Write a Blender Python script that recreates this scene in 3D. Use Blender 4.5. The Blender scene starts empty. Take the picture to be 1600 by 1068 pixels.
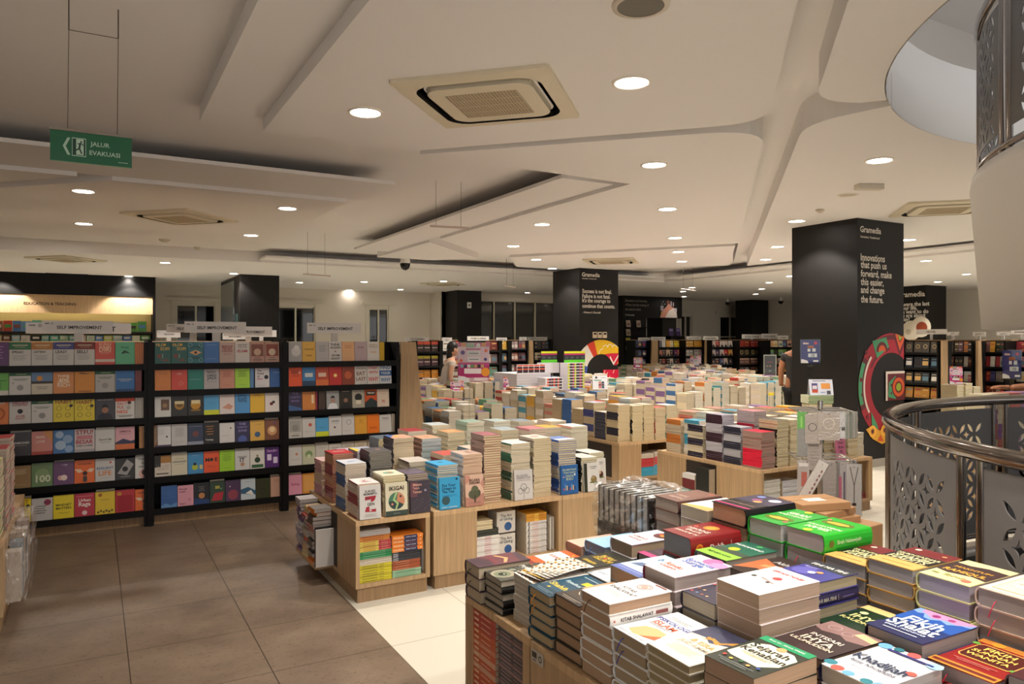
import bpy, math, random
from math import sin, cos, pi, sqrt, atan2, radians as R
from mathutils import Vector, Matrix, Euler
from mathutils.geometry import tessellate_polygon
random.seed(7)
SC = bpy.context.scene
COL = SC.collection
# ------------------------------------------------------------------ camera, world, exposure
HC = 1.6                      # eye height (m)
HEAD = R(29.6)                # camera heading, clockwise from +Y (aisle direction)
FPX = 1150.0                  # focal length in pixels of the 1600 px frame
cam = bpy.data.cameras.new('camera'); cam_o = bpy.data.objects.new('camera', cam); COL.objects.link(cam_o)
cam.sensor_width = 36; cam.lens = 36 * FPX / 1600; cam.clip_start = .05; cam.clip_end = 200
cam.shift_y = -4 / 1600
cam_o.location = (0, 0, HC); cam_o.rotation_euler = (pi / 2, 0, -HEAD)
SC.camera = cam_o
wd = bpy.data.worlds.new('world'); SC.world = wd; wd.use_nodes = True
wd.node_tree.nodes['Background'].inputs[0].default_value = (1, .96, .93, 1)
wd.node_tree.nodes['Background'].inputs[1].default_value = .36  # even ambient fill standing in for light from the unseen shop
SC.view_settings.view_transform = 'Standard'; SC.view_settings.look = 'None'
SC.view_settings.exposure = 1.72; SC.view_settings.gamma = 1
SPOT_W = 46; LAMP_COL = (1, .925, .84)
CEIL_FILL = 1.0
# ------------------------------------------------------------------ helpers
SH, CH = sin(HEAD), cos(HEAD)
def P(u, v, z):
    "ground-plan point seen at photo pixel (u, v) when it lies at height z"
    d = (HC - z) * FPX / (v - 530); l = (u - 800) / FPX * d
    return (SH * d + CH * l, CH * d - SH * l)
def XatY(u, Y):
    c = (u - 800) / FPX; return Y * (SH + CH * c) / (CH - SH * c)
def YatX(u, X):
    c = (u - 800) / FPX; return X * (CH - SH * c) / (SH + CH * c)
def D(X, Y): return SH * X + CH * Y
def Z(v, X, Y): return HC - (v - 530) * D(X, Y) / FPX
def lin(h):
    r = [int(h[i:i + 2], 16) / 255 for i in (0, 2, 4)]
    return tuple((c / 12.92 if c <= .04045 else ((c + .055) / 1.055) ** 2.4) for c in r) + (1,)
MATS = {}
def mat(h, rough=.55, metal=0, emit=0, kind='paint', spec=.5):
    k = (h, rough, metal, emit, kind)
    if k in MATS: return MATS[k]
    m = bpy.data.materials.new(kind + '_' + h); m.use_nodes = True
    nt = m.node_tree; b = nt.nodes['Principled BSDF']
    b.inputs['Base Color'].default_value = lin(h); b.inputs['Roughness'].default_value = rough
    b.inputs['Metallic'].default_value = metal; b.inputs['Specular IOR Level'].default_value = spec
    if emit: b.inputs['Emission Color'].default_value = lin(h); b.inputs['Emission Strength'].default_value = emit
    def N(t, **kw):
        n = nt.nodes.new(t)
        for a, v in kw.items(): setattr(n, a, v)
        return n
    L = nt.links.new
    if kind == 'wood':
        tc = N('ShaderNodeTexCoord'); mp = N('ShaderNodeMapping'); mp.inputs['Scale'].default_value = (38, 38, 1.6)
        n = N('ShaderNodeTexNoise'); n.inputs['Scale'].default_value = 1.5; n.inputs['Detail'].default_value = 3; n.inputs['Roughness'].default_value = .6
        rp = N('ShaderNodeValToRGB'); a = lin(h)
        rp.color_ramp.elements[0].position = .3; rp.color_ramp.elements[0].color = tuple(x * .78 for x in a[:3]) + (1,)
        rp.color_ramp.elements[1].position = .7; rp.color_ramp.elements[1].color = tuple(min(1, x * 1.12) for x in a[:3]) + (1,)
        L(tc.outputs['Object'], mp.inputs[0]); L(mp.outputs[0], n.inputs[0]); L(n.outputs[0], rp.inputs[0]); L(rp.outputs[0], b.inputs['Base Color'])
    if kind == 'pages':
        tc = N('ShaderNodeTexCoord'); mp = N('ShaderNodeMapping'); mp.inputs['Scale'].default_value = (3, 3, 420)
        n = N('ShaderNodeTexNoise'); n.inputs['Scale'].default_value = 2; n.inputs['Detail'].default_value = 2
        rp = N('ShaderNodeValToRGB'); a = lin(h)
        rp.color_ramp.elements[0].position = .3; rp.color_ramp.elements[0].color = tuple(x * .82 for x in a[:3]) + (1,)
        rp.color_ramp.elements[1].position = .65; rp.color_ramp.elements[1].color = a
        L(tc.outputs['Object'], mp.inputs[0]); L(mp.outputs[0], n.inputs[0]); L(n.outputs[0], rp.inputs[0]); L(rp.outputs[0], b.inputs['Base Color'])
    if kind == 'plaster':
        n = N('ShaderNodeTexNoise'); n.inputs['Scale'].default_value = 60; bp = N('ShaderNodeBump'); bp.inputs['Strength'].default_value = .03
        L(n.outputs[0], bp.inputs['Height']); L(bp.outputs[0], b.inputs['Normal'])
    if kind == 'brushed':
        tc = N('ShaderNodeTexCoord'); mp = N('ShaderNodeMapping'); mp.inputs['Scale'].default_value = (2, 2, 60)
        n = N('ShaderNodeTexNoise'); n.inputs['Scale'].default_value = 8; bp = N('ShaderNodeBump'); bp.inputs['Strength'].default_value = .05
        L(tc.outputs['Object'], mp.inputs[0]); L(mp.outputs[0], n.inputs[0]); L(n.outputs[0], bp.inputs['Height']); L(bp.outputs[0], b.inputs['Normal'])
    if kind == 'panel':
        tc = N('ShaderNodeTexCoord'); mp = N('ShaderNodeMapping'); mp.inputs['Scale'].default_value = (70, 70, .8)
        n = N('ShaderNodeTexNoise'); n.inputs['Scale'].default_value = 2; bp = N('ShaderNodeBump'); bp.inputs['Strength'].default_value = .25
        L(tc.outputs['Object'], mp.inputs[0]); L(mp.outputs[0], n.inputs[0]); L(n.outputs[0], bp.inputs['Height']); L(bp.outputs[0], b.inputs['Normal'])
    MATS[k] = m
    return m
def film():
    if 'film' in MATS: return MATS['film']
    m = bpy.data.materials.new('clear_plastic_film'); m.use_nodes = True; nt = m.node_tree
    for n in list(nt.nodes): nt.nodes.remove(n)
    o = nt.nodes.new('ShaderNodeOutputMaterial'); mx = nt.nodes.new('ShaderNodeMixShader'); t = nt.nodes.new('ShaderNodeBsdfTransparent'); g = nt.nodes.new('ShaderNodeBsdfGlossy')
    g.inputs['Roughness'].default_value = .28; g.inputs['Color'].default_value = (.95, .95, .95, 1)
    n = nt.nodes.new('ShaderNodeTexNoise'); n.inputs['Scale'].default_value = 14; n.inputs['Detail'].default_value = 2; bp = nt.nodes.new('ShaderNodeBump'); bp.inputs['Strength'].default_value = .7; bp.inputs['Distance'].default_value = .015
    nt.links.new(n.outputs[0], bp.inputs['Height']); nt.links.new(bp.outputs[0], g.inputs['Normal'])
    mx.inputs[0].default_value = .17; nt.links.new(t.outputs[0], mx.inputs[1]); nt.links.new(g.outputs[0], mx.inputs[2]); nt.links.new(mx.outputs[0], o.inputs[0])
    MATS['film'] = m; return m
def acrylic():
    if 'acr' in MATS: return MATS['acr']
    m = bpy.data.materials.new('clear_acrylic'); m.use_nodes = True; nt = m.node_tree
    for n in list(nt.nodes): nt.nodes.remove(n)
    o = nt.nodes.new('ShaderNodeOutputMaterial'); mx = nt.nodes.new('ShaderNodeMixShader'); t = nt.nodes.new('ShaderNodeBsdfTransparent'); g = nt.nodes.new('ShaderNodeBsdfGlossy')
    t.inputs[0].default_value = (.9, .92, .9, 1); g.inputs['Roughness'].default_value = .03; mx.inputs[0].default_value = .035
    nt.links.new(t.outputs[0], mx.inputs[1]); nt.links.new(g.outputs[0], mx.inputs[2]); nt.links.new(mx.outputs[0], o.inputs[0])
    MATS['acr'] = m; return m
TXT = {}
def text_geo(s):
    if s in TXT: return TXT[s]
    cu = bpy.data.curves.new('t', 'FONT'); cu.body = s; cu.size = 1; cu.offset = .022; cu.resolution_u = 2; cu.space_line = .95
    ob = bpy.data.objects.new('t', cu); COL.objects.link(ob); bpy.context.view_layer.update()
    me = ob.evaluated_get(bpy.context.evaluated_depsgraph_get()).to_mesh()
    v = [(p.co.x, p.co.y) for p in me.vertices]; f = [tuple(p.vertices) for p in me.polygons]
    ob.to_mesh_clear() if False else None
    bpy.data.objects.remove(ob); bpy.data.curves.remove(cu)
    if not v: v = [(0, 0), (1, 0), (1, 1)]; f = [(0, 1, 2)]
    xs = [p[0] for p in v]; ys = [p[1] for p in v]; x0, x1, y0, y1 = min(xs), max(xs), min(ys), max(ys)
    TXT[s] = ([(x - (x0 + x1) / 2, y - (y0 + y1) / 2) for x, y in v], f, x1 - x0, y1 - y0)
    return TXT[s]
class MB:
    def __init__(s): s.v = []; s.f = []; s.mi = []; s.ms = []; s.T = None; s.smooth = set()
    def m(s, m):
        if m not in s.ms: s.ms.append(m)
        return s.ms.index(m)
    def add(s, vs, fs, m, sm=False):
        o = len(s.v)
        if s.T is not None: vs = [tuple(s.T @ Vector(p)) for p in vs]
        s.v += [tuple(p) for p in vs]; k = s.m(m) if not isinstance(m, list) else None
        for i, f in enumerate(fs):
            s.f.append(tuple(o + j for j in f)); s.mi.append(s.m(m[i]) if k is None else k)
            if sm: s.smooth.add(len(s.f) - 1)
    def box(s, x0, y0, z0, x1, y1, z1, m):
        "m: material or list [bottom, top, -y, +x, +y, -x]"
        v = [(x0, y0, z0), (x1, y0, z0), (x1, y1, z0), (x0, y1, z0), (x0, y0, z1), (x1, y0, z1), (x1, y1, z1), (x0, y1, z1)]
        s.add(v, [(0, 3, 2, 1), (4, 5, 6, 7), (0, 1, 5, 4), (1, 2, 6, 5), (2, 3, 7, 6), (3, 0, 4, 7)], m)
    def rbox(s, x0, y0, z0, x1, y1, z1, m, r=.004):
        "box with chamfered vertical and top edges"
        o = [(x0 + r, y0), (x1 - r, y0), (x1, y0 + r), (x1, y1 - r), (x1 - r, y1), (x0 + r, y1), (x0, y1 - r), (x0, y0 + r)]
        cx, cy = (x0 + x1) / 2, (y0 + y1) / 2
        def ring(z, i): return [(x + (i if x < cx else -i), y + (i if y < cy else -i), z) for x, y in o]
        v = ring(z0, 0) + ring(z1 - r, 0) + ring(z1, r)
        f = [tuple(range(7, -1, -1)), tuple(range(16, 24))]
        for k in (0, 8): f += [(k + i, k + (i + 1) % 8, k + 8 + (i + 1) % 8, k + 8 + i) for i in range(8)]
        s.add(v, f, m)
    def prism(s, pts, z0, z1, m, mside=None):
        n = len(pts)
        if sum(pts[i][0] * pts[(i + 1) % n][1] - pts[(i + 1) % n][0] * pts[i][1] for i in range(n)) < 0: pts = pts[::-1]
        v = [(x, y, z0) for x, y in pts] + [(x, y, z1) for x, y in pts]
        tr = [tuple(t) for t in tessellate_polygon([[Vector((x, y, 0)) for x, y in pts]])]
        fs = []
        for t in tr:
            a, b, c = [pts[i] for i in t]
            if (b[0] - a[0]) * (c[1] - a[1]) - (c[0] - a[0]) * (b[1] - a[1]) < 0: t = t[::-1]
            fs.append(tuple(n + i for i in t)); fs.append(tuple(t[::-1]))
        s.add(v, fs, m)
        s.add(v, [(i, (i + 1) % n, n + (i + 1) % n, n + i) for i in range(n)], mside or m)
    def hole_plate(s, outer, holes, z, m, up=False):
        pl = [[Vector((x, y, 0)) for x, y in p] for p in [outer] + holes]
        flat = [p for q in [outer] + holes for p in q]; fs = []
        for t in tessellate_polygon(pl):
            a, b, c = [flat[i] for i in t]; ar = (b[0] - a[0]) * (c[1] - a[1]) - (c[0] - a[0]) * (b[1] - a[1])
            fs.append(tuple(t) if (ar > 0) == up else tuple(t[::-1]))
        s.add([(x, y, z) for x, y in flat], fs, m)
    def tube(s, pts, r, m, n=8, close=False, cap=True):
        rs = r if isinstance(r, (list, tuple)) else [r] * len(pts); pts = [Vector(p) for p in pts]; k = len(pts); vs = []
        up = Vector((0, 0, 1)); prev = None
        for i, p in enumerate(pts):
            a = pts[(i - 1) % k] if (close or i > 0) else p; b = pts[(i + 1) % k] if (close or i < k - 1) else p
            t = (b - a).normalized()
            if prev is None: q = t.cross(up); q = q.normalized() if q.length > 1e-3 else Vector((1, 0, 0))
            else: q = (prev - t * prev.dot(t)); q = q.normalized() if q.length > 1e-6 else prev
            prev = q; w = t.cross(q)
            vs += [p + (q * cos(2 * pi * j / n) + w * sin(2 * pi * j / n)) * rs[i] for j in range(n)]
        fs = []
        for i in range(k if close else k - 1):
            a, b = i * n, ((i + 1) % k) * n
            fs += [(a + j, b + j, b + (j + 1) % n, a + (j + 1) % n) for j in range(n)]
        s.add(vs, fs, m, True)
        if cap and not close: s.add(vs[:n], [tuple(range(n))], m); s.add(vs[-n:], [tuple(range(n - 1, -1, -1))], m)
    def cyl(s, x, y, z0, z1, r, m, n=24, r2=None):
        r2 = r if r2 is None else r2
        s.tube([(x, y, z0), (x, y, z1)], [r, r2], m, n)
    def lathe(s, x, y, prof, m, n=28):
        vs = [(x + r * cos(2 * pi * j / n), y + r * sin(2 * pi * j / n), z) for r, z in prof for j in range(n)]
        s.add(vs, [(i * n + j, i * n + (j + 1) % n, (i + 1) * n + (j + 1) % n, (i + 1) * n + j) for i in range(len(prof) - 1) for j in range(n)], m, True)
    def disc(s, x, y, z, r, m, n=24, down=False):
        v = [(x + r * cos(2 * pi * j / n), y + r * sin(2 * pi * j / n), z) for j in range(n)]
        s.add(v, [tuple(range(n - 1, -1, -1)) if down else tuple(range(n))], m)
    def art(s, els, w, h, z, ox=0, oy=0, dz=.0004):
        "flat print elements in the current transform's XY plane; coordinates are fractions of w x h"
        for e in els:
            z += dz; k = e[0]
            if k == 'r':
                x0, y0, x1, y1 = ox + e[1] * w, oy + e[2] * h, ox + e[3] * w, oy + e[4] * h
                s.add([(x0, y0, z), (x1, y0, z), (x1, y1, z), (x0, y1, z)], [(0, 1, 2, 3)], ink(e[5]))
            elif k == 'c':
                n = 18; ry = e[6] if len(e) > 6 else 1
                s.add([(ox + e[1] * w + e[3] * w * cos(2 * pi * j / n), oy + e[2] * h + ry * e[3] * w * sin(2 * pi * j / n), z) for j in range(n)], [tuple(range(n))], ink(e[4]))
            elif k == 'o':
                n = 20; r0 = e[3] * w; r1 = r0 - e[5] * w
                v = [(ox + e[1] * w + r * cos(2 * pi * j / n), oy + e[2] * h + r * sin(2 * pi * j / n), z) for r in (r0, r1) for j in range(n)]
                s.add(v, [(j, (j + 1) % n, n + (j + 1) % n, n + j) for j in range(n)], ink(e[4]))
            elif k == 'p':
                q = list(e[1])
                for lim, sg in ((0, 1), (1, -1)):
                    o_ = []
                    for i in range(len(q)):
                        p0, p1 = q[i - 1], q[i]; i0, i1 = sg * (p0[0] - lim) >= 0, sg * (p1[0] - lim) >= 0
                        if i0 != i1: t_ = (lim - p0[0]) / (p1[0] - p0[0]); o_.append((lim, p0[1] + t_ * (p1[1] - p0[1])))
                        if i1: o_.append(p1)
                    q = o_
                if len(q) < 3: continue
                pts = [(ox + a * w, oy + b * h) for a, b in q]
                ar = sum(pts[i][0] * pts[(i + 1) % len(pts)][1] - pts[(i + 1) % len(pts)][0] * pts[i][1] for i in range(len(pts)))
                if ar < 0: pts = pts[::-1]
                fs = []
                for t in tessellate_polygon([[Vector((x, y, 0)) for x, y in pts]]):
                    a, b, c = [pts[i] for i in t]
                    fs.append(tuple(t) if (b[0] - a[0]) * (c[1] - a[1]) - (c[0] - a[0]) * (b[1] - a[1]) > 0 else tuple(t[::-1]))
                s.add([(x, y, z) for x, y in pts], fs, ink(e[2]))
            elif k == 't':
                v, f, tw, th = text_geo(e[1]); sc = e[4] * w / tw; hx = e[6] if len(e) > 6 else 1
                s.add([(ox + e[2] * w + x * sc, oy + e[3] * h + y * sc * hx, z) for x, y in v], f, ink(e[5]))
    def mesh(s, name):
        me = bpy.data.meshes.new(name); me.from_pydata(s.v, [], s.f)
        for m in s.ms: me.materials.append(m)
        me.polygons.foreach_set('material_index', s.mi)
        if s.smooth: me.polygons.foreach_set('use_smooth', [i in s.smooth for i in range(len(s.f))])
        me.update(); return me
    def build(s, name, parent=None, **kw): return link(name, s.mesh(name), parent, **kw)
def ink(h): return mat(h, .45, 0, 0, 'ink') if len(h) == 6 else mat(h[:6], .25, .8, 0, 'foil')
def link(name, me, parent=None, loc=(0, 0, 0), rot=(0, 0, 0)):
    o = bpy.data.objects.new(name, me); COL.objects.link(o)
    if parent: o.parent = parent
    o.location = loc; o.rotation_euler = rot; return o
def tag(o, label, cat, group=None, kind=None):
    for p, q in (('topmost from the top', 'topmost'), ('number 1 from', 'first from')): label = label.replace(p, q)
    for p, q in ((' from the top', ' from top'), (' from the left', ' from left'), (', first from left', ', leftmost'), (', nearest table', ', near table')):
        if len(label.split()) > 16: label = label.replace(p, q)
    o['label'] = label; o['category'] = cat
    if group: o['group'] = group
    if kind: o['kind'] = kind
    return o
def thing(name, label, cat, loc=(0, 0, 0), rz=0, group=None):
    return tag(link(name, None, None, loc, (0, 0, rz)), label, cat, group)
def struct(name, b, label=None):
    o = b.build(name); o['kind'] = 'structure'
    if label: o['label'] = label
    return o
ORD = 'topmost,second,third,fourth,fifth,sixth,seventh,eighth,ninth,tenth,eleventh,twelfth,thirteenth,fourteenth,fifteenth,sixteenth,seventeenth,eighteenth,nineteenth,twentieth'.split(',')
def ordn(i): return ORD[i] if i < 20 else 'number %d' % (i + 1)
FST = ['first'] + ORD[1:]
# shared materials
WOOD = mat('b4956f', .45, kind='wood'); WOODD = mat('9c7e5c', .45, kind='wood'); WOODL = mat('c9a77e', .5, kind='wood')
BLK = mat('120f0e', .55, kind='panel', spec=.35); BLKS = mat('070606', .5, spec=.25); WHITE = mat('e9e6e0', .6, kind='plaster'); CEILM = mat('ece9e6', .8, kind='plaster')
WALL = mat('ddd5c8', .7, kind='plaster'); STEEL = mat('8b8480', .12, 1, kind='brushed'); CHR = mat('c9c4be', .14, 1); PANEL = mat('6c6a69', .5, .15, kind='steel')
GLASS = mat('0b0f10', .04, 0, kind='glass', spec=.9)

# ------------------------------------------------------------------ setting
HX, HY, HR = 5.6, .45, 2.72           # centre and radius of the round stair opening
def arc(cx, cy, r, a0, a1, n): return [(cx + r * cos(R(a0 + (a1 - a0) * i / n)), cy + r * sin(R(a0 + (a1 - a0) * i / n))) for i in range(n + 1)]
circ = arc(HX, HY, HR, 0, 360, 64)[:-1]; FR = 2.60; fcirc = arc(HX, HY, FR, 0, 360, 64)[:-1]
def floor_mat():
    m = bpy.data.materials.new('floor_tiles'); m.use_nodes = True; nt = m.node_tree; b = nt.nodes['Principled BSDF']; L = nt.links.new
    def M(op, a, c=None, d=None):
        n = nt.nodes.new('ShaderNodeMath'); n.operation = op
        for i, x in enumerate((a, c, d)):
            if x is None: continue
            if isinstance(x, (int, float)): n.inputs[i].default_value = x
            else: L(x, n.inputs[i])
        return n.outputs[0]
    tc = nt.nodes.new('ShaderNodeTexCoord'); sp = nt.nodes.new('ShaderNodeSeparateXYZ'); L(tc.outputs['Object'], sp.inputs[0]); x, y = sp.outputs[0], sp.outputs[1]
    gx = M('ABSOLUTE', M('SUBTRACT', M('FRACT', M('DIVIDE', M('ADD', x, 60 - .15), .6)), .5)); gy = M('ABSOLUTE', M('SUBTRACT', M('FRACT', M('DIVIDE', M('ADD', y, 60 - .05), .6)), .5))
    gr = M('GREATER_THAN', M('MAXIMUM', gx, gy), .4955)
    aisle = M('MULTIPLY', M('GREATER_THAN', x, -.45), M('LESS_THAN', x, 1.35))
    cross = M('MULTIPLY', M('GREATER_THAN', y, 5.45), M('LESS_THAN', x, 4.35))
    brown = M('MULTIPLY', M('MAXIMUM', aisle, cross), M('LESS_THAN', y, 9.05))
    n1 = nt.nodes.new('ShaderNodeTexNoise'); n1.inputs['Scale'].default_value = 2.2; n1.inputs['Detail'].default_value = 8; n1.inputs['Roughness'].default_value = .65
    mp = nt.nodes.new('ShaderNodeMapping'); mp.inputs['Scale'].default_value = (1.3, 1.8, 1); mp.inputs['Rotation'].default_value = (0, 0, .5); L(tc.outputs['Object'], mp.inputs[0]); L(mp.outputs[0], n1.inputs[0])
    r1 = nt.nodes.new('ShaderNodeValToRGB'); r1.color_ramp.elements[0].color = lin('6a594a'); r1.color_ramp.elements[0].position = .32; r1.color_ramp.elements[1].color = lin('83715f'); r1.color_ramp.elements[1].position = .68; L(n1.outputs[0], r1.inputs[0])
    n2 = nt.nodes.new('ShaderNodeTexNoise'); n2.inputs['Scale'].default_value = 28; n2.inputs['Detail'].default_value = 4; L(mp.outputs[0], n2.inputs[0])
    r2 = nt.nodes.new('ShaderNodeValToRGB'); r2.color_ramp.elements[0].color = (.55, .5, .42, 1); r2.color_ramp.elements[0].position = .34; r2.color_ramp.elements[1].color = (1, 1, 1, 1); r2.color_ramp.elements[1].position = .42; L(n2.outputs[0], r2.inputs[0])
    mu = nt.nodes.new('ShaderNodeMix'); mu.data_type = 'RGBA'; mu.blend_type = 'MULTIPLY'; mu.inputs[0].default_value = .6; L(r1.outputs[0], mu.inputs[6]); L(r2.outputs[0], mu.inputs[7])
    mx = nt.nodes.new('ShaderNodeMix'); mx.data_type = 'RGBA'; mx.inputs[6].default_value = lin('d6d0c0'); L(brown, mx.inputs[0]); L(mu.outputs[2], mx.inputs[7])
    mg = nt.nodes.new('ShaderNodeMix'); mg.data_type = 'RGBA'; L(gr, mg.inputs[0]); L(mx.outputs[2], mg.inputs[6])
    gc = nt.nodes.new('ShaderNodeMix'); gc.data_type = 'RGBA'; gc.inputs[6].default_value = lin('a39a86'); gc.inputs[7].default_value = lin('3f3228'); L(brown, gc.inputs[0]); L(gc.outputs[2], mg.inputs[7])
    L(mg.outputs[2], b.inputs['Base Color']); b.inputs['Roughness'].default_value = .42; b.inputs['Specular IOR Level'].default_value = .35
    return m
FX0, FX1, FY0, FY1 = -5, 24, -3, 22.6
fb = MB(); fb.hole_plate([(FX0, FY0), (FX1, FY0), (FX1, FY1), (FX0, FY1)], [fcirc], 0, floor_mat(), True)
struct('floor', fb)
b = MB(); b.lathe(HX, HY, [(FR, 0), (FR, -.4)], mat('3a3836', .6), 64)
b.hole_plate([(FX0, -9), (13, -9), (13, 9), (FX0, 9)], [fcirc], -.4, CEILM, False)
b.box(-4, -8, -3.9, 13, 9, -3.8, mat('6c655a', .4))
for q in ((-4, -8, -3.8, -3.9, 9, -.41), (12.9, -8, -3.8, 13, 9, -.41), (-3.9, -8, -3.8, 12.9, -7.9, -.41), (-3.9, 8.9, -3.8, 12.9, 9, -.41)): b.box(*q, mat('6c655a', .6))  # unseen walls added to keep ambient light out of the lower storey
struct('floor_lower_storey', b)
# ceiling: raised base at 3.26 with dropped slabs
CZ = 3.31
def rnd(p0, p1, p2, r=.35, n=6):
    "rounded corner at p1"
    a = Vector(p0) - Vector(p1); c = Vector(p2) - Vector(p1); a = Vector(p1) + a.normalized() * r; c = Vector(p1) + c.normalized() * r; q = Vector(p1)
    return [tuple(a * (1 - t) ** 2 + q * 2 * t * (1 - t) + c * t * t) for t in [i / n for i in range(n + 1)]]
SLABS = []
def slab(pts, z0, z1=CZ): SLABS.append((pts, z0, z1))
slab([(1.06, -3), (1.06, 5.5), (2.2, 5.5)] + rnd((2.2, 5.5), (4.05, 3.55), (2.7, 2.2)) + [(2.7, 2.2), (.9 + .3, .7), (1.2, -3)], 3.10)          # slab with the big air conditioner
slab([(.67, -3), (1.06, -3), (1.06, 5.8), (.67, 5.8)], 3.19)
slab([(2.3, 5.56)] + rnd((2.3, 5.56), (4.17, 3.66), (11.3, 10.8), .45) + [(11.1, 10.6), (8.75, 8.25), (6.3, 11.5), (6.2, 11.75), (4.5, 10.1), (4.5, 5.62), (3.9, 5.6)], 3.10)
slab([(6.6, 11.7), (8.95, 8.5), (11.2, 10.8), (9.4, 13.2), (7.6, 13.2)], 3.10)
slab([(4.5, 10.5), (6.2, 12.2), (5.6, 12.9), (4.5, 12.9)], 3.10)
slab([(3.88, 5.87), (4.502, 5.87), (4.502, 12.3), (3.88, 12.3)], 3.14, 3.175)               # lip in front of the dark cove
slab([(4.45, 2.9)] + rnd((4.45, 2.9), (4.3, 3.45), (11.7, 10.8), .3) + [(11.6, 10.7), (11.6, 2.2)] + arc(HX, HY, HR, 40, 114, 60), 3.10)
slab([(2.75, 1.95)] + rnd((2.75, 1.95), (3.98, 3.12), (4.5, 2.8), .3) + arc(HX, HY, HR, 118, 200, 60) + [(2.2, .6), (2.0, 1.2)], 3.10)
slab([(-5, 6.95), (2.61, 6.95), (2.61, 7.92), (-5, 7.92)], 3.14, 3.175)                # lip in front of the long cove
slab([(.15, 7.9), (2.4, 7.9), (2.4, 13.0), (-4.6, 13.0), (-4.6, 12.6)], 3.10)
slab([(-5, 7.86), (-.135, 7.86), (-5, 12.7)], 3.10)
slab([(2.8, 14.25), (12.5, 14.25), (12.5, 14.9), (2.8, 14.9)], 3.14, 3.175)
slab([(-5, 14.85), (23.9, 14.85), (23.9, 22.6), (-5, 22.6)], 3.10)
slab([(12.5, 5.5), (13.1, 5.5), (13.1, 14.3), (12.5, 14.3)], 3.14, 3.175)
slab([(13.05, -3), (23.9, -3), (23.9, 14.86), (13.05, 14.86)], 3.10)
def inpoly(x, y, pts):
    c = False; n = len(pts)
    for i in range(n):
        (x0, y0), (x1, y1) = pts[i], pts[(i + 1) % n]
        if (y0 > y) != (y1 > y) and x < (x1 - x0) * (y - y0) / (y1 - y0) + x0: c = not c
    return c
def ceil_at(u, v):
    "point where the sight line of photo pixel (u, v) meets the ceiling"
    for z in sorted({s[1] for s in SLABS} | {CZ}):
        x, y = P(u, v, z)
        h = min([s[1] for s in SLABS if inpoly(x, y, s[0])] + [CZ])
        if abs(h - z) < .001: return x, y, z
    x, y = P(u, v, 3.1); return x, y, min([s[1] for s in SLABS if inpoly(x, y, s[0])] + [CZ])
b = MB(); b.hole_plate([(FX0, FY0), (FX1, FY0), (FX1, FY1), (FX0, FY1)], [circ], CZ, CEILM, False)
b.lathe(HX, HY, [(HR - .006, 3.098), (HR - .006, 3.66), (HR + .9, 3.66)], WHITE, 96)
b.box(-3, -8, 6.4, 15, 9, 6.5, CEILM); b.box(-3, 6.5, 3.7, 15, 6.6, 6.4, WHITE); b.box(13, -8, 3.7, 13.1, 6.6, 6.4, WHITE)
struct('ceiling', b)
for i, (p, z0, z1) in enumerate(SLABS):
    b = MB(); b.prism(p, z0, z1 + .001 * (z1 == CZ), CEILM); struct('ceiling_panel_%d' % (i + 1), b)
# walls
def wall_x(name, x0, x1, y, wins, z1=3.26, th=.2):
    "wall facing -Y at plane y with window openings [(x0, x1, z0, z1)]"
    b = MB(); xs = x0
    for a, c, lo, hi in sorted(wins):
        b.box(xs, y, 0, a, y + th, z1, WALL); b.box(a, y, 0, c, y + th, lo, WALL); b.box(a, y, hi, c, y + th, z1, WALL); xs = c
    b.box(xs, y, 0, x1, y + th, z1, WALL); return struct(name, b)
WN = [0]
def window(x0, x1, y, z0, z1, cols=2, rows=1, cornice=True, fm=None):
    WN[0] += 1; fm = fm or mat('d8d2c2', .5)
    g = MB(); g.box(x0, y + .1, z0, x1, y + .12, z1, GLASS); o = struct('window_%d' % WN[0], g)
    f = MB(); t = .05
    for k in range(cols + 1):
        x = x0 + (x1 - x0) * k / cols; f.box(x - t / 2, y + .04, z0, x + t / 2, y + .11, z1, fm)
    for k in range(rows + 1):
        z = z0 + (z1 - z0) * k / rows; f.box(x0, y + .045, z - t / 2, x1, y + .105, z + t / 2, fm)
    if cornice: f.box(x0 - .25, y - .06, z1 + .12, x1 + .25, y - .001, z1 + .2, fm); f.box(x0 - .12, y - .03, z0, x0, y - .001, z1 + .12, fm); f.box(x1, y - .03, z0, x1 + .12, y - .001, z1 + .12, fm)
    fo = f.build('window_frame', o); fo['kind'] = 'structure'
YB = 22.0
wA = [(XatY(276, YB), XatY(336, YB)), (XatY(432, YB), XatY(492, YB)), (XatY(577, YB), XatY(607, YB))]
wall_x('wall_back', -5, 9.5, YB, [(a, c, .9, 2.55) for a, c in wA])
for a, c in wA: window(a, c, YB, .9, 2.55)
YC = 21.2
big = (10.6, XatY(868, YC)); wC = [(XatY(1064, YC), XatY(1081, YC)), (XatY(1125, YC), XatY(1160, YC)), (XatY(1196, YC), XatY(1240, YC))]
wall_x('wall_back_right', 9.5, 23.9, YC, [(big[0], big[1], .6, 2.86)] + [(a, c, .9, 2.5) for a, c in wC])
window(big[0], big[1], YC, .6, 2.86, 4, 1, False, mat('cfc6ae', .5))
for a, c in wC: window(a, c, YC, .9, 2.5, 2, 2)
b = MB(); b.box(9.45, YC, 0, 9.65, YB + .2, 3.26, WALL); b.box(22.6, -3, 0, 22.8, YC + .2, 3.26, WALL); struct('wall_right', b)
b = MB(); b.box(-5.2, -3, 0, -5, YB, 3.26, WALL); struct('wall_left', b)

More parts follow.
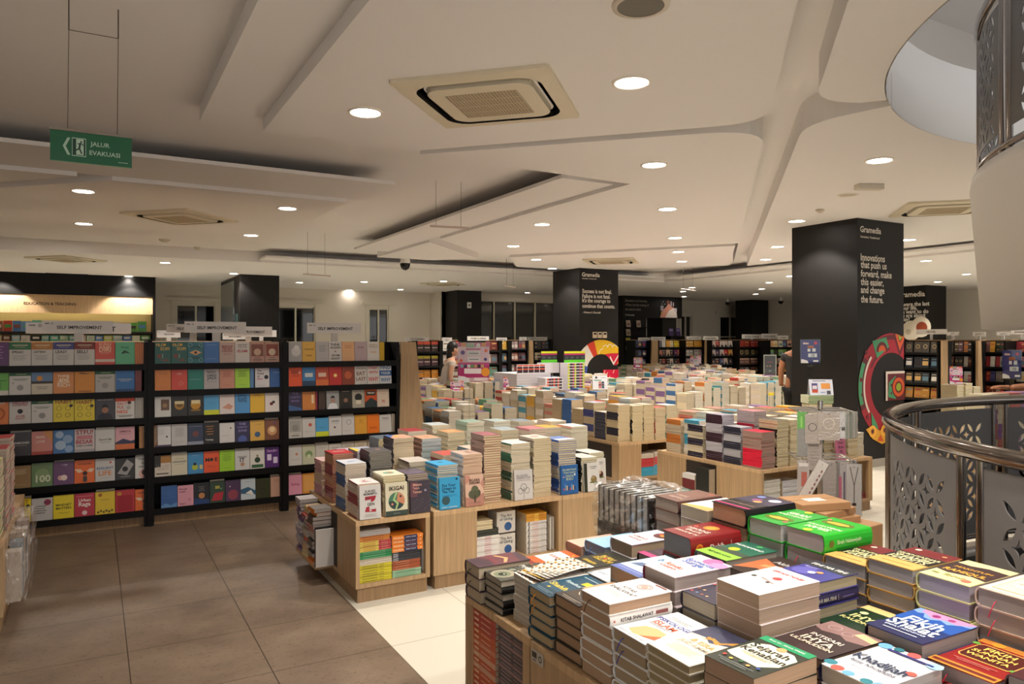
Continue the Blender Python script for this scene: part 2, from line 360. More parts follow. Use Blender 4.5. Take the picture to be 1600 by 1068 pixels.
# ------------------------------------------------------------------ ceiling fittings
def downlight(u, v, label, lit=True, r=.095):
    x, y, z = ceil_at(u, v)
    t = thing('ceiling_downlight', label, 'ceiling light', (x, y, z), 0, 'recessed ceiling downlights')
    a = MB(); a.lathe(0, 0, [(r + .022, 0), (r + .02, -.008), (r + .004, -.01), (r, -.004), (r - .004, .0)], mat('efe8dc', .4)); a.build('trim_ring', t)
    a = MB(); a.disc(0, 0, -.003, r, mat('fff4e6', .4, 0, 14, 'lamp') if lit else mat('cfc4b0', .3), 24, True); a.build('diffuser', t)
    if lit and v < 446:
        l = bpy.data.lights.new('downlight_lamp', 'SPOT'); l.energy = SPOT_W; l.color = LAMP_COL; l.spot_size = R(112); l.spot_blend = .3; l.shadow_soft_size = .07
        lo = bpy.data.objects.new('downlight_lamp', l); COL.objects.link(lo); lo.location = (x, min(y, 21.0 if x < 9.5 else 20.2), z - .03)
DL = [(571,175),(987,128),(1022,257),(1374,250),(1043,326),(130,298),(449,325),(392,367),(131,349),(97,386),(352,395),(258,410),(201,431),(847,350),(802,384),(717,409),(838,405),(863,419),(1055,371),(1060,393),(1065,408),(1066,423),(1245,345),(1215,385),(1196,405),(1420,374),(1447,407),(1510,428),(1465,440),(365,427),(330,447),(468,441),(569,440),(546,453),(626,452),(693,439),(824,457),(1081,449),(1067,455),(1069,463),(1202,441),(1190,451),(1181,459),(1235,431)]
bands = [(0, 200, 'closest to the viewer'), (200, 300, 'beyond the big air conditioner'), (300, 360, 'nearly above the self improvement shelves'), (360, 400, 'in the middle of the ceiling'), (400, 425, 'in the further ceiling'), (425, 445, 'near the back of the ceiling'), (445, 600, 'at the very back')]
for lo, hi, nm in bands:
    row = sorted(p for p in DL if lo <= p[1] < hi)
    for i, p in enumerate(row):
        w = ('only' if len(row) == 1 else FST[i])
        downlight(p[0], p[1], 'lit round ceiling downlight, %s from the left %s' % (w, nm))
for (x, y) in [(1.9, -.4), (3.4, -1.9), (2.3, 1.0), (1.7, 1.6), (8.9, 2.2), (9.8, 4.3), (14.5, 6), (14.5, 9.5), (17.5, 8), (14, 2.5)]:      # the same lamps outside the frame
    l = bpy.data.lights.new('downlight_lamp', 'SPOT'); l.energy = SPOT_W; l.color = LAMP_COL; l.spot_size = R(112); l.spot_blend = .3; l.shadow_soft_size = .07
    lo = bpy.data.objects.new('downlight_lamp', l); COL.objects.link(lo); lo.location = (x, y, 3.05)
downlight(1325, 304, 'unlit round downlight beside the smoke detector', False, .085)
x, y, z = ceil_at(1001, 6)
t = thing('ceiling_speaker', 'grey round ceiling speaker at the top of the picture', 'speaker', (x, y, z)); a = MB(); a.lathe(0, 0, [(.13, 0), (.128, -.012), (.105, -.014)], mat('d9cfbf', .5)); a.build('trim_ring', t)
a = MB(); a.disc(0, 0, -.012, .106, mat('77736a', .7), 28, True); a.build('grille', t)
for u, v, lb, r in [(308, 386, 'small round sensor on the ceiling above the left shelves', .05), (1281, 327, 'small round smoke sensor in front of the large dark column', .05), (257, 374, 'flat round speaker cover left of the sensor', .08)]:
    x, y, z = ceil_at(u, v); a = MB(); a.lathe(0, 0, [(r, 0), (r, -.015), (r * .6, -.03), (r * .5, -.04), (.001, -.042)], mat('cfc6b4', .5)); tag(a.build('smoke_detector', None, loc=(x, y, z)), lb, 'smoke detector')
x, y, z = ceil_at(1358, 288); a = MB(); a.rbox(-.13, -.045, -.05, .13, .045, 0, mat('d8d0c0', .5)); tag(a.build('emergency_light', None, loc=(x, y, z), rot=(0, 0, R(-25))), 'small rectangular box fixed to the ceiling left of the column', 'emergency light')
def rrect(hw, r, n=6):
    o = []
    for cx, cy, a0 in ((hw - r, hw - r, 0), (-hw + r, hw - r, 90), (-hw + r, -hw + r, 180), (hw - r, -hw + r, 270)):
        o += [(cx + r * cos(R(a0 + 90 * i / n)), cy + r * sin(R(a0 + 90 * i / n))) for i in range(n + 1)]
    return o
def cassette(x, y, z, rz, label):
    t = thing('air_conditioner', label, 'air conditioner', (x, y, z), rz, 'ceiling cassette air conditioners')
    IV = mat('ddd3ba', .4)
    def ring(a, po, pi_, zo, zi, m):
        n = len(po); a.add([(p[0], p[1], zo) for p in po] + [(p[0], p[1], zi) for p in pi_], [(i, n + i, n + (i + 1) % n, (i + 1) % n) for i in range(n)], m)
    a = MB(); o = rrect(.475, .02); i1 = rrect(.385, .14)
    ring(a, o, o, 0, -.022, IV); ring(a, o, i1, -.022, -.03, IV); a.build('frame', t)
    a = MB(); i2 = rrect(.345, .11); ring(a, i1, rrect(.38, .14), -.03, .0, BLKS); ring(a, rrect(.38, .14), i2, .0, .0, BLKS); a.build('air_slot', t)
    a = MB(); i3 = rrect(.33, .1); i4 = rrect(.325, .1); i5 = rrect(.225, .01); ring(a, i3, i4, .0, -.036, IV); ring(a, i4, i5, -.036, -.04, IV); a.build('inner_panel', t)
    a = MB(); G = mat('a0917a', .7); GL = mat('c6b898', .6); a.box(-.225, -.225, -.039, .225, .225, -.036, G)
    for k in range(22): yy = -.22 + k * .02; a.box(-.222, yy, -.0415, .222, yy + .006, -.039, GL)
    for k in (-1, 0, 1): a.box(k * .1125 - .005, -.222, -.043, k * .1125 + .005, .222, -.039, GL)
    a.build('grille', t)
cassette(2.15, 4.05, 3.10, R(45), 'large square cassette air conditioner nearest the viewer')
for u, v, lb in [(283, 338, 'square cassette air conditioner above the left bookcases'), (104, 404, 'cassette air conditioner at the far left of the ceiling'), (955, 407, 'cassette air conditioner above the toucan mural column'), (1475, 324, 'cassette air conditioner right of the large dark column'), (692, 443, 'cassette air conditioner in front of the back wall')]:
    x, y, z = ceil_at(u, v); cassette(x, y, z, R(45), lb)
# exit sign
t = thing('exit_sign', 'green hanging evacuation sign with white arrow and lettering', 'exit sign', (-.01, 4.33, 3.26), 0)
a = MB(); x0, x1 = -.18, .182; a.box(x0, -.006, -.765, x1, .006, -.61, mat('0a5f3c', .35)); a.box(x0 + .004, -.004, -.767, x1 - .004, .004, -.765, mat('9dbf9a', .4))
a.T = Matrix.Translation((x0, -.0062, -.765)) @ Matrix.Rotation(pi / 2, 4, 'X'); GW = 'a9c9b4'
a.art([('p', [(.15, .5), (.205, .78), (.24, .78), (.185, .5), (.24, .22), (.205, .22)], GW), ('r', .26, .2, .43, .8, GW), ('r', .267, .23, .423, .77, '0a3d2a'), ('r', .31, .25, .4, .76, 'b9d4c0'),
  ('c', .37, .68, .012, '0a3d2a'), ('p', [(.345, .62), (.37, .63), (.36, .45), (.385, .3), (.37, .28), (.345, .42), (.3, .36), (.295, .4), (.335, .46)], '0a3d2a'),
  ('p', [(.32, .58), (.36, .62), (.395, .55), (.4, .58), (.37, .65), (.33, .62)], '0a3d2a'), ('t', 'JALUR', .6, .63, .24, GW), ('t', 'EVAKUASI', .66, .36, .38, GW), ('r', .83, .12, .95, .14, GW)], .362, .155, 0)
a.build('sign_panel', t)
a = MB(); a.box(x0 - .004, -.01, -.612, x1 + .004, .01, -.6, mat('8a8074', .4, .6)); a.build('top_rail', t)
for k, sx in enumerate((-.105, .115)):
    a = MB(); hx = (-.1, .12)[k]; a.tube([(sx, 0, -.6), (hx, 0, -.1)], .0016, mat('4a4038', .5), 5); a.tube([(hx, 0, -.1), (hx, 0, .05)], .003, mat('4a4038', .5), 6); a.build('hanging_wire', t)
a = MB(); a.tube([(-.1, 0, -.1), (.12, 0, -.1)], .002, mat('4a4038', .5), 5); a.build('cross_wire', t)
def hanger(u0, u1, v, z, lb):
    p = P(u0, v, z); q = P(u1, v + 3, z); t = thing('hanging_rail', lb, 'hanging rail', (p[0], p[1], z)); q = (q[0] - p[0], q[1] - p[1])
    a = MB(); a.tube([(0, 0, 0), (q[0], q[1], 0)], .012, mat('cdbdb4', .5)); a.build('rail', t)
    for f in (.15, .8): a = MB(); a.tube([(q[0] * f, q[1] * f, 0), (q[0] * f, q[1] * f, CZ - z - .05)], .002, mat('5b5048', .5), 5); a.build('hanging_wire', t)
hanger(672, 732, 353, 2.78, 'empty thin rail hanging from wires in the middle of the ceiling')
hanger(474, 516, 428, 2.6, 'empty thin rail hanging above the left bookcases further back')
hanger(789, 805, 446, 2.7, 'empty thin rail hanging before the tall back windows')
hanger(1064, 1087, 451, 2.7, 'empty thin rail hanging near the back right windows')
x, y, z = ceil_at(633, 412); t = thing('security_camera', 'black and white dome security camera hanging from the ceiling', 'camera', (x, y, z))
a = MB(); a.lathe(0, 0, [(.03, 0), (.035, -.04), (.1, -.13), (.105, -.2)], WHITE); a.build('housing', t)
a = MB(); a.lathe(0, 0, [(.1, -.2), (.1, -.24), (.075, -.3), (.03, -.335), (.001, -.34)], mat('060606', .08)); a.build('dome', t)
for u, v, lb in [(1137, 471, 'small dark security camera left of the back column'), (1220, 469, 'small dark security camera right of the back column')]:
    x, y = P(u, v, 3.0); a = MB(); a.cyl(0, 0, 0, .12, .05, WHITE, 12); a.lathe(0, 0, [(.09, 0), (.08, -.07), (.04, -.11), (.001, -.12)], mat('101010', .2), 14); tag(a.build('security_camera', None, loc=(x, y, 2.98)), lb, 'camera')
# ------------------------------------------------------------------ dark columns with lettering
PRT = 'd9d2c6'
def face_y(b, x, y, z): b.T = Matrix.Translation((x, y, z)) @ Matrix.Rotation(pi / 2, 4, 'X')            # print facing -Y, origin bottom left
def face_x(b, x, y, z): b.T = Matrix.Translation((x, y, z)) @ Matrix.Rotation(-pi / 2, 4, 'Z') @ Matrix.Rotation(pi / 2, 4, 'X')   # print facing -X
def column(n, x0, y0, x1, y1, arts=(), z1=3.1, base=True):
    b = MB(); b.box(x0, y0, 0, x1, y1, z1, BLK)
    if base: b.box(x0 - .012, y0 - .012, 0, x1 + .012, y1 + .012, .1, mat('9a9286', .4))
    o = struct('column_%d' % n, b); return o
def words_(lines, x, y, lh, cw, col=PRT, H=1):
    "left-aligned lines; cw = width of one character as a fraction"
    o = []
    for i, s in enumerate(lines):
        w = cw * text_geo(s)[2]; o.append(('t', s, x + w / 2, y - i * lh, w, col, H))
    return o
c1 = column(1, 8.19, 5.79, 9.13, 6.77)
def wall_print(name, label, cat, els, w, h, put, at_):
    b = MB(); put(b, *at_); b.art(els, w, h, .002); return tag(b.build(name), label, cat)
wall_print('column_lettering', 'white shop name and quotation lettering on the large right column', 'lettering',
  words_(['Gramedia'], .05, .957, .05, .112) + words_(['Innovation. Transformed'], .06, .927, .05, .04) + words_(['Innovations', 'that push us', 'forward, make', 'this easier,', 'and change', 'the future.'], .06, .845, .0335, .112, PRT, 1.15), .94, 3.1, face_y, (8.19, 5.788, 0))
RD, DR, OR, GN, YL, LG = '9c1226', '5e0d1c', 'c8501f', '3f8f62', 'd99c2b', '8fa32c'
def ringseg(cx, cy, r0, r1, a0, a1, asp, n=14):
    "ring sector polygon; radii are fractions of the width, asp = width/height of the face"
    A = [R(a0 + (a1 - a0) * i / n) for i in range(n + 1)]
    return [(cx + r1 * cos(a), cy + r1 * asp * sin(a)) for a in A] + [(cx + r0 * cos(a), cy + r0 * asp * sin(a)) for a in A[::-1]]
asp = .94 / 3.1
cy0 = .325; cxm = .72
rs_ = lambda r0, r1, a0, a1, n=20: ringseg(cxm, cy0, r0, r1, a0, a1, asp, n)
els = [('p', rs_(.45, .715, 38, 262, 48), RD)]
els += [('p', rs_(.63, .69, 50, 120), DR), ('p', rs_(.49, .53, 95, 150), DR), ('p', [(.75, cy0 + .215), (.9, cy0 + .12), (1, cy0 + .165), (1, cy0 + .2), (.88, cy0 + .165), (.82, cy0 + .215)], DR),
  ('p', [(.8, cy0 + .214), (.9, cy0 + .145), (1, cy0 + .19), (1, cy0 + .21), (.9, cy0 + .175), (.85, cy0 + .213)], OR), ('p', [(.86, cy0 + .212), (.9, cy0 + .185), (1, cy0 + .212), (.94, cy0 + .2)], LG),
  ('p', [(.3, cy0 + .185), (.6, cy0 + .2), (.66, cy0 + .16), (.55, cy0 + .14), (.4, cy0 + .115)], GN), ('p', ringseg(.51, cy0 + .145, .04, .12, -10, 190, asp), DR), ('p', ringseg(.51, cy0 + .145, .01, .075, -10, 190, asp), OR),
  ('c', .17, cy0 + .14, .03, DR), ('c', .24, cy0 + .12, .02, DR), 
  ('p', rs_(.575, .61, 138, 215), 'd8cbbd'), ('p', rs_(.615, .715, 146, 206), DR), ('p', rs_(.64, .715, 152, 200), GN), ('c', .06, cy0 + .03, .03, DR), ('c', .09, cy0 - .03, .025, DR),
  ('p', [(.27, cy0 - .1), (.4, cy0 - .155), (.42, cy0 - .17), (.3, cy0 - .19)], GN), ('c', .2, cy0 - .12, .025, DR),
  ('p', [(.16, cy0 - .17), (.3, cy0 - .155), (.45, cy0 - .18), (.6, cy0 - .16), (.7, cy0 - .175), (.66, cy0 - .225), (.5, cy0 - .235), (.3, cy0 - .21)], YL)]
for sx in (.3, .56): els += [('o', sx, cy0 - .18, .08, 'f0b040', .03), ('c', sx, cy0 - .18, .03, DR)]
els += [('p', [(.4, cy0 - .22), (.47, cy0 - .195), (.54, cy0 - .225)], OR)]
els += [('r', .58, cy0 - .06, 1, cy0 + .06, 'd8cbbd'), ('r', .62, cy0 - .06, 1, cy0 + .05, DR), ('p', [(.63, cy0 - .045), (.65, cy0 + .015), (.8, cy0 + .042), (.8, cy0 - .055)], GN), ('c', .7, cy0 + .003, .018, DR), ('c', .7, cy0 - .03, .018, DR)]
els += [('p', ringseg(.86, cy0 - .006, 0.001, .15, 0, 359, asp, 24), DR), ('p', ringseg(.86, cy0 - .006, 0.001, .13, 0, 359, asp, 24), OR), ('p', ringseg(.86, cy0 - .006, 0.001, .08, 0, 359, asp, 20), DR), ('p', ringseg(.86, cy0 - .006, 0.001, .055, 0, 359, asp, 20), LG)]
wall_print('column_mural', 'large patterned letter G in red, green and orange on the right column', 'mural', els, .94, 3.1, face_y, (8.19, 5.788, 0))
c2 = column(2, 8.85, 12.72, 9.87, 13.74)
wall_print('column_lettering', 'white shop name and four-line quotation on the middle column', 'lettering',
  words_(['Gramedia'], .06, .957, .05, .115) + words_(['Innovation. Transformed'], .07, .93, .05, .036) + words_(['Success is not final.', 'Failure is not fatal.', "It's the courage to", 'continue that counts.'], .07, .845, .0335, .098, PRT, 1.15) + words_(['- Winston S. Churchill'], .08, .70, .05, .05), 1.02, 3.1, face_y, (8.85, 12.718, 0))
asp = 1.02 / 3.1; cy0 = .287; cxm = .56
rs_ = lambda r0, r1, a0, a1, n=20: ringseg(cxm, cy0, r0, r1, a0, a1, asp, n)
els = [('p', rs_(.39, .69, 118, 170), 'd9d3c8'), ('p', rs_(.37, .69, 160, 250), '3b4f9a'), ('p', rs_(.39, .69, 103, 122), 'cf3a1c'),
  ('p', rs_(.39, .69, 42, 106), 'e2b40f'), ('p', [(.9, cy0 + .19), (1, cy0 + .17), (1, cy0 + .06), (.93, cy0 + .05), (.82, cy0 + .075), (.7, cy0 + .125)], 'e2b40f'),
  ('p', [(.64, cy0 + .127), (.8, cy0 + .133), (1, cy0 + .133), (1, cy0 + .075), (.96, cy0 + .052), (.9, cy0 + .048), (.8, cy0 + .085), (.7, cy0 + .115)], 'c4123a'), ('p', [(.77, cy0 + .105), (.87, cy0 + .05), (1, cy0 + .11), (1, cy0 + .125), (.87, cy0 + .068), (.79, cy0 + .115)], 'e9e3da')]
els += [('p', ringseg(a, cy0 + c, .055, .07, 10, 170, asp, 8), 'ece5cf') for a, c in ((.66, .17), (.78, .175), (.9, .17))] + [('p', ringseg(.6, cy0 + .13, .1, .115, 90, 180, asp, 8), 'ece5cf')]
els += [('p', [(.01, cy0 + .04 - k * .035), (.14, cy0 + .01 - k * .035), (.14, cy0 + .003 - k * .035), (.01, cy0 + .033 - k * .035)], '14110f') for k in range(3)]
els += [('r', .6, cy0 - .065, 1, cy0 + .02, 'cf0f3c')] + [('p', [(a, c), (a + .03, c + .022), (a + .045, c + .022), (a + .015, c)], 'f0e3c8') for a, c in ((.68, cy0 - .02), (.85, cy0 - .005), (.74, cy0 - .045), (.61, cy0 - .005), (.62, cy0 - .06))]
wall_print('column_mural', 'colourful toucan-beak shaped arch painted on the middle column', 'mural', els, 1.02, 3.1, face_y, (8.85, 12.718, 0))
for k in range(3):
    a = MB(); a.rbox(0, -.03, 0, .11, 0, .13, mat('cbb79c', .5), .006); a.box(.02, -.034, .07, .09, -.03, .11, mat('2a2b25', .2)); tag(a.build('thermostat', None, loc=(9.18 + k * .13, 12.72, 1.63)), 'beige wall control box, %s from the left above the toucan mural' % FST[k], 'control panel', 'wall controls on the middle column')
column(3, 9.6, 20.3, 10.44, 21.15); column(4, 2.92, 17.8, 3.80, 20.7)
a = MB(); a.rbox(-.07, -.02, -.09, .07, 0, .09, WHITE); a.box(-.02, -.024, -.03, .02, -.02, .03, BLKS); tag(a.build('wall_speaker', None, loc=(XatY(733, 20.3), 20.3, 2.65)), 'small white box on the dark column before the tall windows', 'speaker')
a = MB(); a.box(2.9, 18.6, 1.0, 2.918, 20.6, 3.0, mat('8e9594', .25, .6)); a.box(2.895, 18.1, .9, 2.918, 18.55, 2.2, mat('39504e', .1)); tag(a.build('glass_cabinet_side'), 'grey glossy side panel on the dark core behind the shelves', 'panel')
column(5, 21.6, 19.7, 22.5, 20.5); column(6, 19.95, 12.0, 20.9, 13.2)
wall_print('column_lettering', 'white shop name and quotation on the far right column', 'lettering', words_(['Gramedia'], .3, .925, .05, .17) + words_(['ay were the last', 'f your life,', 'you want to do', 'you are about', 'today?'], .3, .83, .034, .12, PRT, 1.1), 1.2, 3.1, face_x, (19.948, 13.2, 0))
a = MB(); face_x(a, 19.946, 12.75, 1.45); a.art([('c', .4, .5, .35, 'd8cdb8'), ('c', .75, .62, .36, 'd8cdb8'), ('c', .78, .6, .2, '8a3c22'), ('c', .3, .45, .1, 'b8ab95')], .8, .8, 0); tag(a.build('column_mural'), 'pale cloud shape with brown centre on the far right column', 'mural')
# poster kiosk block
b = MB(); kx0, kx1, ky = 15.7, 18.35, 19.95
b.box(kx0, ky, 0, kx0 + 1.0, ky + 1.2, 3.1, BLK); b.box(kx0 + 1.0, ky, 2.35, kx1, ky + .25, 3.1, BLK); b.box(kx0 + 1.25, ky + .3, 0, kx0 + 2.0, ky + .5, 2.35, BLKS); b.box(kx0 + 2.0, ky + .3, 0, kx1, ky + .5, 2.4, mat('34322f', .4)); b.box(kx0 + 1.0, ky + .2, 0, kx0 + 1.2, ky + .4, 2.35, mat('b8b4a6', .5))
struct('wall_kiosk', b)
wall_print('kiosk_lettering', 'faint quotation lettering on the black wall panel at the back', 'lettering', words_(['Education is not learning', 'of facts, but the training of', 'the mind to think.'], .03, .76, .19, .036, '9a9082', 1.2) + words_(['G Gramedia'], .03, .12, .1, .03, 'cfc8bc'), 2.65, .75, face_y, (kx0, ky - .002, 2.35))
wall_print('kiosk_mural', 'pale pink painted figure with open books on black panel', 'mural', [('p', [(.0, 0), (1, 0), (.85, .5), (.6, .6), (.5, .85), (.4, .6), (.12, .35)], 'e7a08a'), ('p', [(.3, 0), (1, 0), (.93, .45), (.75, .5), (.5, .35)], 'f3e6dc'), ('c', .47, .8, .09, '8a4c38'), ('r', .03, .35, .2, .62, 'b9aab4'), ('r', .6, .6, .68, .85, 'c5b4bb'), ('r', .74, .6, .8, .8, 'c5b4bb'), ('r', .82, .3, .97, .5, 'd8ccd2'), ('c', .1, .25, .05, 'd8b03c'), ('r', .15, .8, .2, .85, 'c8bcc0'), ('r', .1, .68, .14, .73, 'c8bcc0'), ('r', .25, .68, .3, .72, 'c8bcc0')], .8, .68, face_y, (kx0 + 1.62, ky - .002, 2.37))
# education and teaching wall unit
EX = XatY(243, 19.7); b = MB()
b.box(-4.9, 19.7, 2.62, EX, 20.4, 3.1, BLKS); b.box(XatY(71, 19.6), 19.6, 2.66, XatY(138, 19.6), 19.7, 3.1, BLKS); b.box(EX - .06, 19.7, 0, EX, 20.4, 2.62, BLKS); b.box(-4.9, 20.35, 0, EX, 20.4, 2.62, mat('cbb98f', .6))
un = tag(b.build('wall_bookcase'), 'tall black wall unit with a lit wooden header at the back left', 'bookcase')
b = MB(); b.box(-4.9, 19.72, 2.2, EX - .06, 19.76, 2.62, WOODL); b.build('header_panel', un)
b = MB(); face_y(b, XatY(37, 19.7), 19.718, 2.36); b.art([('t', 'EDUCATION & TEACHING', .5, .5, 1, '2c1e16')], XatY(119, 19.7) - XatY(37, 19.7), .1, 0); b.build('header_lettering', un)
for k in range(7): b = MB(); zz = 1.78 - k * .29; b.box(-4.9, 19.75, zz - .03, EX - .06, 20.35, zz, BLKS); b.build('shelf', un)
b = MB(); b.box(-2.6, 20.0, 2.585, EX - .1, 20.03, 2.6, mat('fff0b8', .4, 0, 9, 'lamp')); tag(b.build('shelf_light'), 'warm strip light behind the header of the education shelves', 'light')
for k, x in enumerate((XatY(0, 19.3), XatY(205, 19.3))):
    l = bpy.data.lights.new('shelf_spot', 'SPOT'); l.energy = 60; l.color = LAMP_COL; l.spot_size = R(100); l.spot_blend = .2; l.shadow_soft_size = .04
    lo = bpy.data.objects.new('shelf_spot', l); COL.objects.link(lo); lo.location = (x, 19.45, 3.05)

# ------------------------------------------------------------------ books
PG = ['d9ccb2', 'cfc2a8', 'e0d6c2', 'c9bba2']
BM = {}
def book_mesh(w, h, t, cover, page='d6c9ae', art=None, spine=None, sart=None, kind='p', back=None):
    """flat book, spine along -x, centred on its bottom face. kind p = paperback in one mesh; h = hardcover boards only (page block separate)"""
    key = (round(w, 3), round(h, 3), round(t, 4), cover, page, repr(art), spine, repr(sart), kind)
    if key in BM: return BM[key]
    b = MB(); C = mat(cover, .35, kind='cover'); S = mat(spine or cover, .35, kind='cover'); G = mat(page, .75, kind='pages'); X, Y = w / 2, h / 2
    if kind == 'p':
        c = min(.0012, t * .12)
        b.box(-X + .0005, -Y + .0008, c, X - .0008, Y - .0008, t - c, G); b.box(-X, -Y, 0, X, Y, c, C); b.box(-X, -Y, t - c, X, Y, t, C); b.box(-X - .0003, -Y, 0, -X + .001, Y, t, S)
    else:
        c = .0026
        b.box(-X + .006, -Y, 0, X, Y, c, C); b.box(-X + .006, -Y, t - c, X, Y, t, C)
        n = 6; rr = t / 2; pr = [(-X + .006 - .010 * sin(pi * i / n), rr - rr * cos(pi * i / n)) for i in range(n + 1)]
        pi_ = [(x + c, rr + (z - rr) * .82) for x, z in pr]
        v = [(x, y, z) for y in (-Y, Y) for x, z in pr] + [(x, y, z) for y in (-Y, Y) for x, z in pi_]; m = n + 1
        f = [(i, i + m, i + 1 + m, i + 1) for i in range(n)] + [(2 * m + i, 2 * m + i + 1, 3 * m + i + 1, 3 * m + i) for i in range(n)]
        f += [(i, i + 1, 2 * m + i + 1, 2 * m + i) for i in range(n)] + [(m + i + 1, m + i, 3 * m + i, 3 * m + i + 1) for i in range(n)]
        b.add(v, f, S)
    if art: b.art(art, w, h, t, -X, -Y, .00025)
    if sart:       # print on the spine: reads along +y
        b.T = Matrix.Translation((-X - (.0045 if kind == 'h' else .0008), Y, 0)) @ Matrix(((0, 0, -1, 0), (-1, 0, 0, 0), (0, 1, 0, 0), (0, 0, 0, 1))); b.art(sart, h, t, 0); b.T = None
    BM[key] = b.mesh('book'); return BM[key]
def block_mesh(w, h, t, page):
    key = ('blk', w, h, round(t, 4), page)
    if key not in BM:
        b = MB(); G = mat(page, .75, kind='pages'); X, Y = w / 2, h / 2; n = 5
        pts = [(-X + .004, -Y + .004)] + [(X - .005 - .0 * i, 0) for i in ()] + [(X - .004, -Y + .004), (X - .004, Y - .004), (-X + .004, Y - .004)]
        b.prism(pts, .0026, t - .0026, G); BM[key] = b.mesh('page_block')
    return BM[key]
# ---- cover designs: (cover colour, [print elements])
def cov(bg, *els): return (bg, list(els))
def bars(x, y, w, n, c, dy=.035, hh=.009): return [('r', x - w / 2 * (1 - .25 * (k % 2)), y - k * dy, x + w / 2 * (1 - .25 * (k % 2)), y - k * dy + hh, c) for k in range(n)]
def title(bg, lines, tc, y=.68, w=.74, dy=.13, extra=(), sub=2, sc=None):
    e = list(extra)
    for i, s in enumerate(lines):
        ww = min(w, .13 * len(s) + .08); e.append(('t', s, .5, y - i * dy, ww, tc))
    if sub: e += bars(.5, y - len(lines) * dy - .02, .6, sub, sc or tc)
    return (bg, e)
def speak(t, top): return ('c9c4bd', [('r', 0, .68, 1, 1, top), ('r', .15, .85, .85, .88, 'd8cfa8'), ('r', .25, .78, .75, .79, 'd8cfa8'), ('t', t, .38, .58, .55, '2b2b2b')] + bars(.45, .42, .65, 4, '6d6a66', .06, .014))
def wgreen(bg='cfccc6'): return (bg, [('r', 0, .8, 1, 1, '275f3c'), ('r', .3, .86, .8, .88, 'c8c48a')] + bars(.5, .66, .75, 2, '2f5f40', .05, .02) + [('c', .5, .3, .16, '9c9a96', .6), ('o', .17, .5, .05, '333333', .015)])
HABIT = ('e6cf1e', [('t', 'HABIT', .5, .86, .8, 'a8521c')] + [('o', x, y, .13, '5c4a14', .018) for x, y in ((.27, .58), (.7, .58), (.27, .28), (.7, .28))] + [('c', .86, .68, .085, '2a2412')])
AWK = ('e2671c', [('t', 'AWAKENED', .5, .83, .7, '4a1c10'), ('p', [(0, .62), (.3, .62), (.42, .5), (.2, .45)], 'e8c9a8'), ('p', [(1, .6), (.75, .62), (.6, .5), (.85, .45)], 'e8c9a8'), ('r', .42, .05, .62, .3, '3c3a34'), ('c', .52, .42, .12, '3a2418')])
FILO = ('1f5d55', [('t', 'FILO', .33, .86, .5, 'd9b25a'), ('t', 'SOFI', .62, .68, .56, 'd9b25a'), ('c', .62, .87, .075, 'e0a92e'), ('p', [(.1, .4), (.4, .45), (.35, .2), (.9, .1), (.7, .25), (.5, .12), (.15, .3)], '7d4a42'), ('r', .47, .25, .5, .45, 'cfc9b4')])
def plain(bg, c, n=4): return (bg, bars(.5, .8, .6, n, c, .06, .018) + bars(.5, .15, .5, 1, c))
def photo(bg, c1, c2): return (bg, [('r', .08, .3, .92, .88, c1), ('c', .5, .5, .25, c2), ('r', .2, .1, .8, .14, '555555'), ('r', .3, .2, .7, .23, c1)])
def face(bg, sk, sh, t=''): return (bg, [('p', [(.1, 0), (.9, 0), (.8, .25), (.5, .32), (.2, .25)], sh), ('c', .5, .42, .17, sk, 1.2), ('p', [(.33, .5), (.36, .64), (.5, .69), (.64, .64), (.67, .5), (.6, .56), (.4, .56)], '1d1512')] + ([('t', t, .5, .88, .8, 'd5cfc4')] if t else bars(.5, .86, .6, 1, 'b9ab90', .05, .03)))
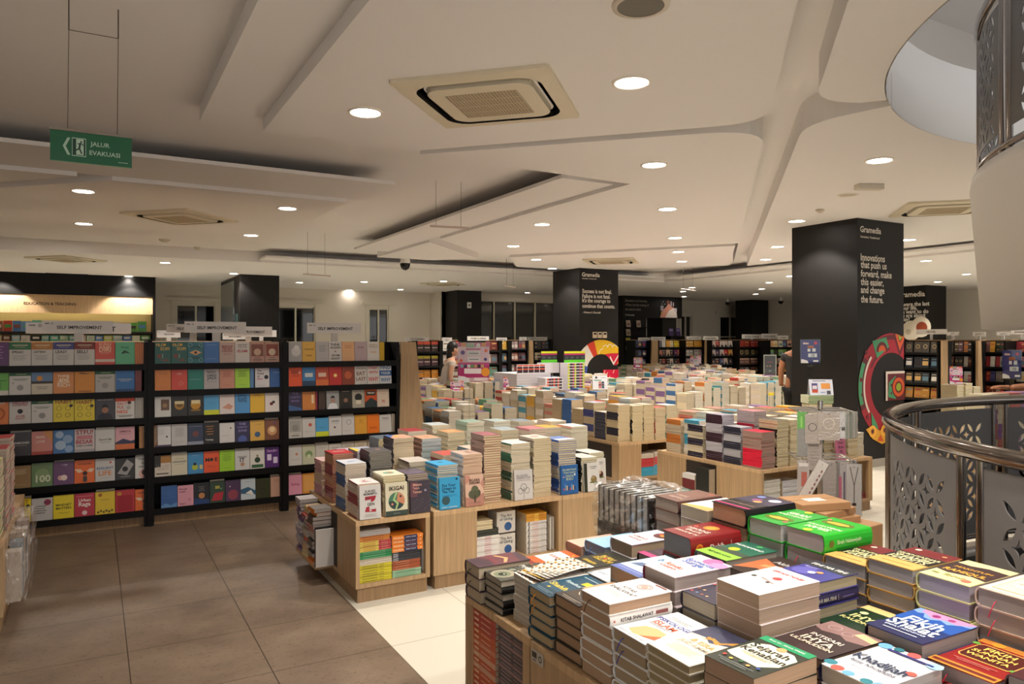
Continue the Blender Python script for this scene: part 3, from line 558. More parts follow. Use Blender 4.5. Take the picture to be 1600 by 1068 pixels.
B1 = [
 [('5b2a63', bars(.45, .8, .6, 5, 'c08ac0', .12, .02)), speak('SPEAK!', '2f6b45'), speak('LISTEN!', 'b0763a'), speak('LEAD!', '42437f'), speak('SELL!', '7c2c28'), title('cf5140', ['KUNCI', 'SUKSES', 'DIRI'], 'f0c9a8', .9, .6, .12, [('r', 0, .12, 1, .24, 'd8c8b8')], 2, 'f0c9a8'), title('5fb386', ['Karya'], '1d4a38', .75, .4, .1, [('p', [(.3, .5), (.45, .62), (.6, .58), (.78, .48), (.5, .52), (.4, .46)], '23352c')], 1), 'S c4702c 4'],
 [('63b03c', [('r', 0, 0, 1, .2, 'd8d4c8'), ('r', .1, .6, .9, .63, '2f6a22'), ('t', 'H', .5, .4, .25, '1c2c14')]), wgreen(), ('5f7fa8', [('r', 0, .45, 1, .55, '3c2c22'), ('c', .38, .68, .14, 'd88f2c'), ('r', 0, 0, 1, .45, 'cfc6b4')] + bars(.5, .3, .6, 2, '555555', .08, .02)), title('d98a45', ['THINK', 'and', 'GROW', 'RICH'], 'f0e2c8', .8, .6, .14, [], 0), ('d98c22', [('p', [(.2, .85), (.3, .9), (.8, .83), (.4, .82)], '8a4c14'), ('r', .2, .06, .85, .09, '8a4c14')]), wgreen('b9b6b0'), ('c9c5be', [('r', .02, 0, 1, 1, '3c78b8'), ('r', .1, .55, .9, .57, 'e0d8b0'), ('r', .02, 0, 1, .12, '274a78')] + bars(.5, .5, .6, 2, 'd6e2f0')), 'S 7c2f33 3'],
 [title('e07a2c', ['BUFFER'], 'f6dcc0', .9, .7, .1, [('c', .5, .45, .36, 'b85c1c'), ('c', .5, .45, .24, 'e07a2c'), ('c', .5, .45, .12, 'b85c1c')], 0), title('cfcac4', ['HIDDEN', 'POTENTIAL'], 'a83c44', .88, .7, .1, [('c', .5, .52, .13, '1c1c1c'), ('t', 'ADAM', .5, .32, .4, 'a83c44'), ('t', 'GRANT', .5, .22, .46, 'a83c44')], 0), wgreen('d5d2cd'), HABIT, HABIT, face('3b3842', 'a8755c', '262430', 'THINK LIKE A MONK'), ('d9d5cf', [('r', 0, .78, 1, 1, 'e0502c'), ('t', 'FACT', .36, .68, .5, 'e0502c'), ('t', 'FUL', .28, .52, .36, 'e0502c'), ('t', 'NESS', .36, .32, .55, 'e0502c'), ('c', .72, .72, .1, '4a2c1c', .8), ('c', .68, .5, .12, 'b8b4ac', .8)] + bars(.5, .14, .8, 2, '222222', .05, .02)), 'S b8b2a8 4'],
 [photo('d3cec4', '6a5c50', '9c8672'), title('3c3a40', ['DIAMOND'], 'd6d2cc', .55, .85, .1, [], 1), ('d28a80', [('p', [(.5, 1), (1, 1), (1, .5)], 'd9985c'), ('r', 0, 0, 1, .14, 'b04c44'), ('t', 'MAKE', .42, .75, .4, 'efdcd0'), ('t', 'LOVE', .42, .56, .4, 'efdcd0')]), ('3f74ae', [('c', .3, .8, .2, '9fb8d2', .5), ('c', .7, .6, .24, '8aa8ca', .4), ('c', .35, .35, .26, 'a8c0d8', .45), ('c', .75, .18, .2, '90aed0', .5)]), ('c9bfbe', [('t', 'STFU!', .5, .86, .85, 'a82c38'), ('r', .1, .55, .9, .72, 'c88088'), ('t', 'BESAR', .5, .44, .85, 'a82c38'), ('t', 'DAN LYONS', .5, .27, .8, '23304a'), ('r', 0, 0, 1, .12, 'a8a4aa')]), title('cbc9c4', ['Good Life'], '33382f', .52, .65, .1, [], 2), ('d6a0a8', [('p', [(0, .32), (.4, .48), (.8, .36), (1, .4), (1, 0), (0, 0)], '2d3050'), ('r', 0, 0, 1, .24, 'cf6f3c'), ('t', 'SEMESTA', .5, .8, .6, '7c3440')] + bars(.5, .68, .6, 1, '7c3440')), 'G .03', title('a87436', ['Jalan', 'Pulang'], 'e2cfa8', .85, .5, .1, [('c', .55, .25, .06, 'efe2c8')], 1)],
 [('8c9c74', []), plain('9a7c54', 'd8c8a8'), ('6f8c60', [('c', .5, .5, .34, '86a070', .7), ('t', '100', .55, .33, .7, 'd6dcc0')]), ('6a4470', [('c', .35, .3, .14, 'd9a8a0'), ('c', .52, .3, .16, 'ead2cc'), ('t', 'I AM', .55, .85, .25, 'c8b0c8')]), AWK, ('c4c1be', [('t', 'RESILIENT', .5, .58, .85, '2f5f90'), ('t', 'LIFE', .5, .36, .65, 'c97a3c'), ('c', .78, .82, .06, 'c0504c')] + bars(.5, .15, .5, 1, '888888')), ('1f1e20', [('p', [(.1, .3), (.6, .95), (.95, .7), (.6, .2)], '9c9a98'), ('c', .5, .5, .15, '161616')] + bars(.5, .15, .6, 2, 'bdbab5')), ('d2cfc9', [('c', .5, .2, .3, 'dba8a0', .6), ('c', .5, .26, .16, '2c1e1a')] + [('t', 'Tentang Harga', .5, .86, .75, '333333'), ('t', 'Untuk', .5, .68, .35, '333333'), ('t', 'Kita Semua', .5, .52, .6, '333333')]), 'S 33302e 3'],
 [plain('c89c3c', '6c4c1c'), HABIT, ('c4c2c1', [('c', .75, .8, .17, '9c3048'), ('r', .58, .78, .92, .82, '2c3c6c')] + bars(.4, .62, .6, 4, '77777a', .1, .04)), ('e8d21c', [('t', 'MINDSET', .5, .58, .75, '1c1a14'), ('t', 'MATTERS', .5, .44, .75, '1c1a14')] + bars(.5, .25, .6, 2, '6c6420')), ('b8283c', [('t', 'Urban', .5, .7, .6, 'f0e6e0'), ('t', 'Raga', .5, .5, .6, 'f0e6e0'), ('c', .5, .15, .13, 'e6c8c8', 1.3), ('r', .1, .85, .9, .88, 'd87c88')]), ('e0c024', [('c', .25, .85, .1, '9c5c1c')] + [('c', .15 + .14 * k, .1 + .05 * (k % 2), .06, '5c5018') for k in range(6)] + bars(.5, .65, .5, 2, '8c7820')), ('b81c2c', [('c', .2, .82, .12, 'c88c2c'), ('r', .1, .05, .9, .75, 'a01424')]), AWK],
]
B2 = [
 [FILO, FILO, ('2c7078', [('p', [(.1, .5), (.5, .38), (.9, .5), (.5, .62)], 'e0a878'), ('c', .5, .5, .09, '1c2c30'), ('t', 'BUTTER', .5, .75, .7, '101c20'), ('t', 'YOU', .5, .25, .5, '101c20')] + [('o', x, y, .14, 'a8ccd0', .015) for x in (.15, .85) for y in (.15, .85)]), ('3a6fae', bars(.5, .85, .6, 1, 'a8c4e0') + bars(.5, .2, .6, 1, 'a8c4e0')), title('bfa79a', ['BERANI', 'TIDAK', 'DISUKAI'], '8c2c30', .78, .7, .11, [], 2), title('d2cbc4', ['ANI DAN', 'YANG LAIN'], '333333', .85, .6, .1, [('t', 'ISLAMI', .5, .55, .7, 'a8243c')], 1), photo('b88c7c', '7c4c3c', 'c8a890'), photo('b8907c', '8c4434', 'd0b8a0')],
 [plain('e0883c', 'b8602c', 2), title('d94c38', ['nilai'], 'efb09c', .75, .3, .1, [('o', .6, .3, .14, 'ef9c88', .03)], 0), ('128070', bars(.5, .5, .7, 1, 'c8e0d8')), title('b3adad', ['NEGO', 'SAMPAI', 'JADI'], '44484c', .8, .6, .15, [], 1), plain('c98c74', 'a04c38', 5), plain('a8d63c', '4c6c1c', 5), 'S 5c88b8 2', ('d4cfd0', [('t', 'The', .3, .82, .3, '1c1c24'), ('t', 'Power', .4, .68, .5, '1c1c24'), ('t', 'of', .24, .55, .16, '1c1c24'), ('t', 'Now', .34, .42, .36, 'b01c5c'), ('c', .78, .5, .15, '1c1c28')] + bars(.4, .1, .6, 1, '888888')), ('2c5c9c', bars(.5, .75, .5, 1, 'c0d0e8') + bars(.5, .2, .7, 1, '1c3c6c'))],
 [('d5d3ce', [('r', .38, .3, .9, .8, '6c5240'), ('c', .62, .52, .15, '9c7c58')]), ('1c1713', [('c', .5, .5, .3, 'a87c30', 1.2), ('c', .5, .55, .2, '6c4c1c'), ('r', .2, .56, .8, .7, 'd8c89c')]), ('1a1612', [('c', .5, .5, .32, 'c08c2c', 1.2), ('r', .22, .55, .8, .72, 'e0d0a0'), ('r', .2, .2, .8, .3, '8a641c')]), ('4f9ccc', [('r', 0, 0, 1, .24, 'c8d02c')] + bars(.5, .6, .6, 2, '2c6c98', .08)), ('d8cac4', [('p', [(.15, .3), (.6, .5), (.9, .35), (.7, .2)], 'c8907c')] + bars(.5, .85, .7, 1, 'a04c44')), title('4c90c8', ['Indahnya', 'Kasih', 'Sayang'], '2c5070', .85, .6, .13, [], 0), title('e0b02c', ['hidup'], 'a87014', .85, .4, .1, [], 1), ('ddd2cb', [('c', .45, .4, .12, '6c1c28'), ('c', .6, .48, .1, '2c1c1c')] + bars(.5, .8, .4, 1, '888888'))],
 [('cfcdcb', bars(.35, .8, .5, 5, '999999', .06, .012) + [('c', .75, .45, .06, '222222', 2), ('r', 0, 0, 1, .08, '4c3c54')]), plain('bdbab8', '8c8886', 7), ('2a3450', [('c', .5, .5, .2, '6c3c3c'), ('r', 0, 0, 1, .15, '8c90a0')] + bars(.5, .85, .8, 1, 'a8b0c8')), ('161414', bars(.4, .8, .5, 4, 'b87c3c', .12, .03) + [('t', 'Tentang', .35, .18, .5, 'c8c4bc')]), ('cfcbc8', [('c', .75, .72, .05, '1c1c1c', 2.4)] + bars(.4, .35, .5, 1, '555555')), title('2f2a4c', ['THE', 'COMFORT', 'ZONE'], '8c84b8', .85, .7, .16, [('c', .5, .1, .3, '4c5c9c', .6)], 0), ('d8a84c', [('c', .5, .3, .2, '3c5c7c', .7)] + bars(.6, .8, .5, 2, 'a87c2c')), ('7c4c34', [('c', .5, .45, .34, 'c89464', 1.2), ('c', .5, .5, .2, 'e6c898'), ('c', .68, .8, .07, '6c3c7c')])],
 [('cfc5b6', [('r', 0, .64, 1, 1, 'a8783c'), ('t', 'SUCCESS', .5, .5, .8, 'b4a090'), ('t', 'HABITS', .5, .36, .7, 'b4a090'), ('r', .1, .1, .85, .16, '55504c')]), title('cfc8b0', ['LANGUAGE'], '2a2a30', .62, .85, .1, [('r', .2, .74, .8, .77, 'b0a078')], 1), ('3c88bc', [('c', .45, .3, .2, 'a8b83c', .7), ('c', .45, .45, .1, '1c2c3c'), ('r', .75, .2, .95, .4, 'c8b878')] + bars(.5, .85, .4, 1, 'b8d4e8')), ('e0562c', [('t', 'M   E', .5, .6, .8, '14100e'), ('c', .5, .6, .12, '2c2420')] + bars(.5, .3, .6, 3, 'a03c1c')), plain('9ccc2c', '5c8420', 6), title('cdcbc8', ['UNLOCK', 'IT'], '2c2c2e', .66, .62, .16, [('c', .5, .28, .14, 'b88c70', .7)], 0), ('d8d4cc', [('c', .5, .42, .2, '1f3c28', 1.3), ('r', .1, .05, .9, .2, '2c5c38'), ('c', .5, .62, .09, '9c8c6c')] + bars(.5, .88, .7, 1, '333333')), ('532a70', [('r', .15, .35, .45, .65, 'd8c8e0'), ('r', .58, .2, .88, .5, 'd8c8e0'), ('t', 'Sendiri', .5, .82, .7, 'c89cd0')])],
 ['G .05', ('2c5c9c', bars(.5, .7, .7, 3, '4c7cb8', .12) + [('p', [(0, .1), (.3, .2), (.6, .1), (1, .22), (1, 0), (0, 0)], '5c8cc0')]), ('d898a8', [('t', 'Menangis', .35, .82, .5, '5c2c3c'), ('t', 'Adalah', .3, .7, .4, '5c2c3c'), ('t', 'Kunci', .3, .12, .35, '5c2c3c'), ('o', .75, .3, .08, '5c2c3c', .02)]), ('14161f', [('c', .5, .4, .2, 'b8804c', .6), ('p', [(0, .3), (1, .2), (1, 0), (0, 0)], '1c3c70')] + bars(.5, .8, .4, 3, 'c8c4bc', .08)), ('2e4434', [('p', [(.1, .1), (.8, .1), (.9, .5), (.3, .45)], 'b02c3c'), ('t', 'SIS', .5, .72, .3, 'd8c84c'), ('c', .75, .65, .06, '5c9c6c')]), ('4c3454', [('c', .5, .3, .35, '8c3c4c', .4), ('c', .3, .7, .04, 'e8d8c8')]), ('bcc6cc', [('p', [(0, .5), (.5, .6), (1, .4), (1, .2), (0, .3)], '2c5878'), ('p', [(.3, .3), (.9, .2), (.7, .45)], 'e0dcd4')] + bars(.5, .85, .5, 1, '555555')), ('33361f', [('o', .5, .35, .22, '1c1e12', .07)]), plain('b8907c', '9c6c5c', 2)],
]
B3 = [
 [('a9a6a5', [('c', .55, .5, .35, 'cdcac8', .9), ('c', .6, .7, .2, 'd8d5d2')]), ('e0b04c', [('t', 'CHANGE', .5, .62, .7, '7c4c1c'), ('t', 'THINK', .5, .3, .5, '7c4c1c')] + bars(.5, .85, .4, 1, '7c4c1c')), plain('b9b5b4', '7c7876', 6), ('d2cdc8', [('t', 'THINK', .5, .85, .8, '14120f'), ('t', 'AGAIN', .5, .7, .8, '14120f'), ('c', .5, .5, .06, '6c5c4c', 1.6), ('t', 'ADAM', .5, .3, .65, '14120f'), ('t', 'GRANT', .5, .14, .75, '14120f')]), plain('dfae80', 'b0743c', 3), title('b7a2a4', ['STOIK'], '7c4450', .7, .5, .1, [], 0), title('d5d0c9', ['JORDAN B.', 'PETERSON'], '9c7c54', .82, .75, .1, [('t', 'ORDER', .5, .45, .55, 'c89444')], 1), 'S c8a014 3'],
 [title('e0501c', ['ORANG', 'ORANG'], '2c100c', .8, .6, .1, [('c', .8, .72, .09, 'f0b090')], 3), ('3c78ac', [('r', .2, .45, .8, .65, 'cfd0cc'), ('r', 0, 0, 1, .25, '24405c')]), ('b84828', [('r', .2, .45, .8, .65, 'e0c0a8'), ('r', 0, 0, 1, .3, 'd87038')]), ('c02c28', [('c', .5, .5, .16, 'f0b04c'), ('c', .5, .5, .08, 'fbe8b0')]), ('8c3c24', [('c', .5, .5, .3, 'c05c34')]), ('d0cac4', [('t', 'LEADERS', .5, .88, .85, '8c8078'), ('t', 'EAT', .5, .6, .7, '7c4c34'), ('t', 'LAST', .5, .3, .8, '7c4c34')]), ('dad4ce', [('t', 'START', .5, .85, .85, 'c02c34'), ('t', 'WITH', .5, .62, .75, 'c02c34'), ('t', 'WHY', .5, .25, .85, 'c02c34', 1.4)]), ('d4d6d8', [('t', 'FIND', .5, .86, .85, '1c5c9c'), ('r', 0, .42, 1, .7, '1c5c9c'), ('t', 'YOUR', .5, .56, .8, 'dfe4e8'), ('t', 'WHY', .5, .2, .85, '1c5c9c', 1.3)])],
 [title('2c2444', ['THE', 'COMFORT', 'BOOK'], '7c6c9c', .85, .75, .18, [('p', [(0, .3), (1, .1), (1, 0), (0, 0)], '3c5c8c')], 0), ('c87c34', [('r', .7, .35, .88, .8, 'e6c8a4')]), 'S 8c2c48 1', 'S 4a3c34 4', face('9a9a98', 'a8846c', 'd8d8d8'), face('2c2418', '8c6850', '141414'), ('a8a090', [('c', .5, .55, .3, '1c1c18', 1.2), ('r', .3, .2, .7, .4, 'd8d0b8')]), title('c8501c', ['TEKAD'], 'e8dcc8', .75, .6, .1, [('r', .1, .62, .9, .85, '1c1c1c'), ('p', [(0, 0), (1, 0), (1, .3), (.5, .5), (0, .25)], '1c2c2c')], 0), ('d4c0ac', [('t', '70', .5, .3, .3, 'b03c34')] + bars(.5, .75, .6, 1, 'a04c3c'))],
 [photo('c0bcb4', 'a09c94', '8a867e'), ('c9c5bf', [('c', .6, .62, .13, 'c0503c')] + bars(.4, .3, .6, 2, '999999')), ('4f9ccc', [('r', 0, 0, 1, .26, 'c8d02c')] + bars(.5, .5, .6, 2, '2c6c98')), title('d0ccc8', ['mindset'], '33404c', .75, .6, .1, [('c', .45, .42, .08, '4c2c2c')], 1), ('cac6c2', [('o', .55, .65, .2, '2c2c2c', .025)] + bars(.4, .2, .6, 1, 'a04c4c')), title('d89c38', ['Aku'], 'a8701c', .7, .3, .1, [], 2), title('e0741c', ['buku'], 'b8501c', .3, .6, .1, [], 0), title('c4c0ba', ['Rantau'], '4c4844', .8, .5, .1, [], 1), 'S a89c8c 2'],
 [('c9c6c0', [('c', .6, .55, .1, 'c07c5c', .6)] + bars(.5, .3, .7, 2, 'a08070')), ('c0c0a4', [('c', .5, .5, .28, '7c9464', 1.1), ('c', .5, .4, .16, 'c8cfa8')]), plain('c6c1b8', 'a8a298', 2), plain('c9c4bc', '77706a', 4), plain('bcb4a8', '80746a', 2), plain('c8b8a0', '80746a', 2), plain('a89888', '60544a', 2), plain('c0b8b0', '80746a', 2)],
 [title('cf8ca0', ['Epilog'], '9c3c64', .5, .6, .1, [], 0), ('c8863c', [('r', .1, .1, .9, .9, 'd09850')]), plain('b8a088', '80684c', 2), plain('98a0a8', '50586c', 2), plain('c0b090', '80684c', 2), plain('a8b8a8', '506c50', 2), plain('c8a090', '80684c', 2), plain('b8a088', '80684c', 2)],
]
CN = {}
def cname(h):
    "everyday colour word for a hex colour"
    import colorsys
    r, g_, b_ = [int(h[i:i + 2], 16) / 255 for i in (0, 2, 4)]; hh, l, s = colorsys.rgb_to_hls(r, g_, b_); hh *= 360
    if l < .14: return 'black'
    if s < .13 or (l > .72 and s < .3): return 'white' if l > .72 else 'light grey' if l > .55 else 'grey' if l > .3 else 'charcoal'
    nm = 'red' if hh < 14 or hh > 340 else ('brown' if l < .45 else 'orange') if hh < 38 else ('tan' if s < .45 else 'yellow') if hh < 64 else 'green' if hh < 160 else 'teal' if hh < 190 else 'blue' if hh < 245 else 'purple' if hh < 300 else 'pink'
    if nm == 'orange' and s < .45: nm = 'beige'
    return ('dark ' if l < .28 else 'pale ' if l > .68 else '') + nm
def short(s, n=16):
    w = s.split()
    drop = ['under film', 'at the bottom edge of the picture', 'past the right edge of the picture', 'in the open,', 'a glossy sunlit look,']
    for d in drop:
        if len(w) > n: s = s.replace(' ' + d, ','  if d.endswith(',') else '').replace(',,', ','); w = s.split()
    LONG.append(s) if len(w) > n else None
    return s
LONG = []
ROWN = ['top', 'second', 'third', 'fourth', 'fifth', 'bottom']
YF = 7.03
def bookcase_face(label, x0, x1):
    t = thing('bookcase', label, 'bookcase', ((x0 + x1) / 2, YF + .25, 0)); w = x1 - x0; h = w / 2
    def pt(name, *bx, m=BLKS):
        b = MB()
        for q in bx: b.box(*q, m)
        return b.build(name, t)
    pt('side_panel', (-h, -.26, 0, -h + .03, .26, 1.575)); pt('side_panel', (h - .03, -.26, 0, h, .26, 1.575)); pt('back_panel', (-h + .03, -.05, .1, h - .03, .0, 1.575))
    for z in SZ: pt('shelf', (-h + .03, -.245, z - .045, h - .03, -.05, z), (-h + .03, -.255, z - .05, h - .03, -.245, z + .004))
    pt('plinth', (-h + .03, -.2, 0, h - .03, -.18, .085), m=WOODD); pt('top_board', (-h + .03, -.06, 1.55, h - .03, .24, 1.575)); pt('rear_panel', (-h + .03, .2, 0, h - .03, .24, 1.55))
    return t
SZ = [1.386, 1.155, .925, .667, .41, .135]
def fill_bay(rows, x0, pitch, bay, dx0=()):
    for r, row in enumerate(rows):
        x = x0 + (dx0[r] if r < len(dx0) else 0); z = SZ[r] + .001; n = 0
        for it in row:
            if isinstance(it, str):
                p = it.split()
                if p[0] == 'G': x += float(p[1]); continue
                k = int(p[2])
                for j in range(k):
                    hh = .185 - .004 * (j % 2); me = book_mesh(.135, hh, .0155, p[1], 'd8cdb8')
                    o = link('book', me, None, (x + .002 + j * .0165, YF + .02 + .07, z + hh / 2), (pi / 2, 0, pi / 2))
                    tag(o, '%s book standing spine out, %s of the thin spines, %s shelf, %s bookcase' % (cname(p[1]), FST[j], ROWN[r], bay), 'book', 'books on the self improvement bookcases')
                x += k * .0165 + .01; continue
            n += 1; bg, els = it
            if r >= 1 and (n * 7 + r * 3 + len(bay)) % 5 == 0: hh = .178
            else: hh = .188 if r else .19
            w = pitch - .004; tl = [e[1] for e in els if e[0] == 't']
            me = book_mesh(w, hh, .022, bg, 'd8cdb8', els)
            o = link('book', me, None, (x + pitch / 2, YF + .045, z + hh / 2), (pi / 2 - R(5), 0, 0))
            tt = ' titled %s' % ' '.join(tl[:3]) if tl and bay and not any(q in ' '.join(tl) for q in ('ADAM', 'LYONS', 'JORDAN', 'PETERSON', 'GRANT')) else ''
            tag(o, '%s book%s, %s from the left, %s shelf, %s bookcase' % (cname(bg), tt if len(tt.split()) < 4 else '', FST[n - 1], ROWN[r], bay), 'book', 'books on the self improvement bookcases')
            # a second copy behind, laid over the top edge of some
            if (n * 5 + r * 2 + len(bay)) % 4 == 0 and r >= 2:
                me2 = book_mesh(w, .02, .012, 'd9cfbb', 'd9cfbb')
                me3 = book_mesh(w * .96, hh + .012, .018, 'd9cfbb', 'd8cdb8')
                o = link('book', me3, None, (x + pitch / 2 + .003, YF + .072, z + (hh + .012) / 2), (pi / 2 - R(5), 0, 0))
                tag(o, 'pale copy behind the %s book, %s from the left, %s shelf, %s bookcase' % (cname(bg), FST[n - 1], ROWN[r], bay), 'book', 'books on the self improvement bookcases')
            x += pitch
bookcase_face('black bookcase at the far left, its floor plinth by the aisle, signed SELF IMPROVEMENT', -.78, .405); bookcase_face('middle black bookcase of the self improvement row with face-out books', .42, 1.54); bookcase_face('right end black bookcase of the self improvement row, partly behind stacks', 1.555, 2.68)
b = MB(); b.box(.40, YF - .02, 0, .435, YF + .49, 1.6, BLKS); tag(b.build('bookcase_post'), 'black upright post between the left and middle bookcases', 'post')
b = MB(); b.box(1.53, YF - .02, 0, 1.565, YF + .49, 1.6, BLKS); tag(b.build('bookcase_post'), 'black upright post between the middle and right bookcases', 'post')
fill_bay(B1, -.735, .1485, 'left', [.0]); fill_bay(B2, .455, .1315, 'middle'); fill_bay(B3, 1.59, .1275, 'right')
def sign(txt, x, y, z, w, h, label, rz=0, gw=True):
    t = thing('shelf_sign', label, 'sign', (x, y, z), rz, 'white topic signs on the bookcases')
    b = MB(); b.box(-w / 2, -.004, .0, w / 2, .004, h, mat('cfcac6', .45)); b.T = Matrix.Translation((-w / 2, -.0042, 0)) @ Matrix.Rotation(pi / 2, 4, 'X')
    e = [('r', .03, .72, .09, .8, '555555'), ('o', .13, .76, .016, '555555', .006)] if gw else []
    b.art(e + [('t', txt, .52 if gw else .5, .45, min(.65, .052 * len(txt)), '1d1b1b')], w, h, 0); b.build('sign_board', t)
    b = MB(); b.box(-.03, -.01, -z + 1.576 if z < 2 else -.2, .03, .01, .0, mat('bdb8b2', .4)); b.build('sign_foot', t); return t
sign('SELF IMPROVEMENT', (XatY(67, 7.03) + XatY(175, 7.03)) / 2, 7.1, 1.655, .5, .1, 'white SELF IMPROVEMENT sign on top of the left bookcase')
sign('SELF IMPROVEMENT', (XatY(288, 7.03) + XatY(388, 7.03)) / 2, 7.1, 1.66, .52, .1, 'white SELF IMPROVEMENT sign on top of the middle bookcase')
sign('SELF IMPROVEMENT', (XatY(482, 7.03) + XatY(568, 7.03)) / 2, 7.1, 1.66, .53, .1, 'white SELF IMPROVEMENT sign on top of the right bookcase')
# rear gondola rows, seen only above the front row
def low_case(name, x0, y0, x1, y1, label, h=1.55, m=None):
    t = thing(name, label, 'bookcase', ((x0 + x1) / 2, (y0 + y1) / 2, 0)); w, d = (x1 - x0) / 2, (y1 - y0) / 2; m = m or BLKS
    b = MB(); b.box(-w, -d, .1, w, d, h, m); b.build('body', t); b = MB(); b.box(-w, -d - .002, 0, w, d - .002, .1, WOODD); b.build('plinth', t); b = MB(); b.box(-w - .01, -d - .01, h, w + .01, d + .01, h + .02, WOODD); b.build('top_board', t); return t
RS = [(8.6, 'second', [('SELF IMPROVEMENT', 40, 205, 513), ('SELF IMPROVEMENT', 350, 425, 517)], 2.6), (10.4, 'third', [('SELF IMPROVEMENT', 260, 340, 511), ('SELF IMPROVEMENT', 424, 492, 513)], 2.6), (12.3, 'fourth', [('RELIGION', 245, 282, 519), ('SELF IMPROVEMENT', 384, 432, 518), ('DICTIONARY', 640, 676, 528)], 4.8), (14.2, 'fifth', [('MANAGEMENT', 348, 386, 522), ('BUSINESS', 590, 625, 524)], 2.6)]
for y, nm, ss, xr in RS:
    low_case('bookcase', -1.6, y, 2.6 if y != 12.3 else 2.6, y + .5, 'low black bookcase in the %s row, only its top and signs showing' % nm)
    for k, (tx, u0, u1, v) in enumerate(ss):
        xa, xb = XatY(u0, y + .1), XatY(u1, y + .1); xb2 = min(xb, 2.5)
        if xb > 2.7: continue
        sign(tx, (xa + xb) / 2, y + .1, Z(v + 8, (xa + xb) / 2, y), xb - xa, .11, 'white %s topic sign on the %s bookcase row, %s from the left' % (tx, nm, FST[k]))
# wooden end panel right of the row
def aframe(name, x0, x1, xt0, xt1, y, L, label, h=1.575):
    t = thing(name, label, 'bookcase', ((x0 + x1) / 2, y, 0)); c = (x0 + x1) / 2
    b = MB(); p = [(x0 - c, 0), (x1 - c, 0), (xt1 - c, h), (xt0 - c, h)]
    b.add([(x, yy, z) for yy in (0, .04) for x, z in p], [(0, 1, 2, 3), (7, 6, 5, 4), (0, 4, 5, 1), (1, 5, 6, 2), (2, 6, 7, 3), (3, 7, 4, 0)], WOOD); b.build('end_panel', t)
    b = MB(); q = [(x0 - c + .03, .08), (x1 - c - .03, .08), (xt1 - c - .02, h - .03), (xt0 - c + .02, h - .03)]
    b.add([(x, yy, z) for yy in (.04, L) for x, z in q], [(0, 1, 2, 3), (7, 6, 5, 4), (0, 4, 5, 1), (1, 5, 6, 2), (2, 6, 7, 3), (3, 7, 4, 0)], BLKS); b.build('body', t); return t
aframe('bookcase', 2.70, 3.06, 2.74, 2.90, 7.12, 1.3, 'wooden end panel of a bookcase right of the self improvement row')

# ------------------------------------------------------------------ display tables
def cabinet(name, label, x0, y0, x1, y1, zt, face, cells, back=True, kick=.09):
    """wooden display unit; face: side with openings ('-x' or '-y'); cells = list of (start, end) along the face, in metres from its start"""
    t = thing(name, label, 'display table', ((x0 + x1) / 2, (y0 + y1) / 2, 0)); w, d = (x1 - x0) / 2, (y1 - y0) / 2
    def pt(nm, *bx, m=WOOD):
        b = MB()
        for q in bx: b.box(*q, m)
        return b.build(nm, t)
    pt('table_top', (-w, -d, zt - .03, w, d, zt - .0015), m=WOODL)
    pt('plinth', (-w + .015, -d + .015, 0, w - .015, d - .015, kick), m=WOODD)
    pt('bottom_board', (-w, -d, kick, w, d, kick + .025))
    z0, z1 = kick + .025, zt - .03
    if face == '-y':
        dep = min(.55, 2 * d - .05); xs = -w
        for a, c in cells:
            if a - (xs + w) > .04: pt('front_panel', (max(xs, -w + .025), -d, z0, -w + a, -d + .03, z1))
            xs = -w + c
        pt('side_panel', (-w, -d + .0, z0, -w + .025, d, z1)); pt('side_panel', (w - .03, -d, z0, w, d, z1)); pt('back_panel', (-w + .025, -d + dep, z0, w - .03, d, z1))
        if w - xs > .04: pt('front_panel', (max(xs, -w + .025), -d, z0, w - .03, -d + .03, z1))
    else:
        dep = min(.4, 2 * w - .05); ys = -d
        for a, c in cells:
            if a - (ys + d) > .04: pt('front_panel', (-w, max(ys, -d + .025), z0, -w + .03 if a - (ys + d) > .06 else -w + dep, -d + a, z1))
            ys = -d + c
        if d - ys > .04: pt('front_panel', (-w, max(ys, -d + .025), z0, -w + .03, d - .025, z1))
        pt('side_panel', (-w, -d, z0, w, -d + .025, z1)); pt('side_panel', (-w, d - .025, z0, w, d, z1)); pt('back_panel', (-w + dep, -d + .025, z0, w, d - .025, z1))
        for a, c in cells:
            for yy in (-d + a, -d + c - .02): pt('divider', (-w, yy, z0, -w + dep, yy + .02, z1))
    return t
# stock mesh: the many further books, one object
stock = MB()
COVS = ['b8453c', '3c6c9c', 'd8c8a8', '2c2c34', 'e0b040', '5c8c6c', 'd0887c', 'e6e0d6', '7c5c8c', 'c87c3c', '4c9cb8', 'dcd6cc', 'e3dccf', 'cfc4b8']
def fbox(b, x, y, z, w, d, t, rz, cover, page, spine, side):
    "one book of a stack as a box; side: which of -x(0) -y(1) faces shows the spine, 2 none"
    c, s = cos(rz), sin(rz); hw, hd = w / 2, d / 2
    v = [(x + c * a - s * e, y + s * a + c * e, z + q) for q in (0, t) for a, e in ((-hw, -hd), (hw, -hd), (hw, hd), (-hw, hd))]
    C, Pm, S = mat(cover, .4, kind='cover'), mat(page, .75, kind='pages'), mat(spine, .4, kind='cover')
    b.add(v, [(0, 3, 2, 1), (4, 5, 6, 7), (0, 1, 5, 4), (1, 2, 6, 5), (2, 3, 7, 6), (3, 0, 4, 7)], [C, C, S if side == 1 else Pm, Pm, Pm, S if side == 0 else Pm])
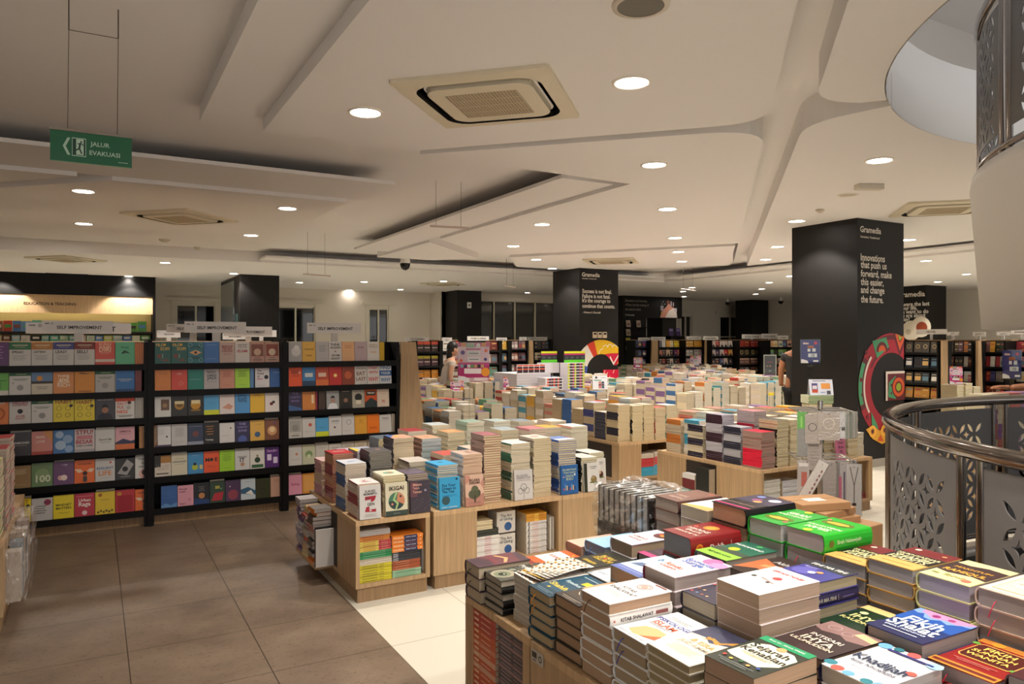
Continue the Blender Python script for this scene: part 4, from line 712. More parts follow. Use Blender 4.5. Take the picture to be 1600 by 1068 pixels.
def stock_stack(x, y, z0, z1, w=.14, d=.2, cover=None, page=None, spine=None, t=None, rnd_=random, block=None, sideface=0):
    cover = cover or rnd_.choice(COVS); page = page or rnd_.choice(PG); spine = spine or cover; t = t or rnd_.uniform(.011, .022); n = max(1, int((z1 - z0) / t)); t = (z1 - z0) / n; bl = block or rnd_.randint(3, 7); ph = rnd_.random() < .5
    for i in range(n):
        sp = ((i // bl) % 2 == 0) == ph
        fbox(stock, x + rnd_.uniform(-.003, .003), y + rnd_.uniform(-.003, .003), z0 + i * t, w, d, t * .93, rnd_.uniform(-.025, .025), cover, page, spine, sideface if sp else 2)
# ---- near display table (Islamic hardcovers)
ZT = .54
cabinet('display_table', 'wooden display table end unit with shelves of red and brown books, nearest table', 1.345, 2.245, 2.45, 2.76, ZT, '-x', [(.025, .49)])
cabinet('display_table', 'wooden display table with a closed front panel under the nearest book stacks', 1.345, .35, 2.45, 2.235, ZT - .005, '-x', [(.6, 1.2)])
b = MB(); face_x(b, 1.343, 2.225, .47); b.art([('r', 0, 0, 1, 1, 'b9b2a6'), ('r', .06, .35, .45, .8, '33302c'), ('r', .1, .12, .4, .22, '55504a'), ('o', .75, .5, .14, '2c2a28', .05)], .08, .045, 0); tag(b.build('price_sticker'), 'small grey sticker on the closed panel of the nearest table', 'sticker')
def H(desc, x, y, w, h, z, t, cover, page, art, kind='h', nv=3, spine=None, sart=None, flip=(), rot=0, dx=0, ribbon=None):
    n = max(1, round((z - ZT) / t)); t = (z - ZT) / n; cx, cy = x + h / 2, y + w / 2
    for i in range(n):                       # i counts from the top
        zz = z - (i + 1) * t; fl = i in flip; jx, jy, jr = ((i * 37) % 7 - 3) * .0012, ((i * 53) % 7 - 3) * .0009, ((i * 29) % 9 - 4) * .006
        if i >= nv:
            fbox(stock, cx + jx, cy + jy, zz, h * .99, w * .97, t * .95, jr, cover, page, spine or cover, 2); continue
        me = book_mesh(w, h, t * .985, cover, page, art if i == 0 else None, spine, sart if fl or sart else None, kind)
        o = link('hardcover_book' if kind == 'h' else 'thick_paperback', me, None, (cx + jx, cy + jy, zz), (0, 0, -pi / 2 + (pi if fl else 0) + jr + (rot if i == 0 else 0)))
        tag(o, short('%s, %s of its stack, nearest table' % (desc, ORD[i]) if n > 1 else desc + ', nearest table'), 'hardcover book', 'stacked books on the nearest table')
        if kind == 'h': link('page_block', block_mesh(w, h, t * .985, page), o)
        if ribbon and i < 2:
            r = MB(); r.tube([(-w / 2 + .05, -h / 2 + .02, t * .5), (-w / 2 + .052, -h / 2 - .004, t * .45), (-w / 2 + .045, -h / 2 - .012, -.002), (-w / 2 + .04, -h / 2 - .014, -.02)], .0016, ink(ribbon), 5); r.build('bookmark_ribbon', o)
def tt(s, x, y, w, c, H_=1): return ('t', s, x, y, w, c, H_)
A, Bc, Cc, Dc = 1.36, 1.625, 1.885, 2.15
blob = lambda x, y, r, c, q=1: ('c', x, y, r, c, q)
H('purple-brown hardcover under film', A - .02, 2.62, .13, .24, .69, .05, '4b3540', 'b8a890', [('p', [(0, .2), (.5, .35), (1, .3), (1, .8), (0, .9)], '6c3c44'), ('p', [(.1, .5), (.5, .62), (.9, .5), (.9, .56), (.5, .7), (.1, .56)], 'd8a470'), tt('Nabi', .5, .4, .5, '8c3c48')], nv=3, ribbon='3c2420')
H('grey-green hardcover with white lettering and an open eye', A, 2.47, .145, .25, .675, .027, '44443c', 'a89c8c', [('r', .3, 0, 1, 1, '4c4c42'), blob(.45, .2, .34, 'a8a088', .7), blob(.48, .18, .24, '7c8468', .7), blob(.5, .18, .12, '1c2418', .8), blob(.52, .2, .03, 'e8ecd8'), tt('MARIAM', .5, .66, .86, 'dcdcd0'), blob(.3, .42, .1, '8c9080')] + bars(.5, .58, .7, 3, '9c9c90', .035, .008) + [('r', .1, .8, .9, .82, 'b0703c')], nv=6, spine='14110f', flip=(1, 3, 4, 5))
H('cream paperback with a gold and white patterned cover', A + .03, 2.275, .155, .24, .715, .0195, 'e6e0d2', 'b9b0a2', [('r', 0, 0, 1, 1, 'ece7dc')] + [('o', .12 + .19 * (k % 5), .08 + .11 * (k // 5), .085, ('a8762c', '3a2c18')[k % 2], .022) for k in range(10)], 'p', nv=9)
t_ = MB(); n_ = 14
for i in range(n_):
    f0, f1 = i / n_, (i + 1) / n_
    def cp(f): return 1.40 + f * .25, .718 + .028 * sin(f * pi * .8) * f
    (xa, za), (xb, zb) = cp(f0), cp(f1); m_ = mat(('e6e1d6', 'caa658')[i % 2 if i < 3 else 0], .3, kind='cover')
    t_.add([(xa, 2.272, za + .012 * (1 - f0)), (xb, 2.272, zb + .004), (xb, 2.43, zb + .001), (xa, 2.43, za)], [(0, 1, 2, 3)], m_); t_.add([(xa, 2.272, za + .011 * (1 - f0)), (xb, 2.272, zb + .003), (xb, 2.43, zb), (xa, 2.43, za - .001)], [(3, 2, 1, 0)], mat('6c3c24', .5, kind='cover'))
    for q in range(6): y_ = 2.285 + q * .025; t_.add([(xa + .003, y_, za + .0022 + .012 * (1 - f0) * (2.43 - y_) / .158), (xb - .003, y_, zb + .0045), (xb - .006, y_ + .014, zb + .004), (xa + .006, y_ + .014, za + .0024 + .01 * (1 - f0) * (2.43 - y_) / .158)], [(0, 1, 2, 3)], ink(('b98a34', 'f0ead8', '6c5a34')[(i + q) % 3]))
tag(t_.build('open_book_cover'), 'lifted gold and white patterned paperback cover on the third stack, nearest table', 'book cover')
H('dark blue hardcover with gold script and yellow sticker', A + .0, 2.125, .145, .25, .72, .036, '1b4a60', 'b39c78', [('r', 0, 0, 1, .2, '16394c'), tt('Shahih', .45, .36, .7, 'd9c24c'), tt('Riyadhus', .5, .58, .6, 'bcd0d4'), blob(.35, .22, .05, 'c8b040'), ('p', [(.62, .66), (.85, .68), (.83, .8), (.6, .78)], 'f0d820'), ('r', .2, .88, .8, .9, 'a8c0c8')] + bars(.5, .1, .7, 2, '88a8b0', .04), nv=5, ribbon='d98c1c')
H('brown-edged hardcover with a dark landscape cover', A + .01, 1.965, .15, .25, .735, .039, '453a30', 'a8886a', [('r', 0, .45, 1, 1, 'b89a78'), ('c', .5, .45, .35, 'cfc0a4', .6), ('r', .05, .84, .95, .96, 'c88c64'), tt('AKHIR ZAMAN', .5, .78, .7, '8c2c1c'), ('r', 0, 0, 1, .14, '2c241e')] + bars(.5, .08, .7, 2, 'b0a088', .04), nv=5)
H('white hardcover titled Kitab Shalawat with round ornament', A, 1.79, .155, .245, .80, .037, 'eceae6', 'b3957a', [tt('KITAB', .5, .56, .42, '3c2c2c'), tt('SHALAWAT', .5, .45, .82, '3c2c2c', 1.1), ('o', .55, .78, .17, '9c6c5c', .02), ('o', .55, .78, .12, 'b08878', .015), blob(.55, .78, .08, 'b99a8c'), ('r', .55, .95, .9, .98, '8c4c44')] + bars(.5, .36, .66, 5, '8c8884', .03, .006), nv=6, spine='dcd8d4', sart=[('t', 'KITAB SHALAWAT', .42, .5, .52, '241c1c'), ('r', .72, .35, .92, .65, '7c3c38'), ('c', .06, .5, .015, 'b0503c')], flip=(1,), ribbon='5c3424')
H('white hardcover titled Psikologi Islam with an orange shape', A + .005, 1.63, .155, .25, .735, .04, 'eef0f2', 'a8957a', [('p', [(.22, .14), (.45, .08), (.75, .12), (.92, .26), (.85, .4), (.55, .42), (.3, .36)], 'f4ac74'), ('p', [(.6, .1), (.95, .16), (.9, .3)], 'e8602c'), tt('PSIKOLOGI', .52, .68, .9, '33348c'), tt('ISLAM', .5, .56, .6, 'e0603c')] + bars(.5, .82, .6, 3, '9c9c9c', .03) + bars(.5, .48, .7, 2, '77787c', .03) + bars(.5, .04, .8, 1, '55565c'), nv=5, ribbon='2c3c8c')
H('cream hardcover with a navy corner and gold calligraphy', A, 1.445, .175, .26, .745, .026, 'ddd5c6', 'a3916f', [('p', [(0, .62), (.3, .66), (.5, .58), (.8, .7), (1, .66), (1, 1), (0, 1)], '3f4058'), ('p', [(.3, .6), (.4, .72), (.6, .68), (.75, .85), (.9, .8), (.7, .72), (.6, .6), (.45, .66)], 'c08c3c'), tt('JUZ AMMA', .5, .38, .72, 'b8ac94'), tt('& ISRA', .5, .5, .5, 'd0a868'), blob(.35, .68, .035, 'c08c3c')] + bars(.5, .28, .6, 6, 'b3a990', .028, .005), nv=7)
H('dark green paperback titled Sejarah Kenabian', A - .005, 1.235, .155, .235, .80, .0425, '2d3228', 'b3957c', [('p', [(.06, .3), (.2, .26), (.75, .24), (.95, .42), (.97, .7), (.8, .8), (.3, .82), (.08, .7)], 'ece6c8'), ('r', 0, .86, 1, 1, '17935e'), tt('Sejarah', .48, .66, .74, '16140f'), tt('Kenabian', .52, .53, .86, '16140f'), blob(.55, .8, .085, 'd2a46c', 1), tt('Prof. Dr. Akram Wahid', .5, .93, .7, 'd8ead8')] + bars(.5, .43, .6, 2, '9c9478', .03) + [blob(.15 + .17 * k, .2 - .03 * (k % 2), .035, c, .6) for k, c in enumerate(('b03c30', 'd8b850', '2c6c3c', 'e0a860', '284c98'))] + bars(.5, .1, .7, 2, '88908c', .04), 'p', nv=5, rot=.06)
H('plain cream paperback at the bottom edge of the picture', A + .02, 1.06, .155, .235, .70, .03, 'd5c9ac', 'b3a07c', [('r', .1, .1, .9, .9, 'cdbf9c')], 'p', nv=1)
H('dark thick book under the purple cover', Bc - .02, 2.63, .125, .24, .655, .05, '8c3028', 'c8b8a0', [('r', 0, .12, 1, .3, 'd85c28'), ('r', 0, .3, 1, .85, 'e9e4e0'), tt('KISAH', .5, .6, .7, 'a8443c'), ('r', 0, .85, 1, 1, 'e0602c'), blob(.7, .92, .06, 'f0a040')], nv=1)
H('grey hardcover with a large white letter K', Bc, 2.47, .145, .25, .66, .05, '5d5a62', '9c9488', [('r', 0, .9, 1, 1, '5c5c98'), tt('K', .5, .6, .4, 'dcdce4', 1.1), blob(.55, .12, .1, '9c7464'), ('r', .1, .88, .9, .9, '8c8cb8')] + bars(.25, .4, .3, 5, '8c8890', .03, .006), nv=2)
H('black hardcover with gold Arabic-style lettering', Bc, 2.30, .155, .245, .725, .045, '2c2b22', 'b8a690', [tt('BUKU', .5, .7, .5, 'd9b83c', 1.1), tt('ISLAM', .55, .57, .66, 'c8a830', 1.1), tt('imam', .5, .34, .5, 'd0b040'), ('c', .5, .64, .06, 'b83c28')] + bars(.5, .2, .5, 2, '6c6a58', .04), nv=2, ribbon='b81c2c')
H('pale blue-grey hardcover with a green ribbon', Bc, 2.14, .15, .245, .72, .042, 'c3cbd2', 'b3aca4', [tt('Lu', .5, .6, .3, '5c7c9c')] + bars(.5, .5, .6, 3, '8c9cac', .03) + bars(.3, .2, .4, 2, 'a0aab4', .04), nv=2, ribbon='3ca45c')
H('pale blue paperback with a seascape picture', Bc - .005, 1.965, .165, .25, .79, .05, 'b8cede', 'b09a84', [('r', 0, 0, 1, .16, '5c6cac'), ('p', [(.1, .3), (.8, .4), (.9, .56), (.5, .5), (.2, .46)], '55688c'), ('c', .6, .42, .12, '8ca4c0', .5), tt('NUR', .5, .78, .5, '4c7ca8')] + bars(.5, .09, .8, 1, 'c8d0e8'), 'p', nv=3)
H('pink paperback with red and blue handwriting titles', Bc + .005, 1.80, .16, .25, .835, .05, 'efdfe4', 'a89a94', [blob(.6, .9, .22, 'd86ca0', .4), blob(.85, .84, .2, 'e08cb8', .4), tt('Rindu', .4, .33, .5, 'd8603c'), tt('Romansa', .55, .72, .8, '5c78b8'), tt('Surga', .5, .6, .6, '5c78b8'), tt('KARENA', .4, .22, .5, 'd8604c')] + bars(.4, .1, .5, 1, 'c8a0a8'), nv=4, spine='8c2c4c')
H('dark floral paperback under plastic film', Bc + .01, 1.63, .15, .25, .80, .055, '3c3848', 'b5a994', [blob(.12 + .15 * (k % 6), .12 + .13 * (k // 4), .035, ('c8504c', '6c84a8', 'a8603c', 'd8a87c')[k % 4]) for k in range(22)] + [('r', 0, .9, 1, 1, '2c2c44')], nv=4)
H('white paperback with a red rose, lifted top cover', Bc, 1.45, .165, .25, .885, .045, 'f0e6e4', 'b59c86', [('p', [(.3, .5), (.7, .42), (.75, .44), (.35, .53)], '9c8c84'), blob(.55, .62, .09, 'c83c3c', .8), blob(.2, .48, .05, '24241c', .6), blob(.6, .42, .04, '44342c', .6), tt('SIRAH NABI', .5, .84, .7, 'c85c5c')] + bars(.5, .93, .5, 1, 'c8b0ac', .04), 'p', nv=5)
H('dark brown hardcover with a pale pink lace border', Bc + .01, 1.255, .165, .25, .775, .03, '38282a', 'a8947c', [('p', [(0, .72), (.2, .66), (.5, .72), (.7, .64), (1, .7), (1, 1), (0, 1)], '8c6c68'), ('p', [(.6, .86), (1, .8), (1, .92), (.66, .98)], 'd8b88c'), ('o', .25, .85, .12, 'b09490', .02), ('o', .55, .8, .1, 'b09490', .02), tt('INTISARI', .5, .5, .6, 'd8ccc0'), tt('IHYA', .5, .36, .6, 'e0d0b8'), tt('ULUMUDDIN', .5, .24, .8, 'e0d0b8')], nv=2)
H('white floral hardcover titled Khadijah', Bc - .02, 1.075, .165, .255, .78, .045, 'e9e9ec', 'a8a09a', [blob(.06, .12, .1, '2c7c88'), blob(.25, .06, .1, 'e0584c', .6), blob(.45, .05, .09, '6ca8d8', .6), blob(.75, .05, .09, '2c7c88', .6), blob(.94, .08, .1, '6ca8d8'), blob(.1, .94, .11, '6ca8d8'), blob(.3, .97, .08, '2c6c78', .6), blob(.55, .97, .1, 'e05c58', .6), blob(.93, .55, .08, 'e0584c'), blob(.95, .9, .12, '9cc4dc'), ('r', .2, .86, .95, .9, '2c2c6c'), tt('Khadijah', .5, .47, .86, '24304c', 1.2), tt('binti Khuwailid', .52, .35, .72, '3c3c54')] + bars(.5, .25, .5, 2, 'a0a0a8', .04) + bars(.5, .65, .45, 4, 'b0b8cc', .035), nv=4, spine='24244c', sart=[('r', .1, .3, .5, .7, 'c83c48')])
H('second white floral hardcover at the bottom edge', Bc + .0, .90, .16, .25, .74, .045, 'e9e9ec', 'a8a09a', [blob(.06, .9, .12, 'e0584c'), blob(.25, .95, .1, '2c7c88', .6), blob(.5, .95, .1, 'e0584c', .6), ('r', .2, .84, .95, .88, '7c1c4c'), tt('Fatimah', .5, .45, .8, '3c2c4c')], nv=2, spine='24244c')
H('pale peach hardcover with black calligraphy', Cc - .02, 2.66, .125, .24, .69, .05, 'e2b8a4', 'caa28c', [('p', [(.45, .3), (.7, .45), (.75, .5), (.5, .38)], '3c2c24')], nv=2)
H('light blue hardcover with a fine dark blue emblem', Cc - .01, 2.50, .15, .25, .725, .05, '9fc6e6', '8c9098', [('o', .5, .45, .26, '6c9cc8', .012), ('p', [(.4, .4), (.46, .36), (.52, .4), (.46, .44)], '24589c'), tt('NUR', .6, .7, .45, '24589c'), tt('Habib', .55, .6, .5, '24589c')], nv=2, ribbon='3c5c9c')
H('white hardcover with a bowl of fruit in the corner', Cc, 2.335, .145, .245, .775, .055, 'e3e3ee', 'a08c74', [blob(.7, .82, .3, '6c4444', .55), blob(.55, .84, .07, 'c8603c'), blob(.7, .8, .08, 'd89c3c'), blob(.85, .86, .07, 'e8d8c8'), blob(.75, .9, .06, '4c3c54'), tt('ASMAUL', .5, .42, .66, 'b88c84'), tt('HUSNA', .5, .3, .6, 'b88c84')], nv=1, dx=0)
H('dark hardcover with pink stripe by the thick red book', Cc + .01, 2.175, .14, .245, .75, .05, '4c3c44', '98897c', [('r', 0, 0, 1, .14, 'c8447c')] + bars(.5, .5, .8, 6, '8c7c84', .05), nv=1)
H('thick dark red hardcover with an orange medallion', Cc + .01, 2.01, .155, .25, .875, .085, '7c1a1c', '75706e', [blob(.5, .3, .2, 'e07c28', .7), blob(.5, .3, .14, 'ee9434', .7), blob(.82, .42, .06, 'd85c4c'), tt('KITAB', .5, .66, .5, 'e0c8b8'), tt('SHAHIH', .5, .55, .7, 'e0c8b8'), tt('AL-BUKHARI', .5, .8, .8, 'e0c8b8')], nv=2, sart=[('c', .16, .5, .07, 'e07c28'), ('c', .16, .5, .05, 'b8501c'), ('t', 'Shahih', .5, .5, .28, 'e6d8cc'), ('r', .78, .3, .785, .7, 'e6d8cc')], flip=(0,))
H('green hardcover titled in white with a lime band', Cc + .01, 1.835, .155, .25, .84, .05, '2c6450', '9c9488', [('r', 0, 0, 1, .3, '8cc03c'), ('r', 0, .3, 1, .45, '3c4c3c'), tt('MENJELANG', .5, .16, .7, '24481c'), blob(.4, .52, .14, 'b8c834', .6), tt('MUHAMMAD', .5, .76, .84, 'e8ece4'), blob(.6, .9, .08, '4c9c5c', .6)], nv=2)
H('orange and black hardcover by the green books', Cc + .0, 1.67, .155, .25, .825, .04, '3a2c28', '9c9488', [('p', [(0, .1), (.4, .3), (1, .2), (1, .7), (.5, .6), (0, .75)], 'c0663a'), ('p', [(.3, .4), (.7, .5), (1, .4), (.7, .62), (.3, .52)], 'e0905c'), tt('Akhir', .55, .74, .55, 'b8b4b0')], nv=2)
H('purple-blue hardcover titled Fihi Ma Fihi', Cc - .01, 1.50, .16, .25, .855, .04, '44418a', 'b0a284', [('r', 0, .74, 1, 1, '34353c'), tt('FIHI MA FIHI', .5, .86, .8, 'dcd8d4', 1.2), blob(.35, .5, .25, '5c58a8', .5), blob(.62, .58, .07, 'd0945c'), blob(.52, .5, .08, 'c8ccd8', .5), tt('Rumi', .3, .68, .3, '9c98cc')], nv=6, spine='302b50', sart=[('t', 'FIHI MA FIHI', .38, .5, .36, 'bcb4a8'), ('r', .6, .25, .605, .75, 'bcb4a8'), ('r', .68, .42, .9, .5, '6c64a8')], flip=(1, 3, 5))
H('dark green hardcover with gold lettering between taller stacks', Cc, 1.315, .16, .25, .76, .045, '17301c', '98806c', [('r', 0, .84, 1, 1, 'e0bc7c'), tt('IHYA', .5, .55, .66, 'e0d890'), tt('RAUDHAH', .5, .4, .8, 'd8cc84'), blob(.25, .7, .08, 'd8d8a0')], nv=2)
H('deep blue hardcover titled Fikih Shalat', Cc, 1.14, .165, .25, .805, .045, '20356f', '9c9490', [('r', 0, .5, 1, 1, '2454a4'), ('r', 0, 0, 1, .25, '1f2350'), ('p', [(0, 1), (0, .86), (.12, .82), (.2, .86), (.3, .74), (.42, .72), (.55, .8), (.7, .74), (.85, .84), (1, .86), (1, 1)], '7fa0dc'), ('p', [(.1, 1), (.12, .9), (.25, .86), (.4, .78), (.6, .85), (.8, .82), (.95, .92), (1, 1)], 'c88cb4'), blob(.4, .88, .07, '8c2c6c', .8), blob(.65, .9, .06, '9c3c74', .8), tt('Fikih', .5, .56, .66, 'e6eef8', 1.3), tt('Shalat', .5, .36, .84, 'e6eef8', 1.3), tt('EMPAT MADZHAB', .5, .2, .7, 'c8d4ec'), ('r', .2, .1, .8, .115, 'e0e6f0')], nv=4, spine='14142c')
H('red and gold hardcover titled Fikih Sunnah Wanita', Cc, .965, .165, .255, .775, .045, '8e1c1a', '9c9490', [('r', 0, 0, 1, .14, 'c8862c'), ('r', .03, .04, .97, .1, '6c1c14'), ('r', 0, .88, 1, 1, 'b8742c'), ('p', [(.1, .42), (.16, .36), (.88, .36), (.94, .42), (.94, .78), (.86, .84), (.16, .84), (.1, .78)], 'd8a050'), ('p', [(.12, .43), (.17, .38), (.87, .38), (.92, .43), (.92, .77), (.85, .82), (.17, .82), (.12, .77)], '4c120c'), blob(.3, .93, .1, 'e08c2c', .7), blob(.06, .8, .06, '6c9c3c'), blob(.94, .4, .05, '6c9c3c'), tt('FIKIH', .5, .72, .46, 'f0c860'), tt('SUNNAH', .5, .6, .66, 'f0c860'), tt('WANITA', .5, .48, .66, 'f0c860')] + bars(.5, .26, .66, 2, 'c88c7c', .04), nv=4, ribbon='b0142c')
H('dark red floral hardcover under film at the bottom right', Cc + .02, .79, .16, .25, .80, .05, '4a2226', '8c8480', [blob(.5, .5, .3, '8c2430'), blob(.3, .7, .14, 'a8503c', .7), blob(.7, .3, .16, '6c1c2c', .8), tt('Doa', .7, .6, .3, 'e0a090')], nv=2)
for k, (yy, zz) in enumerate(((.62, .76), (.45, .74))):
    for i in range(6): fbox(stock, 2.0, yy + .07, ZT + i * .035, .25, .155, .033, 0, '6c5c4c', 'b0a48c', '6c5c4c', 2)
H('brown hardcover with pale calligraphy, on its far stack', Dc, 2.355, .155, .25, .915, .055, '6e4c42', '9c8c7c', [('r', .15, .15, .85, .6, '7c584c'), blob(.25, .1, .1, 'a85c4c', .6), tt('Tafsir', .55, .6, .5, 'c8a898'), tt('Hadits', .5, .78, .6, 'c8a898')], nv=4, spine='4c3028', sart=[('r', .2, .3, .6, .5, 'b89888'), ('c', .7, .5, .02, 'd8c8b8')], flip=(0,))
H('white paperback with a gold curve behind the red book', Dc, 2.185, .155, .25, .91, .055, 'eceef2', 'b0a690', [('p', [(0, 0), (1, 0), (1, .25), (.5, .2), (0, .1)], 'd8a860'), blob(.6, .85, .12, 'e0b8a0', .7)], 'p', nv=4)
H('black hardcover with colourful picture and pink stripe', Dc - .0, 1.985, .18, .27, .955, .065, '1f1820', 'b28c70', [('r', 0, 0, 1, .55, '3c3448'), blob(.3, .2, .14, 'c8c8dc', .6), blob(.6, .35, .12, '8c4c74', .6), blob(.45, .45, .1, 'c89c5c', .6), blob(.75, .15, .1, '7c8cc0', .6), ('r', 0, .9, 1, .95, 'c8346c'), tt('BANGUNAN ISLAM', .5, .76, .8, '9c7c6c')], nv=2, spine='120f12', sart=[('t', 'KHULAFAUR RASYIDIN', .36, .4, .5, 'a8a060'), ('r', .66, .45, .9, .5, 'a8a060')], flip=(0,))
GB = lambda t: [tt('SIRAH', .5, .72, .6, 'e0f0c8', 1.2), tt('NABAWIYAH', .5, .58, .86, 'e0f0c8'), ('p', [(.1, .3), (.25, .4), (.5, .42), (.8, .4), (.92, .3), (.75, .2), (.5, .17), (.2, .2)], '5c6c14'), ('p', [(.2, .3), (.4, .36), (.7, .35), (.8, .29), (.6, .23), (.3, .24)], 'c8a83c'), blob(.86, .18, .06, 'd86c6c'), blob(.5, .93, .1, 'f0d83c', .6)]
H('bright green hardcover, left one of the green pair', Dc, 1.82, .155, .255, .935, .065, '2a9a34', 'b0aca8', GB(0), nv=3)
H('bright green thick hardcover, right one of the green pair', Dc + .01, 1.65, .16, .25, .935, .07, '27a42a', 'b9b0b0', GB(1), nv=3, sart=[('c', .14, .5, .05, '5c5c1c'), ('t', 'Sirah Nabawiyah', .5, .5, .5, 'b8d8a0')], flip=(0,), ribbon='c81c34')
HD = [('r', 0, .68, 1, 1, '6c1a1e'), ('r', 0, .3, 1, .68, '1c1612'), ('r', 0, 0, 1, .26, 'd0a45c'), tt('MUKHTASHAR', .5, .6, .9, 'd8d09c', 1.2), tt('SHAHIH', .5, .48, .8, 'd8d09c', 1.2), tt('HADITS', .5, .36, .8, 'd8d09c', 1.2), blob(.2, .88, .07, 'd0c0b0', .6), blob(.8, .84, .05, 'c88c5c')] + bars(.5, .12, .6, 1, '8c6c34')
H('tan and black hardcover tucked beside the green books', Dc, 1.49, .155, .25, .875, .05, 'c09452', 'a8a4a8', HD, nv=3)
H('tan and black hardcover standing clear of the green books', Dc, 1.33, .155, .25, .905, .045, 'c89c58', 'a8a4a8', HD, nv=7, flip=(1, 3))
H('pale yellow hardcover with a brown panel and gold script', Dc, 1.165, .155, .25, .905, .05, 'dcd79a', 'aaa6b4', [('p', [(0, .36), (.3, .3), (.7, .36), (1, .3), (1, .8), (.6, .84), (.3, .78), (0, .8)], '3b2626'), tt('RAHIQUL', .5, .44, .8, 'e0a83c', 1.3), tt('MAKHTUM', .5, .62, .7, 'c89838', 1.1), blob(.8, .14, .09, 'e0705c', .7), ('r', .12, .16, .25, .2, '8c8844'), tt('Ibrah', .55, .2, .4, 'a8a468')], nv=6, flip=(2, 4))
H('pinkish hardcover with an ornamental gold frame', Dc, .985, .165, .26, .91, .05, 'd8bfae', 'a8a09c', [('r', .06, .06, .94, .94, 'e6d2c0'), ('r', .14, .12, .86, .88, 'c89c74'), ('r', .16, .14, .84, .86, 'e8d4b4'), ('c', .5, .5, .28, 'eadcc0', 1.2), tt('Ar Raheeq', .5, .6, .44, 'a08868'), tt('Almakhtum', .5, .48, .44, 'a08868')], nv=6, ribbon='c0304c')
H('beige hardcover past the right edge of the picture', Dc, .80, .16, .25, .88, .05, 'cbb49c', 'a8a09c', [], nv=1)
# red and brown books filed in the end unit (spines toward the aisle)
zz = .12; cols = ['b8453a', 'b33c30', 'b8443c', 'c8552c', 'c9582e', 'd07c5c', 'c8562c', 'd6a084', 'c4512c', 'd09c80', 'c8582c', 'c24c2c', 'c4502c', 'b84834', 'c8542c', 'bf4a2e']
for k in range(16):
    h = .0235; me = book_mesh(.19, .20, h * .95, cols[-k - 1], 'c8b8a0', None, cols[-k - 1], [('r', .1, .3, .3, .7, 'e8c8a8'), ('r', .4, .4, .8, .6, 'e0b098')])
    o = link('piled_book', me, None, (1.36 + .095, 2.625, zz + k * h)); tag(o, 'red-orange book in the left half of the end unit cubby, %s from the top' % ORD[15 - k], 'book', 'books filed in the nearest table unit')
for k in range(26):
    h = .0148; c = ['4c4044', '5c4a50', '3c3840', '7c5c5c', '4a4850', '8c6c6c'][(k * 5) % 6]; me = book_mesh(.19, .2, h * .94, c, 'b8a898', None, c, [('r', .1, .3, .5, .7, '8c8084'), ('r', .6, .4, .9, .6, 'a08c8c')])
    if k < 18: o = link('piled_book', me, None, (1.36 + .095, 2.40, zz + (k + 8) * h)); tag(o, 'thin dark book in the right half of the end unit cubby, %s from the top' % ordn(17 - k), 'book', 'books filed in the nearest table unit')
for k in range(8): fbox(stock, 1.455, 2.40, zz + k * .0148, .19, .2, .014, 0, '4c4044', 'b8a898', '4c4044', 0)
# plastic wrapped bundle of standing books
t = thing('wrapped_book_bundle', 'bundle of nine standing books wrapped in clear plastic, far side of nearest table', 'book bundle', (2.27, 2.73, ZT))
for k in range(9):
    b = MB(); y0 = .19 - k * .041; b.box(-.12, y0 - .037, .01, .12, y0, .345, mat('a8a49c', .7, kind='pages')); b.box(-.124, y0 - .002, .008, .124, y0 + .001, .35, mat('2c2a28', .3)); b.box(-.124, y0 - .038, .008, .124, y0 - .035, .35, mat('2c2a28', .3)); b.build('wrapped_book', t)
b = MB(); b.box(-.127, -.187, .0, .128, .194, .19, mat('2c2622', .3)); b.box(-.126, -.189, .19, .126, -.1775, .35, mat('1f1c1a', .3)); b.T = Matrix.Translation((-.1262, .19, 0)) @ Matrix.Rotation(-pi / 2, 4, 'Z') @ Matrix.Rotation(pi / 2, 4, 'X'); b.art([('c', .25, .4, .09, '6c4438'), ('c', .55, .5, .1, '5a463c'), ('p', [(.6, .05), (.8, .1), (.85, .8), (.68, .9)], '4a6478')], .37, .2, 0); b.build('paper_band', t)
def crumple(name, x0, y0, z0, x1, y1, z1, parent, n=12, amp=.012, seed=3):
    rr = random.Random(seed); bm = MB(); vs = {}; F = []
    def g_(i, j, k):
        if (i, j, k) not in vs: vs[(i, j, k)] = len(bm.v); bm.v.append((x0 + (x1 - x0) * i / n + rr.uniform(-amp, amp), y0 + (y1 - y0) * j / n + rr.uniform(-amp, amp), z0 + (z1 - z0) * k / n + rr.uniform(-amp, amp) * (k > 0)))
        return vs[(i, j, k)]
    for a in range(n):
        for c in range(n):
            F += [(g_(a, c, n), g_(a + 1, c, n), g_(a + 1, c + 1, n), g_(a, c + 1, n)), (g_(a, 0, c), g_(a + 1, 0, c), g_(a + 1, 0, c + 1), g_(a, 0, c + 1)), (g_(a + 1, n, c), g_(a, n, c), g_(a, n, c + 1), g_(a + 1, n, c + 1)), (g_(0, a + 1, c), g_(0, a, c), g_(0, a, c + 1), g_(0, a + 1, c + 1)), (g_(n, a, c), g_(n, a + 1, c), g_(n, a + 1, c + 1), g_(n, a, c + 1))]
    bm.f = F; bm.ms = [film()]; bm.mi = [0] * len(F); return bm.build(name, parent)
crumple('plastic_wrap', -.14, -.2, .0, .14, .205, .365, t)
# ------------------------------------------------------------------ first island (self improvement tables)
T2 = .50
cabinet('display_table', 'wooden display table end unit with coloured book piles in its open front', 1.375, 4.33, 1.86, 5.42, T2, '-y', [(.025, .455)])
